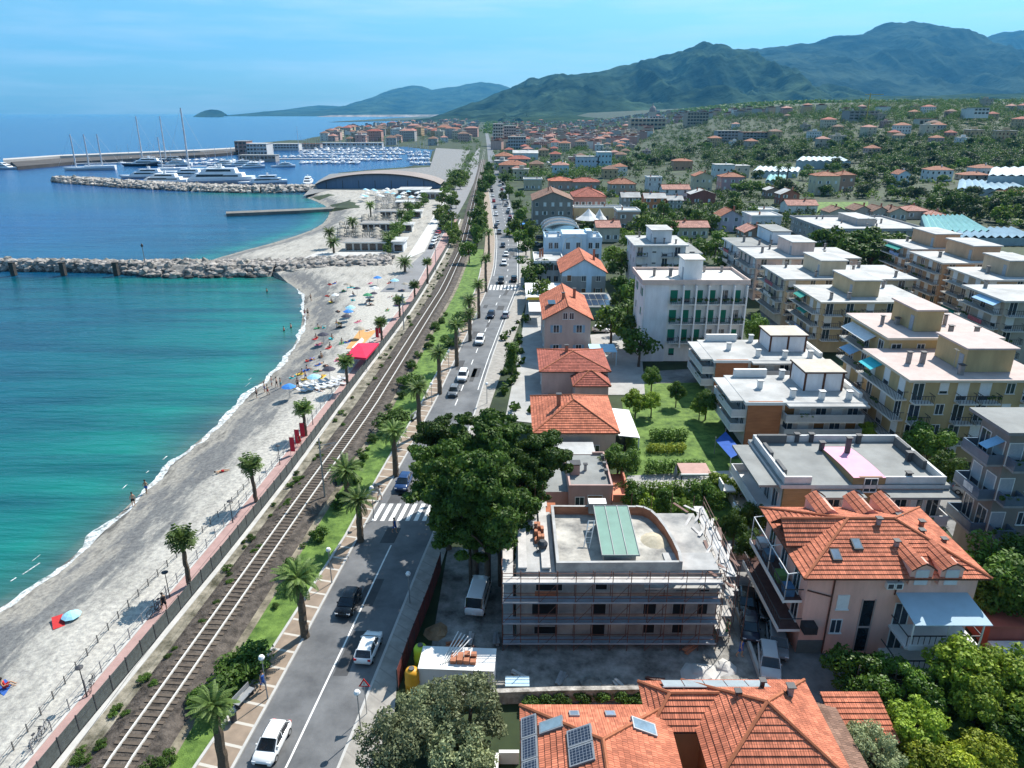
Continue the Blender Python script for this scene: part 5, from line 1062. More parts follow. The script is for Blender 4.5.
for (xa, xb, zz, hh) in ((1.6, 3.7, 4.9, 1.0), (6.4, 7.3, 5.0, .8), (10.4, 11.4, 4.9, 1.0), (12.9, 13.9, 4.9, 1.0), (1.3, 3.4, 2.5, 1.1), (6.3, 7.3, 2.5, 1.1), (10.4, 11.4, 2.6, 1.0), (12.8, 13.8, 2.6, 1.0), (1.5, 3.4, .6, .7), (6.3, 7.3, .4, 1.2), (10.5, 11.4, .7, .8), (12.9, 13.8, .7, .8), (14.8, 15.6, 4.8, 1.1), (14.8, 15.6, 2.6, 1.0)):
    MB().box(xa - .06, xb + .06, -.05, -.004, zz - .06, zz + hh + .06, 1).box(xa, xb, -.06, -.051, zz, zz + hh, 0).build('window_opening', [mat('dark interior', (.012, .012, .013), .2, 2), RAWL], b.r)
for x0_, x1_, z0_ in ((1.5, 3.4, 4.3), (1.5, 3.2, 1.9), (11.6, 12.6, 3.9)): MB().box(x0_, x1_, -.03, -.004, z0_, z0_ + .5).build('block_patch', BLOCK, b.r)
MB().box(10.2, 16.2, -.9, -.004, 5.6, 5.75, 0, top=1).build('balcony_slab', [RAW, RAWL], b.r); MB().box(12.2, 16.3, .2, 2.6, h + .003, h + .2).build('slab_end', RAWL, b.r)
# things on its roof
for nm, lb, ct, x, y, zz, sx, sy, sz, mm in (('brick_pallet', 'pallet of reddish blocks on the unfinished roof deck', 'pallet', 2.0, 5.2, h + .16, .8, 2.4, .5, BLOCK), ('mortar_mixer', 'dark mortar mixer on the unfinished roof deck', 'mixer', 2.2, 3.0, h + .16, .9, .8, .7, RAILM), ('sand_heap', 'heap of sand on the unfinished roof terrace', 'sand heap', 12.0, 4.6, z + .003, 2.4, 2.4, .35, mat('building sand', (.45, .40, .3), .2, 2))):
    if nm == 'brick_pallet':
        o = MB()
        for i in range(3):
            for j in range(6):
                for k in range(random.randint(1, 3)): o.box(x - .4 + i * .28, x - .4 + i * .28 + .25, y - 1.2 + j * .4, y - 1.2 + j * .4 + .37, .12 + k * .2, .12 + k * .2 + .19)
        o.box(x - .45, x + .45, y - 1.25, y + 1.2, 0, .1)
    elif nm == 'mortar_mixer': o = MB().lathe([(.1, .25), (.42, .4), (.45, .7), (.25, .95)], 10, o=(x, y, 0)).tube([(x - .5, y - .4, 0), (x, y, .5), (x + .5, y - .4, 0)], .04).tube([(x - .5, y + .4, 0), (x, y, .5), (x + .5, y + .4, 0)], .04)
    else: o = MB().lathe([(1.3, 0), (1.0, .12), (.5, .3), (.1, .38)], 12, o=(x, y, 0))
    tag(o.build(nm, mm, None, (bx, by, zz)), lb, ct)
# scaffolding: front, both flanks and a landing at the left
SC = thing('scaffolding', 'rusty tube scaffolding with grey decks and guard rails round the unfinished building', 'scaffolding', (bx, by, 0))
LV = [.7, 2.7, 4.7, 6.55]
sx = [-1.1 + 1.44 * k for k in range(13)]
for i, x in enumerate(sx):
    for y in (-1.45, -.5): MB().tube([(x, y, -.5), (x, y, 7.7 if y < -1 else 7.1)], .035, 5).build('standard', RUST, SC)
for zl in LV:
    MB().box(-1.1, sx[-1], -1.42, -.52, zl - .06, zl).build('deck', DECK if zl < 6.5 else DECKW, SC)
    q = MB(); q.tube([(-1.1, -1.47, zl + .5), (sx[-1], -1.47, zl + .5)], .028, 4).tube([(-1.1, -1.47, zl + 1.0), (sx[-1], -1.47, zl + 1.0)], .028, 4); q.build('guard_rail', RUST, SC)
    MB().box(-1.1, sx[-1], -1.5, -1.475, zl, zl + .16).build('toe_board', DECK, SC)
for i in range(0, 12, 2):
    for zl in (0, 2.7, 4.7): MB().tube([(sx[i], -1.48, zl + .1), (sx[i + 1], -1.48, zl + 1.9)], .025, 4).build('brace', RUST, SC)
for side, xa, xb, y0, y1 in (('R', w + .25, w + 1.15, -.45, d + 1.2), ('L', -1.15, -.25, -.45, d + .8)):
    ys = [y0 + (y1 - y0) * k / 5 for k in range(6)]
    for y in ys:
        for x in (xa, xb): MB().tube([(x, y, -.5), (x, y, 7.6)], .035, 5).build('standard', RUST, SC)
    for zl in LV:
        MB().box(xa, xb, y0, y1, zl - .06, zl).build('deck', DECKW, SC); q = MB(); xo = xb if side == 'R' else xa
        q.tube([(xo, y0, zl + .5), (xo, y1, zl + .5)], .028, 4).tube([(xo, y0, zl + 1.0), (xo, y1, zl + 1.0)], .028, 4); q.build('guard_rail', RUST, SC)
    for k in range(5): MB().tube([(xo, ys[k], .7 + 1.5 * (k % 3)), (xo, ys[k + 1], 2.7 + 1.5 * (k % 3))], .025, 4).build('brace', RUST, SC)
for x in (.5, 2.4): MB().box(x - .35, x + .35, .2, d + .6, h + .25, h + .42).build('plank_walk', DECKW, SC)
MB().box(-.2, 2.9, d + .61, d + 1.4, h + .25, h + .42).build('plank_walk', DECKW, SC)
for k in range(34):
    o = MB().box(-.13, .13, -random.uniform(.5, 1.5), random.uniform(.4, 1.2), 0, .05).build('loose_plank', DECKW if k % 3 else RUST, SC, (w + random.uniform(-1.2, 1.5), random.uniform(.2, d + 1.5), random.choice([h + .02, h + .1, 6.6, 4.75, 2.75])), random.uniform(-.7, .7)); o.rotation_euler.x = random.uniform(-.12, .25)
for y in (1.6, 4.2, 6.8, 9.4): MB().box(w + .2, w + 2.2, y, y + .9, LV[int(y) % 3] + .9, LV[int(y) % 3] + .96).build('deck', DECKW, SC)
for k in range(5): MB().tube([(w + 2.2, -.4 + 2.3 * k, -.5), (w + 2.2, -.4 + 2.3 * k, 6.2)], .035, 5).build('standard', RUST, SC)
for k in range(6): MB().tube([(-1.0 + .7 * k, d + 1.3, -.5), (-1.0 + .7 * k, d + 1.3, h + 2.2)], .035, 5).build('standard', RUST, SC)
for x in (9, 10.9, 12.8, 14.7): MB().tube([(x, d + 1.6, -.5), (x, d + 1.6, h + 1.2)], .035, 5).build('standard', RUST, SC)
MB().box(8.5, 15.5, d + 1.2, d + 2.0, 3.4, 3.5).build('deck', DECKW, SC)
# --- the yard: site cabin, tanks, stacks, fence, wall
X0, Y0 = at(420, 692); b = Bld('site_cabin', 'white site cabin at the roadside end of the construction yard', 'site cabin', X0, Y0, 5.6, 2.3, 2.3); b.r.rotation_euler.z = R(-3)
MB().box(0, 5.6, 0, 2.3, 0, 2.2).build('wall', mat('pale cabin panel', (.60, .62, .63), .06, .6), b.r); MB().box(-.06, 5.66, -.06, 2.36, 2.203, 2.3).build('roof', WHITE, b.r); b.win('F', 3.2, .9, .9, .9, 'white', 'plain'); MB().box(4.4, 5.2, -.05, -.004, .05, 2.0).build('door', SHUT['grey'], b.r)
cab = (X0, Y0)
q = MB(); [q.box(2.3 + .5 * i, 2.3 + .5 * i + .42, .5 + .52 * j, .5 + .52 * j + .44, 2.305, 2.305 + random.uniform(.25, .5)) for i in range(4) for j in range(2)]
tag(q.build('formwork_stack', BLOCK, None, (X0, Y0, 0), R(-3)), 'stack of rust brown formwork pieces on the white site cabin', 'stack')
q = MB(); [q.tube([(1.6 + .18 * i, .4 + .1 * i, 2.36 + .02 * i), (2.5 + .3 * i, 3.9 - .35 * i, 2.5 + .15 * i)], .05, 5) for i in range(5)]
tag(q.build('pole_bundle', WHITE, None, (X0, Y0, 0), R(-3)), 'loose bundle of white poles leaning over the site cabin roof', 'poles')
for px, lb, c in (((421.5, 668), 'tall lime green plastic tank behind the orange one', (.42, .55, .03)), ((413, 692), 'orange plastic tank at the corner of the site cabin', (.62, .30, .02))):
    x, y = at(*px); o = MB().lathe([(.5, 0), (.54, .1), (.54, .9), (.57, .95), (.57, 1.05), (.54, 1.1), (.54, 1.9), (.45, 2.1), (.2, 2.2)], 16).build('plastic_tank', mat('tank plastic %.2f' % c[0], c, .1, 2, rough=.45), None, (x, y, 0), smooth_=True); tag(o, lb, 'tank'); MB().lathe([(.2, 2.2), (.22, 2.22), (.22, 2.3)], 12).build('lid', mat('tank lid', (.1, .1, .1), .1), o)
def fence_run(name, label, P, hh, panel, postm, step=2.2, cat='fence', z=0, pw=.04, maxp=60, thick=.03, rail=None):
    b = thing(name, label, cat, (P[0][0], P[0][1], z)); o = Vector((P[0][0], P[0][1], 0)); q = MB()
    for (a, c), (e, f) in zip(P[:-1], P[1:]):
        l = math.hypot(e - a, f - c); nx_, ny_ = -(f - c) / l * thick / 2, (e - a) / l * thick / 2
        if panel: q.prism([(a + nx_ - o.x, c + ny_ - o.y), (a - nx_ - o.x, c - ny_ - o.y), (e - nx_ - o.x, f - ny_ - o.y), (e + nx_ - o.x, f + ny_ - o.y)], 0, hh)
    if panel: q.build('panel', panel, b)
    L_ = sum(math.hypot(q_[0] - p_[0], q_[1] - p_[1]) for p_, q_ in zip(P[:-1], P[1:])); n = int(L_ / step) + 1; pm_ = MB().box(-pw, pw, -pw, pw, 0, hh + .1).data('post', postm)
    pts = resample(P, max(2, n))
    for x, y in pts[:maxp]: link('post', pm_, b, (x - o.x, y - o.y, 0))
    if rail:
        for zr in rail: MB().tube([(x - o.x, y - o.y, zr) for x, y in pts], .02, 4).build('rail', postm, b)
    return b
NET = mat('dark green fence netting', (.03, .045, .04), .3, 2); SITEF = mat('maroon site netting', (.14, .035, .03), .3, 2)
fence_run('site_fence', 'dark and maroon netting fence between pavement and construction yard', [at(x, y) for x, y in ((398, 690), (412, 650), (430, 603), (441, 570))], 1.9, SITEF, RAILM, 1.6)
q = MB().box(0, 1.7, 0, .9, .12, 1.0, 0).box(0, 1.7, 0, .9, 0, .1, 0).box(-.05, 1.75, -.05, .95, 1.003, 1.1, 1); tag(q.build('tool_box', [METAL, mat('pale blue lid', (.42, .58, .68), .08, 1)], None, (*at(506, 697), 0)), 'pale blue lidded tool box by the stone boundary wall', 'box')
STONE = mat('rubble stone', (.26, .24, .21), .4, 1.6, col2=(.36, .34, .31), bump=.8, bscale=3)
def wall_run(label, px, hh, t, m=STONE, z=0, name='boundary_wall'):
    P = [at(*p, z) for p in px]; q = wall_strip(P, t, z - 1, z + hh, 0, 0); return tag(q.build(name, m), label, 'wall')
wall_run('rubble stone wall between the construction yard and the orange tiled houses', [(415, 712), (480, 705), (560, 702), (640, 701)], 1.1, .4)
wall_run('low white wall corner beside the small lawn', [(497, 790), (499, 764), (519, 764)], 1.0, .25, WHITE)
wall_run('stone wall between the pink house garden and the lower trees', [(880, 706), (935, 700), (1030, 700)], 1.3, .35)
wall_run('pale kerb wall along the parked cars', [(773, 712), (738, 612)], .5, .25, conc)
wall_run('low wall along the garden end of the lane', [(700, 559), (760, 561), (792, 561)], .8, .3)
X0, Y0 = at(985, 648); b = Bld('garage', 'long garage with red flat roof and white front right of the pink house', 'garage', X0, Y0, 8, 4.5, 2.2); b.wall(plaster((.42, .12, .09))); MB().box(-.3, 8.3, -.3, 4.8, 2.203, 2.4).build('roof', mat('red roof coat', (.42, .12, .08), .12, .6), b.r); MB().box(-.2, 8, -1.4, -.31, -.5, 1.0).build('front_wall', WHITE, b.r)

# rubble and clutter in the yard, and the shaded garden terrace
for lb, px, py, r_, mm in (('heap of pale rubble at the right foot of the scaffolding', 700, 676, 1.5, conc), ('heap of brown earth beside the site fence', 437, 632, 1.1, mat('brown spoil', (.25, .16, .09), .3, 1, bump=.5)), ('small grey rubble heap near the boundary wall', 590, 684, .9, dust), ('low heap of rubble by the worker in blue', 724, 668, 1.0, conc)):
    x, y = at(px, py); q = MB(); n = 9
    rr = [[r_ * (1 - i / 4.6) * random.uniform(.75, 1.2) for k in range(n)] for i in range(5)]; V = [(rr[i][k] * math.cos(k * 6.283 / n), rr[i][k] * math.sin(k * 6.283 / n), .04 + i * r_ * .11) for i in range(5) for k in range(n)]
    q.mesh(V, [(i * n + k, i * n + (k + 1) % n, (i + 1) * n + (k + 1) % n, (i + 1) * n + k) for i in range(4) for k in range(n)] + [tuple(range(4 * n, 5 * n))]); tag(q.build('rubble_heap', mm, None, (x, y, 0)), lb, 'heap')
for k, (px, py) in enumerate([(470, 640), (478, 655), (455, 645), (560, 680), (620, 688), (655, 682), (690, 650), (497, 640), (520, 676), (640, 690), (733, 690), (705, 690)]):
    x, y = at(px, py); q = MB()
    for i in range(random.randint(3, 6)): q.box(-.12, .12, -.7, .7, .045 + i * .07, .11 + i * .07, 0, random.uniform(-.15, .15), (random.uniform(-.2, .2), random.uniform(-.1, .1), 0))
    tag(q.build('plank_pile', [DECKW, RUST, BLOCK, METAL][k % 4], None, (x, y, 0), k * .9), 'low pile of building planks lying about the construction yard', 'pile', 'plank piles in the construction yard')
X0, Y0 = at(680, 492); t = thing('garden_pergola', 'dark garden pergola with pale front beam beyond the unfinished roof', 'pergola', (X0, Y0, 0)); MB().box(0, 3.4, 0, 2.6, 2.3, 2.42).build('roof', mat('pinkish canopy', (.42, .26, .22), .1, 1), t); MB().box(-.1, 3.5, -.2, -.005, 2.2, 2.4).build('beam', WHITE, t)
for x in (0, 3.3):
    for y in (0, 2.5): MB().box(x, x + .1, y, y + .1, 0, 2.29).build('post', RAILM, t)
x, y = at(680, 488); t = thing('parasol', 'closed grey parasol beside the garden pergola', 'parasol', (x - .7, y, 0)); MB().tube([(0, 0, 0), (0, 0, 3)], .04, 5).build('pole', METAL, t); MB().lathe([(.12, 1.3), (.25, 1.5), (.15, 2.4), (.03, 3.0)], 8).build('canopy', mat('grey canvas', (.25, .26, .3), .1, 1), t)
P = [Vector((*at(*p, 2.4), 2.4)) for p in ((716, 437), (731, 458), (743, 452), (726, 428))]; o = P[0].copy(); t = thing('sun_sail', 'deep blue sun sail with grey edge strip beside the orange brick block', 'sun sail', (o.x, o.y, 0)); MB().face([p - Vector((o.x, o.y, .5 * (i in (0, 3)))) for i, p in enumerate(P)]).build('sail', mat('deep blue canvas', (.02, .08, .32), .15, 1), t)
for p in P: MB().tube([(p.x - o.x, p.y - o.y, 0), (p.x - o.x, p.y - o.y, 2.4)], .05, 5).build('post', METAL, t)
# ================================================================ VEGETATION
F_PINE = foliage('pine needles', (.015, .045, .009), (.11, .19, .025)); F_BRI = foliage('bright leaves', (.05, .12, .008), (.34, .44, .045)); F_MID = foliage('green leaves', (.02, .062, .009), (.13, .22, .028))
F_OLI = foliage('olive leaves', (.09, .115, .055), (.38, .42, .22)); F_DARK = foliage('dark glossy leaves', (.018, .055, .009), (.13, .23, .025), rough=.45); F_PALM = foliage('palm leaves', (.03, .07, .012), (.17, .25, .06)); F_LIME = foliage('lime leaves', (.10, .16, .008), (.46, .50, .04))
BARK = mat('bark', (.10, .075, .055), .35, 3, bump=.5); PBARK = mat('palm bark', (.16, .12, .085), .4, 4, bump=.8, stretch=(1, 1, 5))
def leaves_mesh(name, m, clumps, per, size, seed=1, flat=.75, spread=.9, tilt=.55):
    """crown of many small leaf faces: clumps = [(x,y,z,r)], leaves lie on and inside each clump, facing roughly outwards"""
    g = np.random.default_rng(seed); V = []
    for (cx, cy_, cz, r) in clumps:
        n = max(6, int(per * (r ** 1.6))); d = g.normal(size=(n, 3)); d /= np.linalg.norm(d, axis=1)[:, None]
        rad = r * (1 - np.abs(g.normal(0, .22, n))).clip(.25, 1.12) * (1 + .18 * np.sin(d[:, 0] * 7 + cx) * np.cos(d[:, 1] * 6 + cy_))
        p = d * rad[:, None] * np.array((1, 1, flat)) + np.array((cx, cy_, cz)); nn = d + g.normal(0, tilt, (n, 3)); nn[:, 2] += .25; nn /= np.linalg.norm(nn, axis=1)[:, None]
        a = np.cross(nn, g.normal(size=(n, 3))); a /= np.linalg.norm(a, axis=1)[:, None] + 1e-9; b = np.cross(nn, a)
        s = (size * g.uniform(.55, 1.3, n))[:, None]; q = np.stack([p - a * s * .5 - b * s * .32, p + a * s * .5 - b * s * .2, p + a * s * .42 + b * s * .34, p - a * s * .45 + b * s * .22], 1); V.append(q.reshape(-1, 3))
    V = np.concatenate(V).astype(np.float32); nf = len(V) // 4; me = D.meshes.new(name); me.vertices.add(len(V)); me.vertices.foreach_set('co', V.ravel()); me.loops.add(nf * 4); me.polygons.add(nf)
    me.loops.foreach_set('vertex_index', np.arange(nf * 4, dtype=np.int32)); me.polygons.foreach_set('loop_start', np.arange(0, nf * 4, 4, dtype=np.int32)); me.materials.append(m); me.update(calc_edges=True); return me
def clump_cloud(n, rx, ry, rz, r0, r1, seed, shell=.55, cz=0, shape=None):
    g = random.Random(seed); out = []
    while len(out) < n:
        a, u = g.uniform(0, 6.283), g.uniform(-.7, 1); k = g.uniform(shell, 1) ; s = math.sqrt(max(0, 1 - u * u)); x, y, z = k * s * math.cos(a), k * s * math.sin(a), k * u
        x *= g.uniform(.75, 1.15); y *= g.uniform(.75, 1.15)
        if shape and not shape(x, y, z): continue
        out.append((x * rx, y * ry, cz + z * rz, g.uniform(r0, r1)))
    return out
def trunk_mesh(h, r, clumps, limbs=6, seed=0, m=None, lean=.03):
    g = random.Random(seed); q = MB(); top = (g.uniform(-1, 1) * lean * h, g.uniform(-1, 1) * lean * h, h * .55)
    q.tube([(0, 0, -.6), (0, 0, .1), (top[0] * .4, top[1] * .4, h * .28), top, (top[0] * 1.4, top[1] * 1.4, h * .8)], [r * 1.5, r * 1.15, r * .9, r * .7, r * .25], 8)
    for c in g.sample(clumps, min(limbs, len(clumps))):
        k = g.uniform(.55, 1); s = (top[0] * k, top[1] * k, h * .55 * k); q.tube([s, ((s[0] + c[0]) / 2, (s[1] + c[1]) / 2, (s[2] * .4 + c[2] * .6)), (c[0] * .95, c[1] * .95, c[2])], [r * .5, r * .32, r * .1], 5)
    return q.data('trunk', m or BARK, True)
KINDS = {}
def kind(key, m, h, rx, rz, n, r0, r1, per, size, variants=3, seed=0, tr=.16, shell=.5, flat=.75, czf=.64, tilt=.55):
    KINDS[key] = []
    for v in range(variants):
        cl = clump_cloud(n, rx, rx, rz, r0, r1, seed + v * 17, shell, h * czf); KINDS[key].append((leaves_mesh('crown', m, cl, per, size, seed + v, flat, tilt=tilt), trunk_mesh(h, tr, cl, 6, seed + v), h))
kind('pine', F_PINE, 13, 4.7, 4.0, 74, .5, 1.15, 420, .28, 4, 3, .3, .3, .5, .64)
kind('broad', F_MID, 6, 2.5, 2.1, 26, .6, 1.1, 300, .26, 3, 31, .16); kind('bright', F_BRI, 5, 2.3, 1.9, 26, .55, 1.0, 300, .25, 3, 61, .14); kind('olive', F_OLI, 5, 2.6, 2.0, 40, .5, .9, 430, .17, 3, 91, .18, tilt=.9)
kind('citrus', F_DARK, 3.6, 1.9, 1.5, 24, .5, .8, 380, .2, 3, 121, .1, czf=.58); kind('lime', F_LIME, 3.5, 1.9, 1.4, 24, .45, .8, 380, .2, 2, 151, .1, czf=.58); kind('bush', F_MID, 1.6, 1.1, .7, 12, .35, .6, 420, .17, 3, 181, .06, czf=.5)
kind('cypress', F_PINE, 9, .75, 3.9, 26, .45, .75, 300, .22, 2, 211, .12, .2, 1.2, .52); kind('conifer', F_DARK, 7, 1.7, 3.0, 26, .5, .9, 300, .24, 2, 241, .14, .3, .9, .5)
kind('far_broad', F_MID, 6, 2.8, 2.3, 14, .9, 1.5, 34, .62, 4, 271, .2); F_OLI = foliage('far olive leaves', (.022, .04, .016), (.09, .125, .05)); F_BRI = foliage('far bright leaves', (.025, .065, .008), (.16, .23, .03)); kind('far_olive', F_OLI, 5, 2.6, 1.9, 14, .8, 1.3, 36, .6, 4, 301, .2); kind('far_pine', F_PINE, 10, 3.4, 3.2, 16, 1.1, 1.8, 30, .75, 3, 331, .25); kind('far_cypress', F_PINE, 10, .8, 4.4, 10, .7, 1.0, 60, .5, 1, 361, .15, .2, 1.4, .52); kind('far_bright', F_BRI, 5, 2.4, 1.9, 14, .8, 1.3, 36, .58, 3, 391, .16)
NAMES = {'pine': 'pine_tree', 'broad': 'broadleaf_tree', 'bright': 'broadleaf_tree', 'olive': 'olive_tree', 'citrus': 'citrus_tree', 'lime': 'citrus_tree', 'bush': 'bush', 'cypress': 'cypress_tree', 'conifer': 'conifer_tree', 'far_broad': 'broadleaf_tree', 'far_olive': 'olive_tree', 'far_pine': 'pine_tree', 'far_cypress': 'cypress_tree', 'far_bright': 'broadleaf_tree'}
def tree(key, label, x, y, h, spread=1.0, z=0, group=None, parts=True):
    cr, tr, h0 = random.choice(KINDS[key]); s = h / h0; rz = random.uniform(0, 6.28); cat = 'bush' if key == 'bush' else 'tree'
    if not parts:
        o = link(NAMES[key], cr, None, (x, y, z), rz, (s * spread, s * spread, s)); return tag(o, label, cat, group)
    t = thing(NAMES[key], label, cat, (x, y, z), rz, group); t.scale = (s * spread, s * spread, s); link('crown', cr, t); link('trunk', tr, t); return t
def tree_px(key, label, px, py, h, spread=1.0, zc=None, group=None):     # crown centre seen at (px, py)
    x, y = at(px, py, h * .62 if zc is None else zc); return tree(key, label, x, y, h, spread, 0, group)
def R_(key, rows):
    for r in rows: tree_px(key, *r)
R_('pine', [('tall dark pine overhanging the road, nearest the zebra crossing', 446, 478, 13, .95), ('tall dark pine at the seaward back of the roadside clump', 452, 447, 12.5, .9), ('tall dark pine in the middle of the roadside clump', 492, 455, 14, 1.0), ('dark pine of the clump beside the red pyramid roof', 533, 462, 12.5, .9), ('dark pine of the clump above the construction yard', 486, 506, 14.5, .9), ('dark pine standing closest to the dusky pink house', 522, 490, 11, .8), ('small dark pine under the taller ones by the yard entrance', 470, 535, 8.5, 1.0), ('dark pine of the clump leaning over the yard fence', 474, 490, 16, .8), ('dark pine between the clump and the unfinished roof', 500, 528, 10, .9)])
R_('olive', [('grey green olive tree in the bottom garden, tallest', 468, 715, 5.6, 1.0), ('grey green olive tree leaning over the pavement', 402, 745, 5.0, 1.0), ('grey green olive tree behind the site cabin', 430, 722, 4.8, .95), ('grey green olive tree at the small lawn', 455, 755, 4.6, 1.0), ('silvery olive tree at the foot of the orange outbuilding', 872, 755, 4.2, .95)])
R_('citrus', [('dark citrus tree below the stair window of the pink house', 858, 672, 3.6, 1.15), ('dark citrus tree below the pink house terraces', 897, 676, 3.4, 1.1), ('dark citrus tree against the garden stone wall', 872, 690, 2.6, 1.2), ('dark shrubby tree in the shade right of the terraces', 935, 690, 3.2, 1.1), ('dark tree at the right edge above the lime green bushes', 1012, 722, 3.4, 1.1)])
R_('bright', [('large bright green tree right of the pink house terraces', 962, 672, 5.0, 1.0), ('bright green tree below the red roofed garage', 1003, 672, 5.0, 1.0), ('bright green fig tree beside the orange outbuilding', 915, 725, 4.0, 1.0), ('bright green tree at the right edge under the garage', 1022, 700, 4.5, 1.0), ('light green tree between the terraces and the stone wall', 980, 700, 4.2, .9)])
R_('lime', [('lime green bushy tree cut by the bottom edge, left one', 925, 757, 3.2, 1.1), ('lime green bushy tree cut by the bottom edge, right one', 985, 752, 3.0, 1.1), ('yellow green bush at the corner of the lower gardens', 955, 768, 3.0, 1.1)])
R_('broad', [('tall leafy tree right of the pink house roof', 988, 575, 7.0, 1.05), ('leafy tree behind the garage, under the dark grey block', 1008, 590, 6.5, 1.0), ('leafy tree at the right edge above the red garage', 1022, 562, 7, 1.0), ('round green tree between the white block and the pink block', 756, 330, 7, .85), ('flowering dark tree between the grey roofed and the tan block', 930, 446, 7, .95), ('flowering dark tree beside the parked car, nearer the road', 945, 472, 6, .8), ('garden tree at the far end of the lawn', 652, 378, 4.5, .9), ('dark round tree in the middle of the lawn', 677, 392, 4.0, .75), ('garden tree beside the grey canopy shadow', 707, 402, 4.5, .9), ('shady tree by the terrace wall of the dusky pink house', 618, 462, 5, 1.0), ('shady garden tree right of the path', 705, 498, 4.5, 1.0), ('slim tree in the sunny garden below the grey roofed block', 735, 528, 4.5, .7), ('leafy tree beside the pink house balconies', 752, 548, 4.6, .75), ('garden tree in the shade of the grey roofed block', 752, 520, 4.6, .8)])
R_('bright', [('pale green tree in the lawn corner by the pyramid roof', 636, 402, 4.0, 1.0), ('pale green tree second from the pyramid roof', 652, 402, 3.8, .9), ('pale green bush by the lawn path', 700, 408, 3, .9), ('bright bush between the orange brick block and the tan block', 868, 432, 3.5, .9), ('bright shrub by the parked cars of the tan blocks', 850, 448, 2.6, .9), ('pale green garden tree at the near side of the path', 640, 505, 4, .9), ('yellow green shrub beside the glazed terrace', 722, 484, 3, 1.1)])
R_('conifer', [('dark conifer beside the hedge in the garden', 636, 492, 6.5, .9), ('dark conifer under the long hedge', 664, 500, 4.5, 1.0)]); R_('cypress', [('dark slender cypress beside the forecourt', 512, 352, 7.5, 1.3), ('dark cypress left of the glazed pavilion', 531, 232, 9, 1.2), ('dark cypress by the red walled cottages', 783, 186, 9, 1.0)])
# clipped hedges
def hedge(label, px, hh, wd, m):
    P = resample([at(*p) for p in px], max(3, int(math.dist(at(*px[0]), at(*px[-1])) / .8))); ox, oy = P[0]; cl = [(x - ox + random.uniform(-.15, .15), y - oy + random.uniform(-.15, .15), hh * f, wd * .55) for x, y in P for f in (.35, .75)]
    tag(link('hedge', leaves_mesh('hedge', m, cl, 300, .2, len(px)), None, (ox, oy, 0)), label, 'hedge')
F_BRI = foliage('hedge leaves', (.04, .1, .01), (.22, .32, .04)); hedge('bright clipped hedge along the near side of the garden path', [(622, 500), (680, 499)], 2.2, 1.6, F_BRI); hedge('clipped hedge continuing right of the garden terrace', [(700, 498), (748, 496)], 2.2, 1.8, F_BRI)
hedge('dark hedge between the lawn and the path', [(650, 474), (700, 474)], 1.8, 1.4, F_DARK); hedge('green hedge down the left side of the lawn', [(634, 470), (628, 425)], 2.0, 1.4, F_MID); hedge('round topped hedge across the lawn', [(655, 440), (682, 440)], 1.4, 1.6, F_MID); hedge('low hedge at the near edge of the lawn', [(652, 452), (680, 452)], 1.0, 1.4, F_LIME)
# dark pine hedge beside the pink block
for k, (px, py) in enumerate([(825, 245), (842, 243), (858, 246), (874, 243), (890, 246), (903, 250), (850, 256), (872, 258), (893, 262)]): tree_px('far_pine', 'tall dark pine in the dense belt before the long grey building', px, py, 11, 1.15, None, 'pines in the dark belt')
# trees along the landward road side, in gardens and around houses
rs = [(505, 178), (509, 190), (503, 196), (520, 216), (515, 225), (524, 236), (530, 226), (526, 245), (512, 172), (531, 268), (541, 292), (530, 278), (618, 300), (628, 312), (612, 322), (632, 327), (640, 344), (622, 285), (636, 296), (545, 268), (613, 255), (622, 262), (518, 205), (520, 194), (640, 225), (655, 226), (668, 228), (630, 240), (648, 241), (700, 218), (712, 222), (735, 205), (752, 212), (690, 214), (720, 240), (702, 248), (664, 208), (640, 208), (735, 196), (760, 236), (770, 232), (716, 248), (842, 225), (690, 260), (676, 262), (728, 262)]
for px, py in rs: tree_px(random.choice(['far_broad', 'far_pine', 'far_bright', 'far_broad']), 'garden tree between the houses landward of the road', px, py, random.uniform(5, 8), 1.0, None, 'garden trees among the roadside houses')
# trees and scrub between railway and road, and between railway and the beach street
for k in range(46):
    Y = random.uniform(205, 560); x = random.uniform(railC(Y) + 3.2, max(railC(Y) + 3.6, pavL(min(Y, 400)) - 1)) if Y < 400 else railC(Y) + random.uniform(3.5, 8)
    tree(random.choice(['far_pine', 'far_pine', 'far_broad']), 'dark tree in the green strip between railway and road', x, Y, random.uniform(5, 9), .85, 0, 'trees between railway and road')
for k in range(44):
    Y = random.uniform(232, 520); x = railC(Y) - random.uniform(4.5, 15) * smooth(225, 320, Y) - 2.5
    tree(random.choice(['far_bright', 'far_bright', 'far_broad']), 'bright leafy tree between railway and beach street', x, Y, random.uniform(3.5, 6), 1.0, 0, 'trees between railway and beach street')
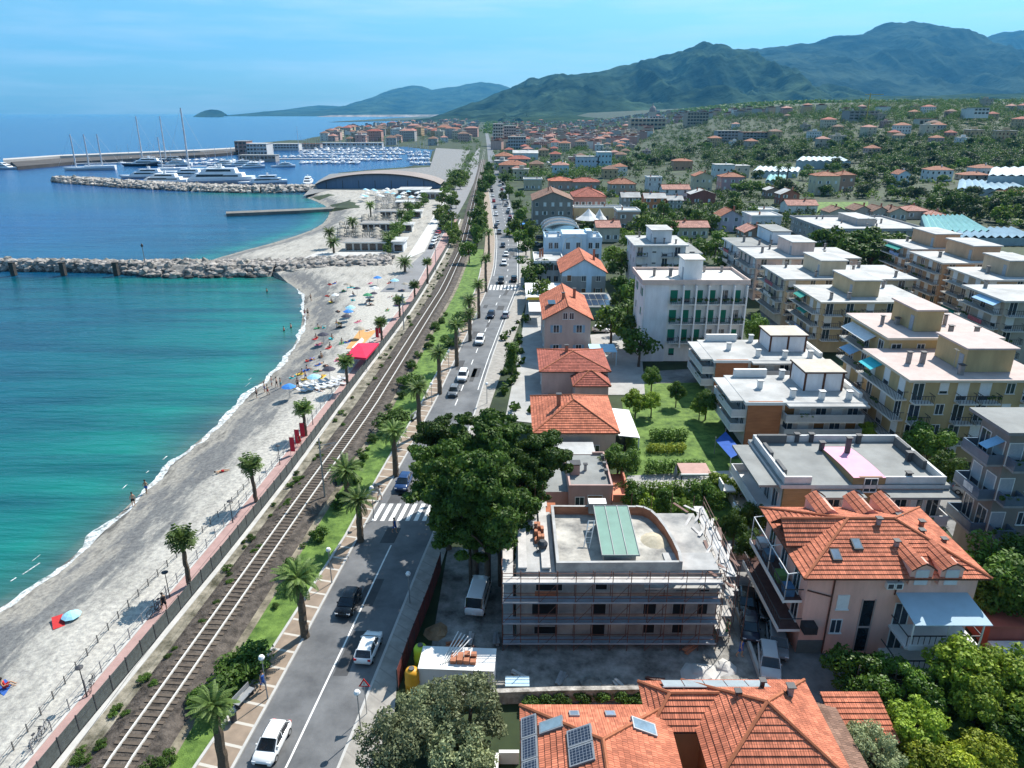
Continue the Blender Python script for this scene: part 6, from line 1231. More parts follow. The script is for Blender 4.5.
# scrub on the near railway verges
for k in range(60):
    Y = random.uniform(34, 150); x = railC(Y) + random.uniform(2.6, 4.6)
    tree('bush', 'low scrubby bush on the slope beside the railway', x, Y, random.uniform(.4, 1.3), 1.1, 0, 'scrub along the railway')
for k in range(90):
    Y = 34 + 190 * random.random() ** 1.4; x = fenL(Y) + random.uniform(.8, 3.0)
    tree('bush', 'weed tuft growing beside the promenade fence', x, Y, random.uniform(.25, .6), 1.2, 0, 'weeds along the promenade fence')
R_('bush', [('big dark bush on the lawn by the pavement bench', 238, 668, 2.0, 1.4), ('spreading bush beside the litter bins', 250, 655, 1.8, 1.5), ('leafy bush under the nearest pavement palm', 212, 705, 1.6, 1.3), ('dark bush where the lawn meets the railway', 393, 420, 2.6, 1.3), ('dark bush beyond the cable pit by the track', 410, 380, 2.2, 1.4), ('rounded bush on the lawn under two palms', 450, 340, 2.0, 1.4), ('bush on the far lawn beside the railway', 462, 318, 2.4, 1.5)])
for px, py in [(582, 695), (560, 699), (545, 700), (602, 696), (622, 697), (530, 702), (640, 697)]: tree_px('bush', 'yellow green weed clump along the rubble stone wall', px, py + 2, .9, 1.2, .4, 'weeds along the rubble wall')
# --- palms
def frond(q, ang, droop, L_, z0, width, nleaf=15, twist=0):
    ca, sa = math.cos(ang), math.sin(ang); pts = []
    for i in range(nleaf + 1):
        t = i / nleaf; e = droop[0] + (droop[1] - droop[0]) * t; pts.append((pts[-1][0] + math.cos(e) * L_ / nleaf, pts[-1][1] + math.sin(e) * L_ / nleaf) if pts else (0.08, 0))
    for i in range(nleaf):
        (r0, h0), (r1, h1) = pts[i], pts[i + 1]; t = (i + .5) / nleaf; wl = width * (math.sin(math.pi * (.12 + .83 * t)) ** .7)
        for s in (-1, 1):
            dx, dy = -sa * s * wl, ca * s * wl; fw = .45 * wl
            q.face([(ca * r0, sa * r0, z0 + h0), (ca * (r0 + (r1 - r0) * .6), sa * (r0 + (r1 - r0) * .6), z0 + h0 + (h1 - h0) * .6), (ca * (r1 + fw) + dx, sa * (r1 + fw) + dy, z0 + h1 - wl * .42), (ca * (r0 + fw) + dx, sa * (r0 + fw) + dy, z0 + h0 - wl * .42)])
def palm_mesh(kind_, seed):
    g = random.Random(seed); q = MB(); n = 46 if kind_ == 'date' else 40
    for k in range(n):
        u = k / n; a = k * 2.39996 + g.uniform(-.2, .2)
        if kind_ == 'date': e0 = R(78 - 95 * u + g.uniform(-8, 8)); frond(q, a, (e0, e0 - R(62)), g.uniform(2.1, 2.7), 0, .30)
        else: e0 = R(80 - 105 * u + g.uniform(-8, 8)); frond(q, a, (e0, e0 - R(40)), g.uniform(1.2, 1.6), 0, .42, 6)
    c = q.data('crown', F_PALM); t = MB(); H0 = 6.0; pts = [(g.uniform(-.05, .05), g.uniform(-.05, .05), -.4 + (H0 + .4) * i / 14) for i in range(15)]
    r = [(.30 if kind_ == 'date' else .2) * (1.25 - .35 * i / 14) * (1.06 if i % 2 else .96) for i in range(15)]; t.tube(pts, r, 8)
    return c, t.data('trunk', PBARK)
PALMS = {'date': [palm_mesh('date', 1), palm_mesh('date', 2), palm_mesh('date', 3)], 'fan': [palm_mesh('fan', 4), palm_mesh('fan', 5)]}
def palm(kd, label, crown, base, cs=1.0, group=None, z=0):
    x, y = at(*base, z); h = height_of(y, crown[1]) - z; c, tr = random.choice(PALMS[kd]); t = thing('palm_tree', label, 'palm tree', (x, y, z), random.uniform(0, 6), group)
    o = link('crown', c, t, (0, 0, h), 0, cs); o = link('trunk', tr, t); o.scale = (1, 1, h / 6.0); return t
for lb, c, b_, s in [('date palm on the pavement nearest the white car', (224, 706), (226, 776), .66), ('date palm on the pavement beside the dark car', (300, 578), (305, 637), .86), ('date palm on the pavement across from the zebra crossing', (358, 500), (361, 541), .76), ('date palm facing the pines, seaward of the road', (396, 432), (396, 476), .76), ('date palm third beyond the zebra crossing', (418, 388), (420, 436), .76), ('date palm beside the silver car in the queue', (438, 353), (440, 394), .76), ('date palm with bushy crown level with the white pickup', (455, 325), (457, 366), .76), ('slim date palm by the white car on the road', (469, 313), (470, 341), .76), ('tall date palm before the far crossing', (476, 284), (479, 318), .76), ('date palm behind the tall one before the far crossing', (468, 300), (470, 330), .76), ('date palm at the far crossing', (484, 258), (486, 292), .76), ('date palm beyond the far crossing', (489, 232), (489, 262), .76), ('low bushy date palm on the lawn, level with the zebra', (345, 470), (348, 500), .9)]: palm('date', lb, c, b_, s)
for lb, c, b_, s in [('fan palm at the beach edge, nearest one', (182, 538), (190, 586), 1.0), ('fan palm at the beach edge, second nearest', (250, 464), (256, 502), 1.0), ('fan palm by the promenade railings, third along', (303, 408), (306, 436), 1.0), ('fan palm beside the red beach canopy', (344, 361), (348, 390), 1.05), ('fan palm beyond the red beach canopy', (380, 322), (382, 341), 1.0), ('fan palm above the crowded sand', (398, 300), (400, 317), 1.0), ('fan palm where the beach meets the rocks', (413, 285), (415, 301), 1.0), ('fan palm nearest the beach street end', (426, 262), (428, 284), 1.0)]: palm('fan', lb, c, b_, s)
for c, b_ in [((330, 232), (331, 248)), ((334, 242), (334, 254)), ((352, 221), (353, 233)), ((371, 205), (371, 217)), ((404, 262), (405, 272)), ((390, 240), (390, 250)), ((396, 226), (396, 236)), ((402, 213), (402, 222)), ((388, 236), (388, 247)), ((408, 205), (408, 214))]: palm('date', 'palm growing among the beach clubs', c, b_, 1.1, 'palms among the beach clubs', 0)
for c, lb in (((776, 167), 'left one of twin tall palms in the market gardens'), ((785, 166), 'right one of twin tall palms in the market gardens')):
    x, y, z = on_hill(c[0] + 1, 186); cm, tr = PALMS['date'][0]; t = thing('palm_tree', lb, 'palm tree', (x, y, z)); hh = height_of(y, c[1]) - z; link('crown', cm, t, (0, 0, hh), 0, 1.3); o = link('trunk', tr, t); o.scale = (1.3, 1.3, hh / 6)
# --- hillside groves: the nearest trees one by one, the rest as woodland
FOOT = []
for o in list(scene.objects):
    if o.parent is None and (o.get('category') in ('house', 'apartment block', 'villa', 'greenhouse', 'pavilion', 'kiosk')):
        xs, ys = [], []
        for m_ in ([o] if o.type == 'MESH' else [c for c in o.children if c.type == 'MESH']):
            for v in m_.data.vertices: xs.append(v.co.x + o.location.x); ys.append(v.co.y + o.location.y)
        if xs: FOOT.append((min(xs), max(xs), min(ys), max(ys)))
FA = np.array(FOOT)
def free(x, y, r): return not bool(((FA[:, 0] - r < x) & (x < FA[:, 1] + r) & (FA[:, 2] - r < y) & (y < FA[:, 3] + r)).any())
def in_px(poly, x, y):
    r = False; j = len(poly) - 1
    for i in range(len(poly)):
        if (poly[i][1] > y) != (poly[j][1] > y) and x < (poly[j][0] - poly[i][0]) * (y - poly[i][1]) / (poly[j][1] - poly[i][1]) + poly[i][0]: r = not r
        j = i
    return r
groves = [(615, 178), (640, 150), (640, 118), (700, 110), (800, 108), (900, 104), (1040, 96), (1060, 240), (1000, 226), (950, 220), (900, 203), (870, 200), (800, 200), (740, 196), (700, 158)]
fieldp = [(785, 200), (870, 198), (870, 214), (795, 216)]
cnt = 0; tries = 0
while cnt < 285 and tries < 9000:
    tries += 1; px, py = random.uniform(610, 1040), random.uniform(142, 236)
    if not in_px(groves, px, py) or in_px(fieldp, px, py): continue
    x, y, z = on_hill(px, py)
    if not free(x, y, 2.2): continue
    k = random.choices(['far_olive', 'far_broad', 'far_pine', 'far_bright', 'far_cypress'], [5, 4, 2, 2, .25])[0]
    lb = {'far_olive': 'grey green olive tree in the hillside groves', 'far_broad': 'mid green leafy tree in the hillside groves', 'far_pine': 'tall dark pine in the hillside groves', 'far_bright': 'light green leafy tree in the hillside groves', 'far_cypress': 'slender dark cypress in the hillside groves'}[k]
    tree(k, lb, x, y, random.uniform(4.5, 8) * (1.25 if k in ('far_pine', 'far_cypress') else 1), random.uniform(.9, 1.3), z, lb.split(' in ')[0] + 's on the hillside', parts=False); cnt += 1
def woodland(name, n, poly, ymin, ymax, xr, sizes, mats_, seed, filt=None):
    g = random.Random(seed); g2 = np.random.default_rng(seed)
    for mi, m in enumerate(mats_):
        cl = []; t = 0
        while len(cl) < n and t < n * 30:
            t += 1; px, py = g.uniform(*xr), g.uniform(ymin, ymax)
            if not in_px(poly, px, py): continue
            x, y, z = on_hill(px, py)
            if not free(x, y, 2.5): continue
            s = g.uniform(*sizes)
            for k in range(3): cl.append((x + g.uniform(-.6, .6) * s, y + g.uniform(-.6, .6) * s, z + s * g.uniform(.5, 1.15), s * g.uniform(.5, .8)))
        o = link(name, leaves_mesh(name, m, cl, 6, .85, seed + mi, .8, tilt=.6)); o['kind'] = 'stuff'
woodland('woodland', 3600, groves, 101, 170, (610, 1050), (2.0, 4.2), [F_OLI, F_MID, F_PINE], 5)
woodland('woodland', 1200, groves, 98, 122, (620, 1050), (3.5, 6), [F_PINE, F_MID], 9)
woodland('undergrowth', 2200, groves, 135, 240, (610, 1050), (.9, 2.4), [F_BRI, F_OLI], 15)
town_green = [(495, 185), (492, 128), (640, 118), (640, 150), (615, 178), (560, 180)]
woodland('woodland', 900, town_green, 118, 185, (490, 640), (2.2, 4.5), [F_PINE, F_MID], 25)
woodland('woodland', 110, [(445, 180), (478, 128), (487, 128), (470, 190)], 124, 190, (440, 490), (2.0, 3.5), [F_PINE, F_MID], 35)
woodland('undergrowth', 700, [(500, 240), (540, 190), (720, 190), (735, 262), (640, 262), (610, 240)], 188, 264, (500, 740), (.6, 1.6), [F_MID, F_BRI], 45)
woodland('undergrowth', 420, [(610, 225), (640, 190), (760, 190), (830, 216), (800, 238), (735, 236), (640, 240)], 190, 240, (610, 830), (1.3, 2.8), [F_MID, F_OLI], 85)
woodland('woodland', 260, [(335, 140), (345, 130), (425, 122), (485, 118), (480, 146), (405, 147)], 119, 147, (335, 486), (2.5, 5), [F_PINE, F_MID], 95)
woodland('woodland', 420, [(498, 188), (500, 150), (620, 148), (700, 156), (745, 196), (640, 206), (560, 190)], 148, 206, (498, 745), (1.5, 3.2), [F_MID, F_PINE, F_OLI], 105)
woodland('undergrowth', 90, [(500, 430), (505, 310), (532, 270), (545, 300), (540, 420), (545, 470), (520, 470)], 270, 470, (500, 560), (.4, .9), [F_MID], 55)
woodland('undergrowth', 260, [(880, 800), (830, 720), (870, 705), (1040, 700), (1060, 790)], 690, 790, (820, 1060), (.4, .8), [F_DARK, F_MID], 65)
woodland('undergrowth', 130, [(600, 530), (600, 495), (690, 495), (700, 530)], 490, 530, (598, 705), (.3, .7), [F_MID, F_BRI], 75)

g = random.Random(3); cl = [(g.uniform(-150, 3600) * (Y_ / 4200), Y_, 0) for Y_ in [g.uniform(1500, 4200) for _ in range(5200)]]
link('woodland', leaves_mesh('woodland', F_PINE, [(x, y, hill(x, y) + 3, g.uniform(5, 9)) for x, y, _ in cl if x > -90 - (y - 1500) * .02], .5, 4.5, 77, .6))['kind'] = 'stuff'
# potted plants on the balconies
PP = leaves_mesh('potted_plants', F_MID, [(-.8, -.15, .3, .28), (-.2, -.1, .35, .3), (.5, -.15, .28, .26)], 700, .14, 5)
for o in list(scene.objects):
    if o.name.startswith('balcony') and any(c.name.startswith('railing') for c in o.children) and random.random() < .5:
        xs = [v.co.x for v in o.data.vertices]; ys = [v.co.y for v in o.data.vertices]; link('potted_plants', PP, o, (random.uniform(.5 * min(xs), .5 * max(xs)), min(ys) + .3, .45))
cl = [(x, y, hill(x, y) + g.uniform(.8, 2.5), g.uniform(1.2, 2.4)) for x, y in [(g.uniform(45, 330), g.uniform(20, 300)) for _ in range(2600)] if x > .716 * (y * .935 + 14.6) + 5 and free(x, y, 3)]
link('woodland', leaves_mesh('woodland', F_MID, cl, 14, .8, 78, .8))['kind'] = 'stuff'
# ================================================================ RAILWAY
STEEL = mat('worn rail steel', (.66, .64, .6), .1, 3, rough=.4); SLEEP = mat('brown sleepers', (.10, .078, .06), .25, 2)
tr = thing('railway_track', 'single railway track on brown ballast between promenade and pavement', 'railway track', (0, 0, 0))
for s in (-1, 1):
    q = MB(); Yr_ = yrange(30, 900, 3)
    for a, b_ in zip(Yr_[:-1], Yr_[1:]):
        for x0, x1, z0, z1 in ((-.05, .05, .33, .50),):
            P = [(railC(a) + s * .72 + x0, a), (railC(a) + s * .72 + x1, a), (railC(b_) + s * .72 + x1, b_), (railC(b_) + s * .72 + x0, b_)]; q.prism(P, z0, z1, bottom=False)
    q.build('rail', STEEL, tr)
sl_me = MB().box(-1.25, 1.25, -.13, .13, .2, .36).data('sleeper', SLEEP); q = MB(); y = 33.0; k = 0
while y < 420:
    dx = (railC(y + 1) - railC(y - 1)) / 2
    if k < 100: link('sleeper', sl_me, tr, (railC(y), y, 0), -math.atan(dx))
    else: q.box(-1.25, 1.25, -.13, .13, .2, .36, 0, -math.atan(dx), (railC(y), y, 0))
    y += .62 if k < 100 else .65; k += 1
q.build('far_sleepers', SLEEP, tr)['kind'] = 'stuff'
# catenary masts by the track
def mast(label, px, py, h=7.5):
    x, y = at(px, py); t = thing('catenary_mast', label, 'mast', (x, y, 0)); MB().tube([(0, 0, -.2), (0, 0, h)], [.11, .08], 6).build('pole', METAL, t); MB().tube([(0, 0, h - .9), (1.9, 0, h - .5)], .04, 5).tube([(0, 0, h - 1.7), (1.9, 0, h - .6)], .03, 5).build('arm', METAL, t)
for px, py, lb in ((325, 498, 'overhead line mast beside the track, level with the pines'), (404, 330, 'overhead line mast beside the track, level with the far lawn'), (436, 272, 'overhead line mast beside the track near the rocks'), (452, 240, 'overhead line mast where the track bends away')): mast(lb, px, py)
q = thing('overhead_wire', 'thin overhead wires hanging above the railway track', 'wire', (0, 0, 0))
for zz in (5.6, 6.9): MB().tube([(railC(y) + .3, y, zz) for y in yrange(31, 600, 8)], .014, 3).build('wire', RAILM, q)
# promenade fence: dark netting on posts over a pale kerb
P = resample([(fenL(y), y) for y in yrange(31, 300, 3)], 160)
fence_run('promenade_fence', 'long dark netting fence on posts between promenade and railway', P, 1.35, mat('dark net panel', (.085, .095, .092), .25, 3), RAILM, 1.9, z=.08, maxp=96)
pl_ = resample([(promL(y) - .2, y) for y in yrange(31, 128, 3)], 60)
fence_run('beach_railing', 'thin grey railing with open rails along the beach side of the promenade', pl_, 1.0, None, METAL, 1.9, z=.05, maxp=60, pw=.03, rail=(.5, 1.0))
pl_ = resample([(promL(y) - 2.2 - .6 * math.sin(y * .15), y) for y in yrange(31, 75, 3)], 40)
fence_run('sand_fence', 'low stake fence with pale netting standing in the sand', pl_, .9, None, mat('weathered stake', (.16, .15, .14), .2, 3), 1.5, z=-.25, maxp=40, pw=.035, rail=(.45, .85))

# ================================================================ STREET FURNITURE
def lamp(label, base, head, style='globe', z=.14):
    x, y = at(*base); h = max(2.8, height_of(y, head[1])); t = thing('street_lamp', label, 'street lamp', (x, y, z)); MB().tube([(0, 0, 0), (0, 0, .5), (0, 0, h - .3)], [.07, .05, .035], 6).build('pole', METAL if style == 'globe' else RAILM, t)
    if style == 'globe': MB().lathe([(.05, 0), (.2, .08), (.24, .22), (.16, .38), (.03, .42)], 10, o=(0, 0, h - .32)).build('lamp_head', mat('opal lamp globe', (.75, .76, .76), .04, 1, rough=.3), t); 
    else: MB().lathe([(.05, 0), (.28, .06), (.3, .12), (.08, .22)], 10, o=(0, 0, h - .3)).build('lamp_head', RAILM, t)
for lb, b_, hd in (('white headed street lamp beside the construction fence', (410, 604), (408, 574)), ('white headed street lamp near the warning sign', (361, 733), (358, 693)), ('white headed street lamp at the kerb by the bench', (268, 700), (267, 658)), ('white headed street lamp seaward of the dark car', (332, 584), (331, 550)), ('white headed street lamp facing the zebra crossing', (374, 520), (373, 488)), ('street lamp beside the far palms on the pavement', (432, 405), (431, 384)), ('street lamp by the queue of cars, seaward side', (449, 372), (448, 352)), ('street lamp behind the yellow kiosk', (526, 318), (526, 298)), ('street lamp beside the forecourt cypress', (487, 404), (487, 384)), ('street lamp just above the zebra crossing', (438, 505), (438, 480))): lamp(lb, b_, hd)
for lb, b_, hd in (('dark street lamp on the promenade, nearest one', (87, 697), (80, 666)), ('dark street lamp on the promenade beyond the parked bicycles', (170, 598), (166, 571)), ('dark street lamp on the promenade between two fan palms', (233, 523), (229, 500)), ('dark street lamp on the promenade near the second palm', (280, 465), (277, 446)), ('dark street lamp opposite the pines on the promenade', (313, 425), (311, 408))): lamp(lb, b_, hd, 'dark', .06)
x, y = at(367, 715); t = thing('road_sign', 'triangular warning sign with red border beside the pavement lamp', 'road sign', (x, y, .14)); MB().tube([(0, 0, 0), (0, 0, 2.6)], .03, 6).build('pole', METAL, t)
def tri(r, y0, y1, z): return MB().mesh([(r * math.sin(a), yy, z + r * math.cos(a)) for yy in (y0, y1) for a in (0, 2.094, 4.189)], [(0, 1, 2), (5, 4, 3), (0, 3, 4, 1), (1, 4, 5, 2), (2, 5, 3, 0)])
tri(.48, -.02, .02, 2.75).build('sign_border', mat('sign red', (.5, .02, .02), .05, 1), t); tri(.3, -.028, -.021, 2.75).build('sign_face', WHITE, t); MB().box(-.03, .03, -.034, -.029, 2.68, 2.9).build('sign_symbol', RAILM, t)
x, y = at(438, 500); t = thing('road_sign', 'blue pedestrian crossing sign on a post beside the zebra crossing', 'road sign', (x, y, .14)); MB().tube([(0, 0, 0), (0, 0, 2.4)], .03, 6).build('pole', METAL, t); MB().box(-.35, .35, -.03, .03, 2.1, 2.8).build('sign_border', mat('sign blue', (.01, .06, .35), .05, 1), t); tri(.28, -.04, -.031, 2.4).build('sign_face', WHITE, t)
for px, py, lb in ((245, 702, 'grey slatted bench on the pavement lawn edge, near the lamp'), (415, 420, 'grey slatted bench near the far lamp on the pavement')):
    x, y = at(px, py); t = thing('park_bench', lb, 'bench', (x, y, .14), R(70)); MB().box(-.9, .9, -.25, .25, .40, .46).build('seat', METAL, t); MB().box(-.9, .9, .26, .31, .5, .9).build('backrest', METAL, t)
    for sx in (-.75, .75): MB().box(sx - .04, sx + .04, -.22, .24, 0, .398).build('leg', RAILM, t)
for px, py, lb in ((268, 668, 'dark litter bin beside the kerb lamp'), (234, 722, 'dark litter bin at the pavement edge near the nearest palm')):
    x, y = at(px, py); t = thing('litter_bin', lb, 'litter bin', (x, y, .14)); MB().lathe([(.22, 0), (.28, .8), (.26, .84)], 10).build('body', RAILM, t); MB().lathe([(.29, .845), (.2, .98), (.02, 1.0)], 10).build('lid', METAL, t)
# parked bicycles against the promenade railing
def wheel_ring(q, cx, cz, r, t=.025, n=14, y=0):
    q.tube([(cx + r * math.cos(2 * math.pi * k / n), y, cz + r * math.sin(2 * math.pi * k / n)) for k in range(n + 1)], t, 4, cap=False)
def bicycle(label, x, y, rz, c, group=None):
    t = thing('bicycle', label, 'bicycle', (x, y, .07), rz, group)
    for cx in (-.52, .52):
        q = MB(); wheel_ring(q, cx, .34, .33); [q.tube([(cx, 0, .34), (cx + .32 * math.cos(a), 0, .34 + .32 * math.sin(a))], .006, 3) for a in [k * .785 for k in range(8)]]; q.build('wheel', RAILM, t)
    q = MB(); [q.tube(p, .02, 5) for p in ([(-.52, 0, .34), (-.1, 0, .34), (-.2, 0, .82), (-.52, 0, .34)], [(-.1, 0, .34), (.4, 0, .78), (-.17, 0, .72)], [(.52, 0, .34), (.38, 0, .95)])]; q.build('frame', mat('bike paint %.2f' % c[0], c, .1, 2, rough=.4), t)
    MB().tube([(.36, -.26, 1.0), (.38, 0, .95), (.36, .26, 1.0)], .016, 5).build('handlebar', RAILM, t); MB().box(-.33, -.08, -.07, .07, .82, .88).build('saddle', RAILM, t)
for k, (px, py, c, lb) in enumerate(((155, 614, (.03, .03, .04), 'dark bicycle leaning on the beach railing, near the nearest fan palm'), (161, 606, (.3, .05, .04), 'red bicycle leaning on the beach railing, near the nearest fan palm'), (38, 742, (.03, .05, .12), 'blue bicycle at the near end of the promenade'), (44, 735, (.25, .25, .26), 'grey bicycle at the near end of the promenade'), (93, 688, (.02, .02, .02), 'black bicycle parked beside the nearest promenade lamp'))): x, y = at(px, py); bicycle(lb, x, y, R(70 + 9 * k), c)

# ================================================================ VEHICLES
TYRE = mat('tyre rubber', (.02, .02, .02), .2, 2); RIM = mat('alloy rim', (.4, .41, .42), .1, 2, rough=.35, metal=.6); LITE = mat('headlamp glass', (.7, .72, .74), .05, 1, rough=.1); TAIL = mat('tail lamp', (.45, .02, .02), .1, 1, rough=.2); CARG = mat('car glass', (.012, .016, .022), .2, 1, rough=.06, spec=.7); TRIM = mat('black trim', (.025, .025, .027), .1, 2)
def paint_mat(c): return mat('car paint %.2f %.2f %.2f' % c, c, .04, 1, rough=.22, spec=.5)
CARS = {}
def loft(q, secs, m):     # secs: rings of equal length
    n = len(secs[0]); V = [p for s in secs for p in s]; q.mesh(V, [(i * n + k, i * n + (k + 1) % n, (i + 1) * n + (k + 1) % n, (i + 1) * n + k) for i in range(len(secs) - 1) for k in range(n)] + [tuple(range(n))[::-1], tuple(range((len(secs) - 1) * n, len(secs) * n))], m)
SHAPES = {  # half-length stations: (y, half width, bottom, belt) then cabin stations (y, half width at belt, half width at roof, roof height)
 'hatch': (4.1, 1.76, [(-2.05, .70, .42, .62), (-1.98, .80, .28, .74), (-1.6, .87, .22, .86), (-.9, .88, .2, .93), (.9, .88, .2, .97), (1.7, .86, .24, .98), (1.98, .80, .3, .92), (2.05, .74, .42, .7)], [(-1.15, .80, .74, .94), (-.35, .80, .66, 1.42), (.4, .80, .66, 1.49), (1.35, .80, .64, 1.42), (1.9, .76, .66, .97)]),
 'sedan': (4.6, 1.8, [(-2.3, .70, .42, .6), (-2.2, .82, .28, .72), (-1.7, .89, .22, .84), (-.9, .9, .2, .9), (.9, .9, .2, .93), (1.8, .88, .24, .95), (2.2, .82, .3, .9), (2.3, .74, .42, .7)], [(-1.2, .80, .74, .92), (-.4, .80, .64, 1.36), (.4, .80, .64, 1.42), (1.1, .80, .62, 1.34), (1.85, .78, .68, .95)]),
 'suv': (4.5, 1.86, [(-2.25, .74, .5, .74), (-2.15, .85, .32, .88), (-1.7, .92, .28, 1.0), (-.9, .93, .26, 1.06), (.9, .93, .26, 1.1), (1.8, .91, .28, 1.12), (2.2, .86, .36, 1.05), (2.25, .8, .5, .85)], [(-1.2, .84, .78, 1.06), (-.5, .84, .72, 1.62), (.4, .84, .72, 1.70), (1.7, .84, .72, 1.64), (2.12, .82, .74, 1.12)]),
 'van': (5.4, 2.0, [(-2.7, .8, .45, .8), (-2.6, .92, .3, 1.0), (-2.1, .98, .26, 1.15), (-1.4, 1.0, .25, 1.25), (.9, 1.0, .25, 1.25), (2.2, 1.0, .25, 1.25), (2.62, .98, .3, 1.25), (2.7, .96, .4, 1.2)], [(-2.2, .92, .86, 1.2), (-1.5, .94, .84, 2.1), (-.6, .95, .86, 2.28), (2.3, .95, .86, 2.26), (2.66, .95, .88, 1.26)])}
def car_proto(kd, c):
    if (kd, c) in CARS: return CARS[(kd, c)]
    L_, W_, low, cabn = SHAPES[kd]; pm = paint_mat(c); q = MB(); secs = []
    for y, hw, zb, zt in low: secs.append([(-hw * .9, y, zb), (hw * .9, y, zb), (hw, y, zb + (zt - zb) * .35), (hw * .97, y, zt - .06), (hw * .86, y, zt), (-hw * .86, y, zt), (-hw * .97, y, zt - .06), (-hw, y, zb + (zt - zb) * .35)])
    loft(q, secs, 0); body = q.data('body', pm, True)
    q = MB(); S = [[(-hb, y, low[4][3] - .12), (hb, y, low[4][3] - .12), (hr, y, zr), (hr * .8, y, zr + .03), (-hr * .8, y, zr + .03), (-hr, y, zr)] for y, hb, hr, zr in cabn]; loft(q, S, 0); cab_ = q.data('windows', CARG)
    (y1, _, r1, z1), (y2, _, r2, z2), (y3, _, r3, z3) = cabn[1], cabn[2], cabn[3]; q = MB(); loft(q, [[(-r * 1.02, y, z - .03), (r * 1.02, y, z - .03), (r * .82, y, z + .055), (-r * .82, y, z + .055)] for y, r, z in ((y1 - .05, r1, z1), (y2, r2, z2), (y3 + .1, r3, z3))], 0)
    hb = cabn[0][1]; zb_ = low[4][3]
    for s in (-1, 1):
        for (ya, yb_) in ((cabn[0][0], y1), (y2 - .15, y2 - .1), (cabn[4][0] - .02, y3)): 
            za = zb_ - .02; q.tube([(s * hb * 1.0, ya, za), (s * r2 * 1.02, yb_, z1)], .045, 4)
    if kd == 'van':
        for s in (-1, 1): q.mesh([(s * (hb + .012), y2 - .3, zb_ - .1), (s * (hb + .012), y3 + .2, zb_ - .1), (s * (r3 + .02), y3 + .05, z3), (s * (r2 + .02), y2 - .3, z2)], [(0, 1, 2, 3)])
    roof = q.data('roof', pm)
    lights = MB().box(-low[1][1] * .95, -low[1][1] * .55, low[1][0] - .06, low[1][0] + .12, low[1][3] - .18, low[1][3] - .02).data('headlight', LITE); lights2 = MB().box(low[1][1] * .55, low[1][1] * .95, low[1][0] - .06, low[1][0] + .12, low[1][3] - .18, low[1][3] - .02).data('headlight', LITE)
    t1 = MB().box(-low[6][1] * .98, -low[6][1] * .66, low[6][0] - .1, low[6][0] + .07, low[6][3] - .24, low[6][3] - .03).data('tail_light', TAIL); t2 = MB().box(low[6][1] * .66, low[6][1] * .98, low[6][0] - .1, low[6][0] + .07, low[6][3] - .24, low[6][3] - .03).data('tail_light', TAIL)
    grille = MB().box(-.5, .5, low[0][0] - .03, low[0][0] + .1, low[0][2] - .02, low[0][2] + .14).data('grille', TRIM); plate = MB().box(-.26, .26, low[-1][0] - .02, low[-1][0] + .025, low[-1][2] + .02, low[-1][2] + .13).data('number_plate', WHITE)
    mir = [MB().box(s * (hb + .06) - .09, s * (hb + .06) + .09, cabn[0][0] + .35, cabn[0][0] + .47, zb_, zb_ + .14).data('mirror', pm) for s in (-1, 1)]
    wh = MB(); rr = .32 if kd in ('hatch', 'sedan') else .36; n = 14; loft(wh, [[(x, k_ * math.cos(2 * math.pi * k / n), k_ * math.sin(2 * math.pi * k / n)) for k in range(n)] for x, k_ in ((-.1, rr * .8), (-.1, rr * .97), (-.06, rr), (.06, rr), (.1, rr * .97), (.1, rr * .8))], 0); tyre = wh.data('wheel', TYRE)
    wh = MB(); loft(wh, [[(x, k_ * math.cos(2 * math.pi * k / n), k_ * math.sin(2 * math.pi * k / n)) for k in range(n)] for x, k_ in ((-.108, rr * .62), (.108, rr * .62))], 0); rim = wh.data('rim', RIM)
    CARS[(kd, c)] = (body, cab_, roof, lights, lights2, t1, t2, grille, plate, mir, tyre, rim, W_ / 2 - .09, low[2][0] + .38, low[5][0] - .33, rr); return CARS[(kd, c)]
def car(kd, c, label, x, y, rz, z=.03, group=None, cat='car', name='parked_car', far=False):
    """front of the car looks along local -y"""
    b, cb, rf, l1, l2, t1, t2, gr, pl, mir, ty, rim, hw, ya, yb_, rr = car_proto(kd, c); t = thing(name, label, cat, (x, y, z), rz, group); t.scale = (.86,) * 3
    link('body', b, t); link('windows', cb, t); link('roof', rf, t)
    for sx in (-1, 1):
        for yy in (ya, yb_): wv = link('wheel', ty, t, (sx * hw, yy, rr)); (link('rim', rim, wv) if not far else None)
    if not far:
        for me_ in (l1, l2, t1, t2, gr, pl, *mir): link(me_.name.split('.')[0], me_, t)
    return t
W_ = (.78, .78, .77); BK = (.012, .012, .014); GY = (.16, .17, .18); SV = (.42, .43, .44); BL = (.02, .05, .14); DB = (.015, .022, .045); RD = (.35, .02, .02); GD = (.08, .085, .09)
def road_dir(y): return math.atan(-(ctr(y + 3) - ctr(y - 3)) / 6)
def on_road(px, py): x, y = at(px, py); return x, y, road_dir(y)
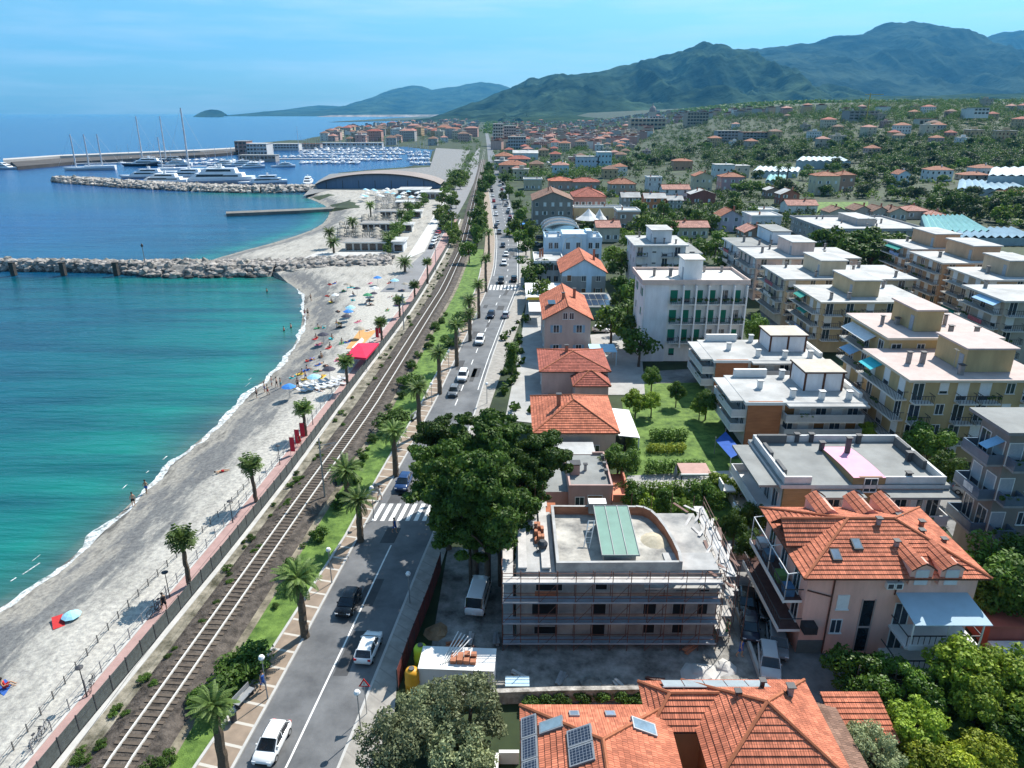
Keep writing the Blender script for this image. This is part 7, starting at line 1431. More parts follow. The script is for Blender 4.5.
for kd, c, lb, px, py, toward, nm in [('hatch', W_, 'white hatchback driving towards the bottom edge', 273, 748, 1, 'car'), ('hatch', BK, 'black hatchback in the shade of the pines', 349, 607, 1, 'car'), ('hatch', W_, 'white estate car beside the construction fence, heading away', 369, 652, 0, 'car'), ('hatch', BL, 'dark blue car stopped just behind the zebra crossing', 404, 486, 1, 'car'), ('hatch', GY, 'grey car second behind the pines in the seaward lane', 454, 394, 1, 'car'), ('suv', W_, 'white pickup shaped car in the queue by the pines', 463, 379, 1, 'car'), ('suv', W_, 'white car with dark roof glass between two date palms', 480, 343, 1, 'car'), ('hatch', DB, 'dark blue car approaching below the far crossing', 491, 317, 1, 'car'), ('hatch', SV, 'silver car heading away below the far crossing', 506, 317, 0, 'car'), ('suv', BK, 'black car waiting at the far crossing, seaward lane', 501, 283, 1, 'car'), ('suv', BK, 'black car waiting at the far crossing, landward lane', 514, 281, 0, 'car'), ('suv', W_, 'white car just beyond the far crossing', 504, 265, 1, 'car'), ('hatch', W_, 'small white car behind the white one at the far crossing', 506, 256, 1, 'car'), ('hatch', DB, 'dark car passing the blue bus shelter', 503, 247, 1, 'car'), ('hatch', BK, 'black car parked beside the far pavement', 496, 228, 1, 'car')]:
    x, y, a = on_road(px, py); car(kd, c, lb, x, y, a + (0 if toward else math.pi), cat='car', name='car')
far_c = [W_, BK, GY, SV, W_, DB, RD]
for k in range(26):
    Y = 262 + k * 8.2; sd_ = k % 3; x = [roadL(Y) + 1.6, ctr(Y) + 1.9, roadR(Y) - 1.4][sd_]; c = far_c[(k * 5 + 2) % 7]; cn = {W_: 'white', BK: 'black', GY: 'grey', SV: 'silver', DB: 'dark blue', RD: 'red'}[c]
    car('hatch' if k % 2 else 'suv', c, 'small %s car %s beyond the second crossing' % (cn, ['in the seaward queue of cars', 'driving away down the road', 'parked along the landward kerb'][sd_]), x, Y, road_dir(Y) + (0 if sd_ == 0 else math.pi), group='distant %s cars, %s' % (cn, ['seaward lane', 'landward lane', 'parked'][sd_]), far=True, name='car')
bsl = fY([(412, 258), (430, 226), (447, 197), (455, 188)])
for k in range(20):
    Y = 232 + k * 7.2; c = far_c[(k * 3 + 1) % 7]; cn = {W_: 'white', BK: 'black', GY: 'grey', SV: 'silver', DB: 'dark blue', RD: 'red'}[c]; car('hatch', c, '%s car parked along the beach street pavement' % cn, bsl(Y) + 4.6, Y, R(-10), group='%s cars parked on the beach street' % cn, far=True)
pc = [(BK, 'hatch', 746, 607, 'black car parked at the head of the lane'), (BK, 'suv', 766, 612, 'large black car parked under the brown side balcony'), (DB, 'hatch', 749, 632, 'dark blue hatchback by the pale kerb wall'), (GY, 'suv', 776, 648, 'grey silver car parked at the garage corner'), (SV, 'suv', 768, 668, 'silver minivan by the kerb wall, nearest the orange roofs')]
for c, kd, px, py, lb in pc: x, y = at(px, py); car(kd, c, lb, x, y, R(-14), .06)
x, y = at(479, 602); car('van', W_, 'white van standing in the construction yard', x, y, R(172), .05, cat='van', name='van')
for kd, c, lb, px, py, a in [('suv', SV, 'silver car parked beside the grey roofed block', 972, 497, 40), ('hatch', W_, 'white car in the yard of the pink gable house', 601, 332, 80), ('hatch', GY, 'grey car in the yard of the pink gable house', 610, 331, 80), ('hatch', W_, 'white car parked below the grey roofed block, by the olive', 985, 520, 40), ('hatch', W_, 'white car under the yellow block balconies', 772, 352, 20), ('hatch', GY, 'grey car among the trees at the roadside car park', 536, 246, 60), ('suv', BK, 'black car among the trees at the roadside car park', 541, 240, 60)]: x, y = at(px, py); car(kd, c, lb, x, y, R(a), .06)
for k in range(40):      # the car park beyond the cream roadside house
    px, py = 548 + (k % 8) * 3.2 + (k // 8) * 2.0, 163 + (k // 8) * 2.6; x, y = at(px, py); c = far_c[(k * 5) % 7]; cn = {W_: 'white', BK: 'black', GY: 'grey', SV: 'silver', DB: 'dark blue', RD: 'red'}[c]; cb = car_proto('hatch', c)
    o = MB(); tag(link('parked_car', cb[0], None, (x, y, .1), R(20)), 'tiny %s car in the distant car park left of the blue grey office' % cn, 'car', '%s cars in the distant car park' % cn)
# blue bus shelter, motorcyclist
x, y = at(520, 232); t = thing('bus_shelter', 'blue roofed shelter beside the road and trees', 'shelter', (x, y, .1)); MB().box(-3.4, 3.4, -1.6, 1.6, 2.7, 2.95).build('roof', mat('blue shelter roof', (.05, .22, .55), .1, 1), t)
for sx in (-3, 3):
    for sy in (-1.3, 1.3): MB().box(sx - .06, sx + .06, sy - .06, sy + .06, 0, 2.69).build('post', METAL, t)
MB().box(-3.2, 3.2, 1.35, 1.4, .4, 2.4).build('back_panel', CARG, t)
# ================================================================ PEOPLE AND BEACH
def body_mesh(name, joints, bones, rad, m):
    me = D.meshes.new(name); me.from_pydata(joints, bones, []); o = D.objects.new(name, me); C.objects.link(o)
    sk = o.modifiers.new('s', 'SKIN'); L_ = me.skin_vertices[0] if me.skin_vertices else None
    bm = bmesh.new(); bm.from_mesh(me); ly = bm.verts.layers.skin.verify()
    for i, v in enumerate(bm.verts): v[ly].radius = (rad[i], rad[i]); v[ly].use_root = (i == 0)
    bm.to_mesh(me); bm.free(); o.modifiers.new('b', 'SUBSURF').levels = 1; o.modifiers['b'].render_levels = 1
    dg = bpy.context.evaluated_depsgraph_get(); r = D.meshes.new_from_object(o.evaluated_get(dg)); D.objects.remove(o); r.name = name; r.materials.clear(); r.materials.append(m); r.polygons.foreach_set('use_smooth', [True] * len(r.polygons)); return r
SKIN = mat('tanned skin', (.42, .24, .16), .06, 3, rnd=.25); HAIR = mat('dark hair', (.03, .02, .015), .3, 3)
BN = [(0, 1), (1, 2), (2, 3), (3, 4), (1, 5), (5, 6), (6, 7), (7, 8), (1, 9), (9, 10), (10, 11), (11, 12), (2, 13), (13, 14), (14, 15), (2, 16), (16, 17), (17, 18)]
BN = [(0, 1), (1, 2), (2, 3), (3, 4), (0, 5), (5, 6), (6, 7), (7, 8), (0, 9), (9, 10), (10, 11), (11, 12), (2, 13), (13, 14), (14, 15), (2, 16), (16, 17), (17, 18)]
RADS = [.13, .12, .14, .055, .10, .085, .065, .042, .04, .085, .065, .042, .04, .05, .04, .03, .05, .04, .03]
def pose(st):
    s = st
    J = [(0, 0, .93), (0, 0, 1.15), (0, 0, 1.38), (0, 0, 1.53), (0, -.02, 1.67), (.1, 0, .88), (.12, -.12 * s, .48), (.12, -.1 * s + .04, .06), (.12, -.18 * s - .08, .03), (-.1, 0, .88), (-.12, .14 * s, .48), (-.12, .3 * s, .1), (-.12, .2 * s - .08, .03), (.2, 0, 1.36), (.26, .1 * s, 1.1), (.26, -.02 + .02 * s, .86), (-.2, 0, 1.36), (-.26, -.1 * s, 1.1), (-.26, -.14 * s, .86)]
    return J
def lying():
    return [(0, .0, .14), (0, .22, .13), (0, .45, .15), (0, .62, .17), (0, .76, .2), (.1, -.05, .13), (.13, -.42, .2), (.12, -.8, .08), (.13, -.9, .12), (-.1, -.05, .13), (-.12, -.45, .12), (-.12, -.85, .08), (-.13, -.93, .14), (.2, .43, .13), (.3, .2, .1), (.3, -.02, .08), (-.2, .43, .13), (-.34, .55, .1), (-.2, .72, .1)]
def sitting():
    return [(0, 0, .14), (0, .06, .36), (0, .1, .58), (0, .1, .73), (0, .08, .87), (.1, -.06, .14), (.13, -.42, .38), (.13, -.68, .06), (.13, -.8, .05), (-.1, -.06, .14), (-.13, -.4, .36), (-.13, -.66, .06), (-.13, -.78, .05), (.2, .1, .56), (.27, .26, .32), (.26, .3, .06), (-.2, .1, .56), (-.27, .0, .36), (-.2, -.3, .4)]
BODY = {'stand': body_mesh('person', pose(.25), BN, RADS, SKIN), 'walk': body_mesh('person', pose(1.0), BN, RADS, SKIN), 'lie': body_mesh('person', lying(), BN, RADS, SKIN), 'sit': body_mesh('person', sitting(), BN, RADS, SKIN)}
HAIRM = {}
def ball(q, c, r, m=0, sz=(1, 1, 1)):
    n = 8; q.lathe([(r * math.sin(math.pi * k / 6), -r * math.cos(math.pi * k / 6)) for k in range(1, 6)], n, m, c)
for k_, hc in (('stand', (0, .02, 1.71)), ('walk', (0, .02, 1.71)), ('lie', (0, .8, .2)), ('sit', (0, .1, .92))): q = MB(); ball(q, hc, .115); HAIRM[k_] = q.data('hair', HAIR, True)
CLO = {}
def clothes(k_, c, full):
    key = (k_, c, full)
    if key in CLO: return CLO[key]
    J = {'stand': pose(.25), 'walk': pose(1.0), 'lie': lying(), 'sit': sitting()}[k_]; q = MB(); a = Vector(J[0]); q.tube([a + (a - Vector(J[1])).normalized() * .09, a, a.lerp(Vector(J[1]), .35)], [.165, .172, .15], 8)
    if full: q.tube([a.lerp(Vector(J[1]), .3), Vector(J[1]), Vector(J[2]), Vector(J[2]).lerp(Vector(J[3]), .4)], [.155, .15, .175, .09], 8)
    for j in (5, 9): q.tube([Vector(J[j]), Vector(J[j]).lerp(Vector(J[j + 1]), .5 if not full else .7)], [.115, .105], 7)
    CLO[key] = q.data('clothes', mat('cloth %.2f %.2f %.2f' % c, c, .15, 3)); return CLO[key]
CC = {'red': (.45, .03, .03), 'blue': (.03, .10, .35), 'black': (.015, .015, .018), 'white': (.65, .65, .63), 'green': (.04, .2, .08), 'yellow': (.6, .42, .04), 'pink': (.6, .2, .3), 'turquoise': (.03, .35, .38)}
def person(label, x, y, z, rz, k_, c, full=False, group=None, s=1.0):
    o = link('person', BODY[k_], None, (x, y, z), rz, s); tag(o, label, 'person', group); link('hair', HAIRM[k_], o); link('clothes', clothes(k_, CC[c], full), o); return o
def bz(x, y): return beach_z(x, y) + .01
def sand(px, py):
    z = -.4
    for _ in range(4): x, y = at(px, py, z); z = bz(x, y)
    return x, y, z
# bathers one by one
for lb, px, py, k_, c in [('bather in dark trunks standing at the waterline, nearest one', 134, 506, 'stand', 'black'), ('bather walking out of the surf beside the nearest one', 147, 493, 'walk', 'blue'), ('person in red lying on the sand by the tracks', 222, 472, 'lie', 'red'), ('bather at the left of the group by the water', 257, 398, 'stand', 'black'), ('bather in blue in the group by the water', 265, 392, 'stand', 'blue'), ('walking bather in the middle of the group by the water', 268, 395, 'walk', 'red'), ('bather in white in the group by the water', 272, 386, 'stand', 'white'), ('bather at the right of the group by the water', 277, 387, 'walk', 'black'), ('bather in turquoise behind the group by the water', 281, 388, 'stand', 'turquoise'), ('bather walking alone along the far waterline', 311, 301, 'walk', 'black'), ('left one of two bathers in the far shallows', 305, 316, 'stand', 'red'), ('right one of two bathers in the far shallows', 308, 316, 'stand', 'black'), ('standing person in black near the sun beds', 298, 388, 'stand', 'black'), ('standing person in blue near the promenade steps', 306, 380, 'walk', 'blue'), ('person walking up the sand in white', 337, 328, 'walk', 'white')]:
    x, y, z = sand(px, py); person(lb, x, y, z, random.uniform(0, 6), k_, c)
for lb, px, py in [('swimmer standing waist deep, left one', 284, 331), ('swimmer standing waist deep, right one', 291, 328), ('swimmer alone further out from the beach', 267, 292)]: x, y = at(px, py, SEA); person(lb, x, y, SEA - .75, 1.2, 'stand', 'black')
TOW = {}
def towel(label, x, y, z, rz, c, group=None):
    if c not in TOW: TOW[c] = MB().box(-.45, .45, -.95, .95, .012, .035).data('towel', mat('towel %.2f %.2f %.2f' % CC[c], CC[c], .2, 4, stretch=(1, 6, 1)))
    o = link('beach_towel', TOW[c], None, (x, y, z), rz); return tag(o, label, 'towel', group)
def parasol(label, x, y, z, c, open_=True, group=None, s=1.0):
    t = thing('parasol', label, 'parasol', (x, y, z), random.uniform(0, 1), group); t.scale = (s, s, s); MB_ = PAR.get((c, open_))
    if not MB_:
        q = MB().lathe([(1.15, 1.85), (.75, 2.1), (.3, 2.3), (.03, 2.36)], 8) if open_ else MB().lathe([(.10, 1.0), (.2, 1.15), (.14, 1.8), (.03, 2.4)], 8); q2 = MB().tube([(0, 0, -.1), (0, 0, 2.3)], .03, 5); MB_ = PAR[(c, open_)] = (q.data('canopy', mat('parasol cloth %.2f %.2f %.2f' % c, c, .12, 2)), q2.data('pole', METAL))
    link('canopy', MB_[0], t); link('pole', MB_[1], t); return t
PAR = {}
PC = {'blue': (.05, .22, .6), 'pale blue': (.32, .6, .72), 'white': (.66, .66, .64), 'red': (.5, .03, .06), 'green': (.05, .25, .12), 'dark': (.05, .05, .07), 'beige': (.32, .29, .24)}
for lb, px, py, c in [('blue beach parasol nearest the beach railings', 290, 398, 'blue'), ('bright blue parasol above the crowded sand', 349, 320, 'blue'), ('pale blue parasol beside the bright blue one', 351, 316, 'pale blue'), ('pale blue parasol near the third fan palm', 315, 388, 'pale blue'), ('blue parasol alone on the upper sand', 378, 285, 'blue'), ('pale turquoise parasol alone near the rocks', 395, 288, 'pale blue'), ('dark parasol in the knot of sun beds', 347, 325, 'dark'), ('dark parasol by the waterside sun beds', 324, 344, 'dark'), ('white parasol close to the rocks', 375, 296, 'white'), ('dark parasol beside the fan palm and red canopy', 330, 380, 'dark'), ('beige parasol between two fan palms', 360, 338, 'beige'), ('green parasol on the far sand below the rocks', 368, 303, 'green')]:
    x, y, z = sand(px, py); parasol(lb, x, y, z, PC[c])
x, y, z = sand(72, 618); parasol('pale turquoise parasol lying low on the near sand', x, y, z - 1.0, PC['pale blue'], True, None, .7); towel('red towel spread beside the low turquoise parasol', x - .9, y - .5, z, .6, 'red')
x, y, z = sand(5, 688); towel('blue towel at the left edge of the sand', x, y, z, 1.0, 'blue'); person('person in red sitting on the blue towel at the left edge', x, y, z + .03, 2.0, 'sit', 'red', True)
cl = list(CC); k = 0
for i in range(95):
    px, py = random.uniform(290, 410), random.uniform(283, 402)
    x, y, z = sand(px, py)
    if not (dsn(x, y) > 3.5 and x < promL(y) - 1.2): continue
    c = cl[k % len(cl)]; rz = random.uniform(0, 6.28); k += 1
    towel('%s towel on the crowded part of the beach' % c, x, y, z, rz, c, '%s towels on the crowded beach' % c)
    kk = random.choice(['lie', 'lie', 'sit']); person('sunbather in %s %s on the crowded part of the beach' % (c, 'lying' if kk == 'lie' else 'sitting'), x, y, z + .035, rz, kk, c, False, 'sunbathers in %s %s' % (c, 'lying' if kk == 'lie' else 'sitting'))
    if k % 7 == 0: q_ = random.choice(['dark', 'blue', 'white', 'beige', 'dark']); parasol('small %s parasol among the sunbathers' % q_, x + .9, y + .4, z, PC[q_], True, 'small %s parasols among the sunbathers' % q_, .85)
# sun beds in rows at the third palm
SB = (MB().box(-.3, .3, -.9, .35, .28, .34).data('seat', mat('sunbed cloth', (.5, .52, .55), .1, 2)), MB().mesh([(-.3, .36, .3), (.3, .36, .3), (.3, .95, .62), (-.3, .95, .62), (-.3, .36, .25), (.3, .36, .25), (.3, .95, .57), (-.3, .95, .57)], [(0, 1, 2, 3), (7, 6, 5, 4), (0, 4, 5, 1), (1, 5, 6, 2), (2, 6, 7, 3), (3, 7, 4, 0)]).data('backrest', mat('sunbed cloth', (.5, .52, .55))), MB().box(-.3, -.25, -.85, -.8, 0, .275).box(.25, .3, -.85, -.8, 0, .275).box(-.3, -.25, .3, .34, 0, .275).box(.25, .3, .3, .34, 0, .275).data('frame', METAL))
for j in range(2):
    for i in range(7):
        x, y, z = sand(302 + i * 6.5 + j * 2, 392 - i * 1.2 - j * 5); t = thing('sun_bed', 'pale sun bed in the short rows beside the promenade fan palm', 'sun bed', (x, y, z), 1.2, 'sun beds by the promenade'); [link(n_, m_, t) for n_, m_ in zip(('seat', 'backrest', 'frame'), SB)]
# red canopy lounge with orange mat
X_, Y_ = at(345, 361, 2.2); t = thing('beach_canopy', 'large raspberry red canopy over the beach bar', 'canopy', (X_, Y_, 0)); P = [Vector((*at(*p, 2.4), 2.4)) - Vector((X_, Y_, 0)) for p in ((345, 356), (366, 358), (379, 343), (358, 343))]
q = MB(); cen = sum(P, Vector()) / 4 + Vector((0, 0, .5)); [q.face([P[i], P[(i + 1) % 4], cen]) for i in range(4)]; [q.face([P[i] - Vector((0, 0, .35)), P[(i + 1) % 4] - Vector((0, 0, .35)), P[(i + 1) % 4], P[i]]) for i in range(4)]; q.build('canopy_cloth', mat('raspberry canvas', (.62, .02, .07), .1, 1), t)
for p in P: MB().tube([(p.x, p.y, -1), (p.x, p.y, 2.2)], .05, 5).build('post', METAL, t)
q = MB(); P2 = [at(*p, -.1) for p in ((346, 349), (358, 350), (377, 331), (360, 330))]; q.prism(P2, -.3, 0.02); tag(q.build('beach_mat', mat('orange beach mat', (.50, .27, .10), .15, 1)), 'orange floor mat laid on the sand behind the red canopy', 'mat')
q = MB().prism([at(*p, -.1) for p in ((352, 350), (362, 340), (364, 342), (356, 351))], .03, .4); tag(q.build('bar_counter', WHITE), 'white bar counter between the orange mat and red canopy', 'counter')
for px, py, lb in ((376, 340, 'red vertical banner beside the beach canopy, left one'), (379, 336, 'red vertical banner beside the beach canopy, right one'), (301, 440, 'red vertical banner at the promenade edge, first of three'), (296, 447, 'red vertical banner at the promenade edge, second of three'), (291, 455, 'red vertical banner at the promenade edge, third of three')):
    x, y = at(px, py); t = thing('beach_banner', lb, 'banner', (x, y, 0)); MB().tube([(0, 0, -.3), (0, 0, 2.6)], .025, 5).build('pole', METAL, t); MB().box(0.03, .6, -.01, .01, .5, 2.5).build('cloth', mat('red banner cloth', (.55, .03, .05), .1, 2), t)
# walkers on the pavements and road side
for lb, px, py, c in [('walker in blue on the pavement beside the litter bin', 264, 690, 'blue'), ('walker in white on the pavement near the zebra crossing', 380, 500, 'white'), ('walker in black on the promenade near the bicycles', 165, 610, 'black'), ('worker in blue at the foot of the scaffolding', 740, 657, 'blue'), ('worker in green beside the scaffold corner', 727, 637, 'green'), ('cyclist shaped walker in blue in the pine shade', 395, 533, 'blue'), ('walker in red on the promenade by the third palm', 300, 446, 'red')]: x, y = at(px, py, .1); person(lb, x, y, .13, 1.0, 'walk', c, True)
# --- beach clubs beyond the rocks: long low bar buildings, terraces and parasol rows
def club(label, x0p, x1p, yb, ye, depth, roofm, front):
    X0, Y0, w, d, h = dims(x0p, x1p, yb, ye); b = Bld('beach_club', label, 'beach club', X0, Y0, w, depth, max(2.6, h)); b.wall(plaster(front)); b.flat_roof(roofm, WHITE, .6, .25)
    n = int(w / 2.2)
    for i in range(n): MB().box(w * (i + .12) / n, w * (i + .88) / n, -.05, -.004, .3, 2.3).build('bar_opening', DARKGL, b.r)
    return b
PALE = mat('weathered pale deck', (.24, .23, .215), .2, .6, bump=.2)
club('long beach club with grey roof and dark bar front, nearest the rocks', 345, 400, 251, 244, 6, PALE, (.5, .5, .48)); club('white kiosk building at the road end of the nearest beach club', 393, 403, 252, 242, 8, ROOFW, (.62, .64, .66)); club('beach club with pale roof, second row from the rocks', 362, 392, 231, 226, 6, PALE, (.5, .5, .5)); club('beach club with pale roof, third row from the rocks', 380, 402, 218, 213.5, 6, PALE, (.48, .48, .47)); club('small beach club with dark front, behind the third row', 396, 412, 208, 203.5, 7, ROOFW, (.5, .5, .5)); club('round ended white restaurant pavilion below the curved boat shed', 398, 428, 196, 190, 14, ROOFW, (.34, .34, .34)); club('long white roofed terrace bar right of the pavilion', 420, 440, 199, 192.5, 9, ROOFW, (.4, .4, .4)); club('white snack kiosk beside the beach street', 404, 412, 232, 227, 5, ROOFW, (.62, .62, .6)); club('white snack kiosk further along the beach street', 413, 421, 218, 213, 5, ROOFW, (.62, .62, .6))
q = MB()
for y0, y1, x0p, x1p in ((262, 253, 305, 385),):
    q.prism([at(300, 261), at(385, 261), at(388, 253), at(318, 253)], -.9, .35)
tag(q.build('concrete_terrace', conc), 'sloping pale concrete terrace between rocks and beach club', 'terrace')
for px in ([(330, 243), (388, 242), (388, 232), (345, 233)], [(352, 226), (402, 226), (402, 219), (362, 219)], [(370, 214), (410, 214), (410, 207), (378, 207)], [(372, 205), (414, 205), (425, 193), (380, 193)]): patch('beach_deck', px, PALE, .08)
k = 0
for (pxa, pxb, ya, yb_, rows) in ((338, 384, 240.5, 234, 5), (362, 398, 224.5, 220, 4), (376, 406, 212.5, 208.5, 4), (376, 410, 204, 199, 4), (340, 362, 236, 228, 3)):
    for r in range(rows):
        py = ya + (yb_ - ya) * r / (rows - 1)
        for i in range(13):
            px = pxa + (pxb - pxa) * (i + .5 * (r % 2)) / 13; x, y = at(px, py, 0); parasol('closed beige parasol in the beach club rows', x, y, 0, PC['beige'], i % 5 == 1, 'beige parasols in the beach club rows', 1.1); k += 1
for i in range(26):
    px = 384 + 44 * i / 26; x, y = at(px + random.uniform(-3, 3), 249 - 55 * i / 26, 2); tree(random.choice(['far_broad', 'far_pine', 'far_broad']), 'dark bushy tree between beach clubs and beach street', x, y, random.uniform(3, 5), 1.0, 0, 'trees between beach clubs and street')
for i in range(40):
    px, py = random.uniform(360, 425), random.uniform(193, 203); x, y = at(px, py, 0); c = random.choice(['white', 'white', 'pale blue']); parasol('open %s parasol on the terraces below the boat shed' % c, x, y, 0, PC[c], True, '%s parasols below the boat shed' % c, 1.3)
# beach gate and lifeguard chairs in the far bay are too small to tell; the jetty is not
def slab(name, label, cat, px, z0, z1, m):
    q = MB().prism([at(*p, z1) for p in px], z0, z1); return tag(q.build(name, m), label, cat)
slab('jetty', 'low dark concrete jetty reaching from the far beach into the bay', 'jetty', [(226, 211.5), (226, 213.5), (300, 210.5), (352, 207.5), (352, 206), (300, 208.5)], -3, -.3, mat('wet jetty concrete', (.16, .15, .135), .25, .3))
# ================================================================ ROCK MOLES
ROCKM = mat('pale mole rock', (.17, .155, .135), .45, .5, col2=(.34, .315, .28), bump=.6, bscale=3, rnd=.3); ROCKD = mat('wet mole rock', (.06, .058, .055), .3, .5, rnd=.2)
def rock_mesh(seed):
    g = random.Random(seed); bm = bmesh.new(); bmesh.ops.create_icosphere(bm, subdivisions=1, radius=1)
    for v in bm.verts: v.co *= g.uniform(.7, 1.15)
    me = D.meshes.new('rock'); bm.to_mesh(me); bm.free(); me.materials.append(ROCKM); return me
ROCKS = [rock_mesh(k) for k in range(6)]
def mole(label, line_px, wpx, nrock, size, top, seed, parts=True, cz=SEA):
    """rock mole along a line: heaped core, boulders as parts, the small far ones as one mass"""
    P = resample([at(*p, SEA) for p in line_px], 60); g = random.Random(seed); ox, oy = P[0]; t = thing('rock_mole', label, 'breakwater', (ox, oy, 0)); q = MB()
    for i in range(59):
        (a, c), (e, f) = P[i], P[i + 1]; l = math.hypot(e - a, f - c); nx_, ny_ = -(f - c) / l, (e - a) / l; w0 = wpx(i / 59); P4 = lambda p, s, z: (p[0] + nx_ * s - ox, p[1] + ny_ * s - oy, z)
        for s0, s1, z0, z1 in ((-w0, -w0 * .4, SEA - 1, top), (-w0 * .4, w0 * .4, top, top), (w0 * .4, w0, top, SEA - 1)): q.face([P4(P[i], s0, z0), P4(P[i + 1], s0, z0), P4(P[i + 1], s1, z1), P4(P[i], s1, z1)])
    q.build('core', ROCKM, t); big = []; rest = MB()
    for k in range(nrock):
        u = g.random(); i = min(58, int(u * 59)); f = u * 59 - i; a, c = P[i]; e, ff = P[i + 1]; x, y = a + (e - a) * f, c + (ff - c) * f; l = math.hypot(e - a, ff - c); nx_, ny_ = -(ff - c) / l, (e - a) / l; w0 = wpx(u); s = g.uniform(-1, 1); z = (SEA - .2) + (top - SEA) * min(1, (1 - abs(s)) * 1.7); big.append((x + nx_ * s * w0 - ox, y + ny_ * s * w0 - oy, z, g.uniform(*size)))
    big.sort(key=lambda b: -b[3])
    for k, (x, y, z, r) in enumerate(big):
        if parts and k < 100: o = link('rock', g.choice(ROCKS), t, (x, y, z), g.uniform(0, 6), (r * g.uniform(.8, 1.3), r, r * .75)); o.rotation_euler = (g.uniform(0, 1), g.uniform(0, 1), g.uniform(0, 6))
        else:
            me = g.choice(ROCKS); c_, s_ = math.cos(k), math.sin(k); rest.mesh([(x + (v.co.x * c_ - v.co.y * s_) * r, y + (v.co.x * s_ + v.co.y * c_) * r, z + v.co.z * r * .75) for v in me.vertices], [tuple(p.vertices) for p in me.polygons], 1 if z < SEA + .35 else 0)
    rest.build('small_rocks', [ROCKM, ROCKD], t)['kind'] = 'stuff'; return t
mole('rough rock mole closing the swimming bay, with square marker posts', [(-40, 268), (60, 269.5), (130, 271), (200, 271.5), (280, 271), (330, 268), (392, 266)], lambda u: 3.0 + 6.0 * smooth(.38, .5, u), 1500, (.6, 1.5), .9, 3)
mole('long curved rock mole sheltering the marina', [(57, 181.5), (90, 183), (130, 186), (200, 190), (260, 191.5), (318, 190.5)], lambda u: 4 + 6 * smooth(0, .12, u), 1500, (.9, 2.0), 1.2, 5, True)
for px, lb in ((13, 'square dark marker post on the rock mole, farthest left'), (63, 'square dark marker post on the rock mole, second from left'), (116, 'square dark marker post on the rock mole, third from left')): x, y = at(px, 270, 0); o = MB().box(-.6, .6, -.6, .6, -1.5, 2.0, 0).box(-.7, .7, -.7, .7, 2.003, 2.2, 0).build('marker_post', mat('dark timber', (.05, .045, .04), .3, 2), None, (x, y, 0)); tag(o, lb, 'post')
x, y = at(146, 268, 0); t = thing('beacon', 'thin beacon pole on the rock mole', 'beacon', (x, y, 0)); MB().tube([(0, 0, 0), (0, 0, 6)], .12, 6).build('pole', METAL, t); MB().lathe([(.3, 6), (.35, 6.5), (.1, 6.9)], 8).build('lantern', RAILM, t)
# outer mole of the marina: pale crown wall, brown quay
slab('outer_quay', 'long brown outer quay of the marina with pale edge', 'quay', [(17, 166.5), (75, 161.5), (200, 155), (240, 152), (240, 148), (200, 151), (75, 157), (10, 161)], -4, 1.0, mat('brown quay', (.075, .065, .058), .3, .05)); slab('outer_wall', 'pale sea wall along the outer quay', 'sea wall', [(3, 160), (60, 156), (200, 150.5), (270, 146.5), (270, 145.5), (200, 149.3), (60, 154.8), (3, 158.5)], -4, 3.0, mat('pale sea wall', (.42, .40, .38), .15, .05))
# ================================================================ MARINA
HULLW = mat('white hull', (.74, .75, .76), .05, .3, rough=.3); HULLB = mat('navy hull', (.012, .02, .05), .1, .3, rough=.25); DECKT = mat('teak deck', (.36, .26, .17), .15, .5); BGL = mat('boat glass', (.02, .025, .03), .2, .5, rough=.1); SPAR = mat('mast alloy', (.55, .55, .56), .1, 1, rough=.4)
def hull(q, L_, B_, H_, m=0, n=10):
    secs = []
    for i in range(n + 1):
        t = i / n; y = -L_ / 2 + L_ * t; w_ = B_ / 2 * (math.sin(math.pi * min(.5 + .0, .5)) if t > .45 else math.sin(math.pi / 2 * (t / .45)) ** .75 if t > 0 else .02); w_ = max(.03, w_ * (1 if t < .8 else 1 - (t - .8) * .6)); sh = H_ * (1.25 - .35 * math.sin(math.pi * min(1, t * .9 + .25)))
        secs.append([(-w_ * .55, y + (0 if t > .1 else .06 * L_), -.25 * H_), (w_ * .55, y + (0 if t > .1 else .06 * L_), -.25 * H_), (w_, y, sh * .55), (w_, y, sh), (-w_, y, sh), (-w_, y, sh * .55)])
    loft(q, secs, m)
BO = {}
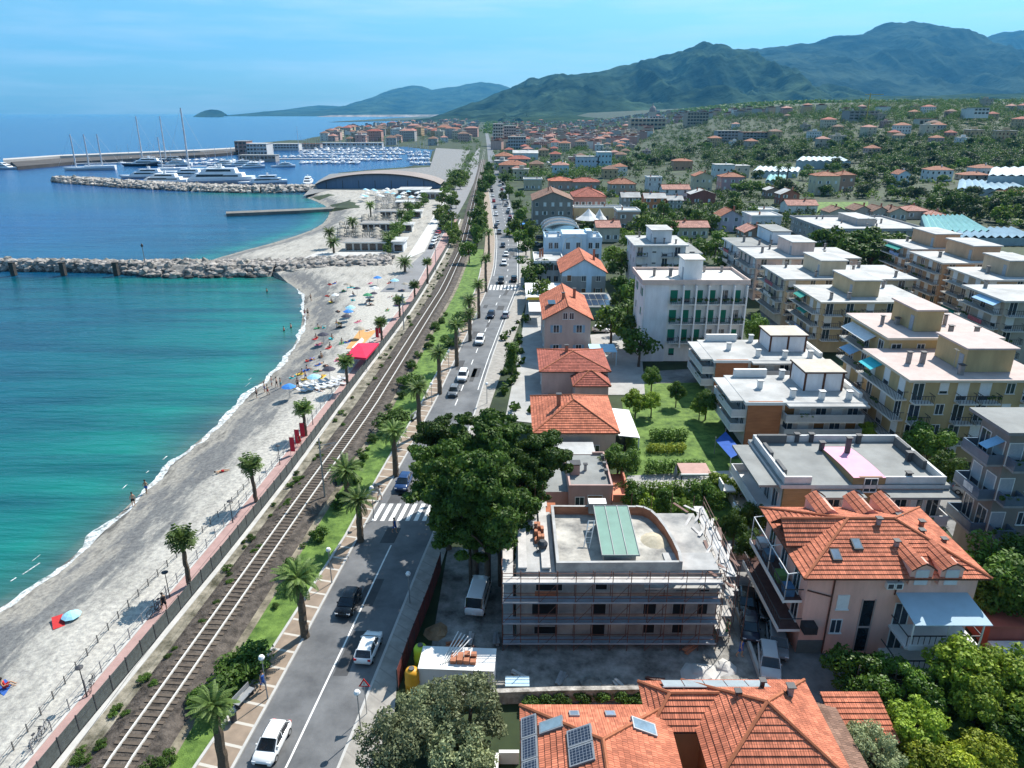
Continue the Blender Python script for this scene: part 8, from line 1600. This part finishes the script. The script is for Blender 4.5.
def yacht_parts(hm):
    if hm.name in BO: return BO[hm.name]
    q = MB(); hull(q, 24, 5.6, 2.3); h_ = q.data('hull', hm)
    def tier(y0, y1, w_, z0, z1, rake):
        a = MB(); a.mesh([(-w_ / 2, y0, z0), (w_ / 2, y0, z0), (w_ / 2, y1, z0), (-w_ / 2, y1, z0), (-w_ / 2 * .9, y0 + rake, z1), (w_ / 2 * .9, y0 + rake, z1), (w_ / 2 * .92, y1 - .4, z1), (-w_ / 2 * .92, y1 - .4, z1)], [(0, 1, 5, 4), (1, 2, 6, 5), (2, 3, 7, 6), (3, 0, 4, 7), (4, 5, 6, 7)])
        for s in (-1, 1): x0_ = s * w_ / 2; f = lambda t: x0_ * (1 - .1 * t) + s * .03; a.mesh([(f(.35), y0 + rake * .9 + .4, z0 + (z1 - z0) * .35), (f(.35), y1 - 1.4, z0 + (z1 - z0) * .35), (f(.8), y1 - 1.5, z0 + (z1 - z0) * .8), (f(.8), y0 + rake + .6, z0 + (z1 - z0) * .8)], [(0, 1, 2, 3)], 1)
        a.mesh([(-w_ * .4, y0 + rake * .3 - .03, z0 + (z1 - z0) * .35), (w_ * .4, y0 + rake * .3 - .03, z0 + (z1 - z0) * .35), (w_ * .38, y0 + rake * .82 - .03, z0 + (z1 - z0) * .85), (-w_ * .38, y0 + rake * .82 - .03, z0 + (z1 - z0) * .85)], [(0, 1, 2, 3)], 1); return a
    BO[hm.name] = (h_, tier(-6.5, 9.5, 4.6, 2.1, 4.3, 2.2).data('main_deckhouse', [HULLW, BGL]), tier(-3.2, 7.5, 3.9, 4.3, 6.3, 1.8).data('upper_deckhouse', [HULLW, BGL]), MB().box(-.25, .25, 2, 3.2, 6.3, 8.2).tube([(-1.4, 2.6, 7.8), (1.4, 2.6, 7.8)], .1, 5).data('radar_mast', HULLW), MB().box(-2.2, 2.2, 9.2, 11.6, 2.08, 2.16).data('aft_deck', DECKT)); return BO[hm.name]
def motor_yacht(label, px, py, L_, rz, hm=None, group=None, far=False):
    x, y = at(px, py, SEA); ps = yacht_parts(hm or HULLW); t = thing('motor_yacht', label, 'yacht', (x, y, SEA), rz, group); s = L_ / 24; t.scale = (s, s, s * .68)
    for n_, m_ in zip(('hull', 'main_deckhouse', 'upper_deckhouse', 'radar_mast', 'aft_deck'), ps): link(n_, m_, t)
    return t
def sail_parts(hm, masts, mh, lean=0):
    k = (hm.name, masts, mh)
    if k in BO: return BO[k]
    q = MB(); hull(q, 24, 5.2, 1.7); h_ = q.data('hull', hm); dk = MB().box(-1.5, 1.5, -2, 6, 1.5, 2.3).data('deckhouse', [HULLW]); ms = []
    for j in range(masts):
        y = 0 if masts == 1 else -6 + 12 * j / (masts - 1); a = MB().tube([(0, y, 1.2), (0, y + .01 * mh, mh)], [.38, .25], 6).tube([(0, y + .3, 3.2), (0, y + 6.5, 3.3)], .22, 6)
        for zz in (.45, .7): a.tube([(-1.6, y, mh * zz), (1.6, y, mh * zz)], .07, 4)
        a.tube([(0, y, mh * .98), (0, y - 8, 1.8)], .035, 3).tube([(0, y, mh * .98), (0, y + 9, 1.8)], .035, 3); ms.append(a.data('mast', SPAR))
    BO[k] = (h_, dk, ms); return BO[k]
def sailing_yacht(label, px, py, L_, rz, masts=1, mh=30, hm=None, group=None):
    x, y = at(px, py, SEA); h_, dk, ms = sail_parts(hm or HULLW, masts, mh); t = thing('sailing_yacht', label, 'sailing boat', (x, y, SEA), rz, group); s = L_ / 24; t.scale = (s, s, s); link('hull', h_, t); link('deckhouse', dk, t); [link('mast', m_, t) for m_ in ms]; return t
motor_yacht('white motor yacht under way at the left edge of the sea', 3, 169, 28, R(80))
sailing_yacht('three masted white sailing ship at the outer quay', 90, 170, 38, R(-75), 3, 17)
sailing_yacht('tall dark masted ketch behind the big motor yachts', 155, 163, 40, R(-80), 2, 24, HULLB); sailing_yacht('sloop with the tallest white mast in the marina', 190, 175, 46, R(-80), 1, 24); sailing_yacht('slim white masted sloop behind the rock mole', 163, 172, 36, R(-80), 1, 17)
for lb, px, py, L_, a, hm in [('long white superyacht lying along the inside of the rock mole', 213, 183, 52, -84, HULLW), ('white motor yacht moored behind the superyacht, left', 160, 184, 36, -86, HULLW), ('white motor yacht with raked bridge right of the superyacht', 263, 184, 30, -70, HULLW), ('white motor yacht with dark windows behind the rock mole', 145, 178, 34, -84, HULLW), ('white motor yacht in the second row behind the superyacht', 185, 178, 34, -84, HULLW), ('white yacht in the second row beside the tallest mast', 212, 174, 30, -84, HULLW), ('big white yacht with navy hull beside the ketch', 145, 166, 36, -80, HULLB), ('white yacht end on beside the boat shed', 308, 184, 24, 10, HULLW), ('white yacht near the harbour office', 240, 166, 26, -70, HULLW), ('white yacht by the harbour office steps', 250, 168, 24, -60, HULLW), ('white motor yacht at the inner quay, left of the office', 222, 166, 26, -80, HULLW), ('white yacht among the masts in the middle basin', 175, 166, 28, -80, HULLW), ('white yacht alone in the clear basin water', 283, 167, 20, -75, HULLW)]: motor_yacht(lb, px, py, L_, R(a), hm)
small = MB(); hull(small, 10, 3.2, 1.3); small.box(-1.1, 1.1, -1, 2.6, 1.1, 2.1, 0, top=0); small.box(-1.13, 1.13, -.6, 2.2, 1.45, 1.9, 1); sm_me = small.data('motor_boat', [HULLW, BGL])
small = MB(); hull(small, 10, 3.2, 1.2); small.box(-.9, .9, -.5, 2.4, 1.0, 1.6, 0).tube([(0, -.5, 1), (0, -.4, 13)], .09, 4, 1).tube([(0, -.3, 2.2), (0, 3.6, 2.3)], .14, 4, 1); sl_me2 = small.data('sailing_boat', [HULLW, SPAR])
rows = [(300, 360, 163.5, 13), (330, 398, 160.5, 15), (262, 400, 157.5, 27), (300, 402, 154.8, 21), (300, 405, 152.6, 21), (315, 402, 150.6, 18), (110, 235, 161, 17), (225, 262, 163.5, 8), (120, 230, 164, 14), (410, 430, 164, 6), (408, 430, 160, 6), (406, 430, 156, 6), (404, 431, 153, 6), (300, 400, 149, 16)]
for r, (xa, xb, py, n) in enumerate(rows):
    for i in range(n):
        px = xa + (xb - xa) * (i + random.uniform(.2, .8)) / n; x, y = at(px, py + random.uniform(-.4, .4), SEA); sl_ = (i + r) % 3 != 0
        o = link('sailing_boat' if sl_ else 'motor_boat', sl_me2 if sl_ else sm_me, None, (x, y, SEA), R(random.choice([0, 180]) + random.uniform(-6, 6)), random.uniform(.85, 1.35))
        zone = 'in the middle basin behind the big yachts' if px < 262 else ('in the inner basin beyond the boat shed' if px < 420 else 'at the quay right of the boat shed')
        tag(o, 'small white %s moored %s' % ('sailing boat' if sl_ else 'motor boat', zone), 'sailing boat' if sl_ else 'motor boat', 'small %s %s' % ('sailing boats' if sl_ else 'motor boats', zone))
for (xa, xb, py, lb) in ((262, 402, 158.6, 'pale floating pontoon across the inner basin, nearest one'), (300, 405, 153.6, 'pale floating pontoon across the inner basin, middle one'), (300, 404, 149.8, 'pale floating pontoon across the inner basin, farthest one'), (112, 236, 162.4, 'pale pontoon of the middle basin')): slab('pontoon', lb, 'pontoon', [(xa, py + .25), (xb, py + .25), (xb, py - .15), (xa, py - .15)], SEA, SEA + .7, conc)
# harbour offices and the curved boat shed
def block(name, label, cat, xl, xr, yb, ye, d, wallm, roofm, fl, n, z0=0, glass_front=False):
    X0, Y0, w, _, h = dims(xl, xr, yb, ye, z0); q = MB().box(0, w, 0, d, -3, h, 0).box(-.4, w + .4, -.4, d + .4, h + .003, h + .4, 1)
    for f in range(fl):
        for i in range(n): q.box(w * (i + .15) / n, w * (i + .85) / n, -.08, -.004, h * f / fl + h / fl * .3, h * f / fl + h / fl * .8, 2)
    return tag(q.build(name, [wallm, roofm, DARKGL], None, (X0, Y0, z0)), label, cat)
block('harbour_office', 'reddish brown harbour block at the seaward end of the marina', 'harbour building', 234, 246, 153, 141.5, 20, plaster((.33, .19, .16)), ROOFG, 3, 3); block('harbour_office', 'pale harbour office with terraces and large windows', 'harbour building', 246, 266, 155, 144, 22, plaster((.50, .50, .49)), ROOFW, 3, 6); block('harbour_office', 'low dark fronted harbour building on the quay', 'harbour building', 238, 275, 160, 155.5, 12, plaster((.30, .29, .28)), ROOFG, 1, 10); block('harbour_office', 'white arcaded harbour restaurant on the outer arm', 'harbour building', 271, 298, 149, 144, 16, plaster((.56, .55, .52)), ROOFW, 2, 9); block('harbour_office', 'long low white harbour store on the outer arm', 'harbour building', 322, 382, 146.5, 143, 12, plaster((.62, .61, .58)), ROOFW, 1, 14); block('harbour_office', 'small brown harbour store beside the restaurant', 'harbour building', 298, 320, 147.5, 144, 12, plaster((.35, .30, .26)), TERR2, 1, 6)
x, y = at(299, 150, 0); t = thing('signal_mast', 'thin white signal mast beside the harbour restaurant', 'mast', (x, y, 0)); MB().tube([(0, 0, 0), (0, 0, 26)], [.35, .15], 6).build('pole', WHITE, t); MB().tube([(-3, 0, 18), (3, 0, 18)], .12, 5).build('yard', WHITE, t)
X0, Y0, w, d, h = dims(316, 441, 188.5, 184); t = thing('boat_shed', 'large boat shed with bluish front under a long shallow curved roof', 'boat shed', (X0, Y0, 0)); n = 20; arcp = [(w * k / n, h + 6.0 * (1 - (2 * k / n - 1) ** 2) ** .75) for k in range(n + 1)]
MB().mesh([(0, 0, -1), (w, 0, -1)] + [(x_, 0, z_ - .2) for x_, z_ in arcp[::-1]], [tuple(range(n + 3))]).mesh([(0, 23, -1), (w, 23, -1)] + [(x_, 23, z_ - .2) for x_, z_ in arcp[::-1]], [tuple(range(n + 3))[::-1]]).build('wall', mat('blue grey cladding', (.11, .17, .27), .12, .3, stretch=(3, 1, .1)), t); q = MB()
for (xa, za), (xb, zb_) in zip(arcp[:-1], arcp[1:]): q.face([(xa, -2, za), (xb, -2, zb_), (xb, 24, zb_), (xa, 24, za)]); q.face([(xa, -2, za - .8), (xb, -2, zb_ - .8), (xb, -2, zb_), (xa, -2, za)], 1)
q.build('roof', [mat('brown grey roof sheet', (.26, .22, .20), .15, .1), mat('dark roof edge', (.05, .045, .045), .2, 1)], t)
for k in range(7): MB().box(w * (.08 + .13 * k), w * (.08 + .13 * k) + .35, -.1, -.004, 0, 4.5).build('mullion', RAILM, t)
# ================================================================ THE FAR TOWN
WC = {'cream': (.52, .45, .34), 'pink': (.50, .34, .30), 'white': (.64, .63, .61), 'ochre': (.47, .34, .2), 'grey': (.38, .37, .36), 'rose': (.46, .27, .23), 'tan': (.42, .34, .27)}
RC = {'red tiled': TERRR, 'brown tiled': TERR2, 'dusky tiled': TERRB, 'pale flat': ROOFW, 'grey flat': ROOFG, 'faded pink': TERRP}
FH = {}
def far_mesh(wc, rc, v):
    k = (wc, rc, v)
    if k in FH: return FH[k]
    g = random.Random(hash(k) % 999 + v); w, d, h = [(11, 10, 7), (14, 11, 10), (10, 9, 6.5), (20, 12, 13)][v]; q = MB().box(-w / 2, w / 2, -d / 2, d / 2, -4, h, 0)
    if 'flat' in rc: q.box(-w / 2 - .4, w / 2 + .4, -d / 2 - .4, d / 2 + .4, h + .003, h + .4, 1); q.box(-w * .1, w * .2, -1, 3, h + .403, h + 2.6, 0, top=1)
    else:
        pl, _ = hip_planes(w, d, h + .01, 2.4, .5, -w / 2, -d / 2)
        for p in pl: plane(q, p, 1)
    fl = int(h / 3.1); n = int(w / 2.8)
    for f in range(fl):
        for i in range(n): x = -w / 2 + w * (i + .5) / n; q.box(x - .5, x + .5, -d / 2 - .06, -d / 2 - .004, f * 3.1 + 1, f * 3.1 + 2.4, 2)
        for i in range(2): y = -d / 2 + d * (i + .5) / 2; q.box(-w / 2 - .06, -w / 2 - .004, y - .5, y + .5, f * 3.1 + 1, f * 3.1 + 2.4, 2)
    FH[k] = q.data('town_house', [plaster(WC[wc]), RC[rc], DARKGL]); return FH[k]
zones = [('in the old town by the sea', [(322, 140), (335, 134), (362, 128.5), (425, 123), (478, 119), (480, 132), (470, 143), (440, 146), (405, 145), (340, 145.5)], 104, (119.5, 146), 1.15, [1, 1, 0, 3]), ('in the dense town centre beyond the railway', [(494, 150), (492, 119), (560, 118), (648, 118), (650, 128), (620, 150), (560, 152)], 140, (118.5, 152), .85, [1, 0, 3, 1]), ('around the gardens below the convent', [(500, 172), (500, 150), (560, 150), (630, 140), (660, 152), (640, 182), (610, 184), (560, 160), (520, 182)], 26, (140, 184), .9, [0, 2]), ('on the wooded hillside', [(640, 150), (660, 112), (760, 112), (900, 104), (1030, 97), (1040, 160), (900, 160), (760, 150)], 44, (101, 165), .9, [0, 2, 1]), ('at the far foot of the mountain', [(560, 119.5), (560, 116.5), (720, 113.5), (720, 117.5)], 0, (113.5, 119.5), 1.3, [1, 3])]
placed = []
for zn, poly, n, (ya, yb_), s0, vs in zones:
    if not n: continue
    t = 0; c_ = 0; xs = [p[0] for p in poly]
    while c_ < n and t < 4000:
        t += 1; px, py = random.uniform(min(xs), max(xs)), random.uniform(ya, yb_)
        if not in_px(poly, px, py): continue
        x, y, z = on_hill(px, py); dr = abs(x - railC(min(y, 1400))) if y < 1800 else 99
        if dr < 9 or (not free(x, y, 7)) or any(abs(x - a) < 15 and abs(y - b_) < 15 for a, b_ in placed): continue
        wc = random.choice(list(WC)); rc = random.choice(list(RC) if 'old' not in zn else ['brown tiled', 'dusky tiled', 'faded pink', 'red tiled', 'dusky tiled', 'grey flat', 'pale flat']); v = random.choice(vs); o = link('town_house', far_mesh(wc, rc, v), None, (x, y, z), R(random.choice([0, 0, 90]) + random.uniform(-12, 12)), s0 * random.uniform(.9, 1.15)); placed.append((x, y)); c_ += 1
        sz = ['two storey', 'three storey', 'small', 'tall'][v]; tag(o, '%s %s house with %s roof %s' % (sz, wc, rc, zn), 'house', '%s %s houses with %s roofs %s' % (sz, wc, rc, zn))
q = MB(); dm = [plaster(c) for c in WC.values()] + list(RC.values()); nw = len(WC); c_ = 0      # the small houses farthest off, as one mass
for t in range(9000):
    px, py = random.uniform(340, 1000), random.uniform(113.5, 150)
    if not (in_px([(340, 136), (350, 128), (480, 117), (560, 115), (720, 112.5), (1000, 108), (1000, 111), (720, 118), (655, 128), (640, 146), (600, 150), (497, 150), (480, 134)], px, py)) or (478 < px < 497 and py > 119): continue
    x, y, z = on_hill(px, py); a = random.uniform(-.3, .3); w, d, h = random.uniform(4, 8), random.uniform(4, 7), random.uniform(5, 12)
    if not free(x, y, 5) or any(abs(x - a_) < 14 and abs(y - b_) < 14 for a_, b_ in placed): continue
    placed.append((x, y)); q.box(-w, w, -d, d, -4, h, random.randrange(nw), a, (x, y, z)); q.box(-w - .4, w + .4, -d - .4, d + .4, h + .01, h + .5, nw + random.randrange(len(RC)), a, (x, y, z)); q.box(-w * .5, w * .5, -d * .5, d * .5, h + .51, h + 1.6, nw + random.randrange(3), a, (x, y, z)); c_ += 1
    if c_ > 800: break
o = q.build('distant_houses', dm); o['kind'] = 'stuff'; tag(o, 'countless tiny pale and reddish houses at the far foot of the mountains', 'houses')
for lb, xl, xr, yb, ye, d, wc, rf, fl, n in [('tall pale apartment block beside the railway in the town centre', 493, 503, 146, 124, 16, (.48, .43, .38), ROOFW, 7, 4), ('tall pinkish apartment block in the town centre', 504, 516, 144, 126, 16, (.44, .36, .33), ROOFW, 6, 5), ('wide grey apartment block in the town centre', 508, 526, 150, 137, 16, (.36, .37, .40), ROOFG, 4, 7), ('long beige convent building on its terrace', 631, 666, 131, 118.5, 30, (.42, .36, .26), ROOFW, 3, 9), ('white convent wing under the domed tower', 650, 664, 122, 116, 24, (.58, .56, .52), ROOFW, 2, 5), ('large tan block right of the domed church', 688, 709, 125, 112.5, 30, (.40, .32, .24), ROOFG, 4, 7), ('long grey terraced building on the green slope, left half', 718, 742, 143, 131, 16, (.30, .30, .31), ROOFG, 4, 7), ('long grey terraced building on the green slope, right half', 743, 768, 143, 132.5, 16, (.30, .29, .29), TERR2, 4, 7), ('white house at the top of the hillside', 975, 990, 115, 108, 14, (.62, .62, .6), ROOFW, 2, 4), ('pale cottage on the slope below the hilltop', 920, 938, 126, 119, 12, (.5, .46, .4), TERR2, 1, 4), ('grey unfinished block beside the tower crane', 850, 880, 120, 111, 20, (.30, .28, .27), ROOFG, 3, 6), ('white block left of the hilltop house', 968, 976, 116, 109, 12, (.6, .6, .58), ROOFW, 2, 2)]:
    x, y, z = on_hill((xl + xr) / 2, yb); block('town_block', lb, 'building', xl, xr, yb + 0.0, ye, d, plaster(wc), rf, fl, n, z)
x, y, z = on_hill(652, 121); t = thing('church', 'domed church tower above the beige convent', 'church', (x, y, z)); s = y / 715; h0 = 6 * s
MB().box(-3.2 * s, 3.2 * s, -3.2 * s, 3.2 * s, -3, 8 * s).build('tower', plaster((.48, .40, .32)), t); MB().lathe([(3.0 * s, 8 * s), (3.2 * s, 9.5 * s), (2.6 * s, 11.5 * s), (1.3 * s, 13 * s), (.5 * s, 13.4 * s), (.45 * s, 15 * s), (.05 * s, 16 * s)], 12).build('dome', mat('dome copper', (.30, .24, .22), .15, .3), t)
x, y, z = on_hill(866, 122); s = y / 715; t = thing('tower_crane', 'slender yellow tower crane above the wooded slope', 'crane', (x, y, z)); MB().tube([(0, 0, 0), (0, 0, 25 * s)], .5 * s, 4).build('mast', mat('crane yellow', (.5, .36, .08), .1, 1), t); MB().tube([(-5 * s, 0, 24 * s), (12 * s, 0, 24 * s)], .35 * s, 4).build('jib', mat('crane yellow', (.5, .36, .08)), t)

# words for the setting itself
SET = {'sea': ('blue green sea filling the bays and running to the horizon', 'sea'), 'terrain': ('earth and scrub ground under the town and hillside', 'ground'), 'beach': ('pale grey sand and shingle beach along the bay', 'beach'), 'surf_foam': ('white broken surf along the waterline', 'foam'), 'road': ('grey two lane coast road running into the town', 'road'), 'road_markings': ('white lines and zebra crossings on the coast road', 'markings'), 'haze': ('thin blue air over the whole coast', 'haze'), 'woodland': ('dense distant trees merging into one mass', 'woods'), 'undergrowth': ('low leafy undergrowth between gardens and houses', 'undergrowth'), 'promenade': ('pink paved promenade beside the beach', 'promenade'), 'railway_bed': ('brown stone ballast under the railway', 'ballast'), 'island': ('small dark island on the sea horizon', 'island')}
for o in list(scene.objects):
    if o.parent is None and o.get('kind') and not o.get('label'):
        s_ = o.name.split('.')[0]; lb = SET.get(s_, ('%s laid out between the houses and the sea' % s_.replace('_', ' '), s_.replace('_', ' '))); lb = ('wooded blue mountain behind the town', 'mountain') if s_ in ('mountain', 'foothill') else lb; o['label'], o['category'] = lb
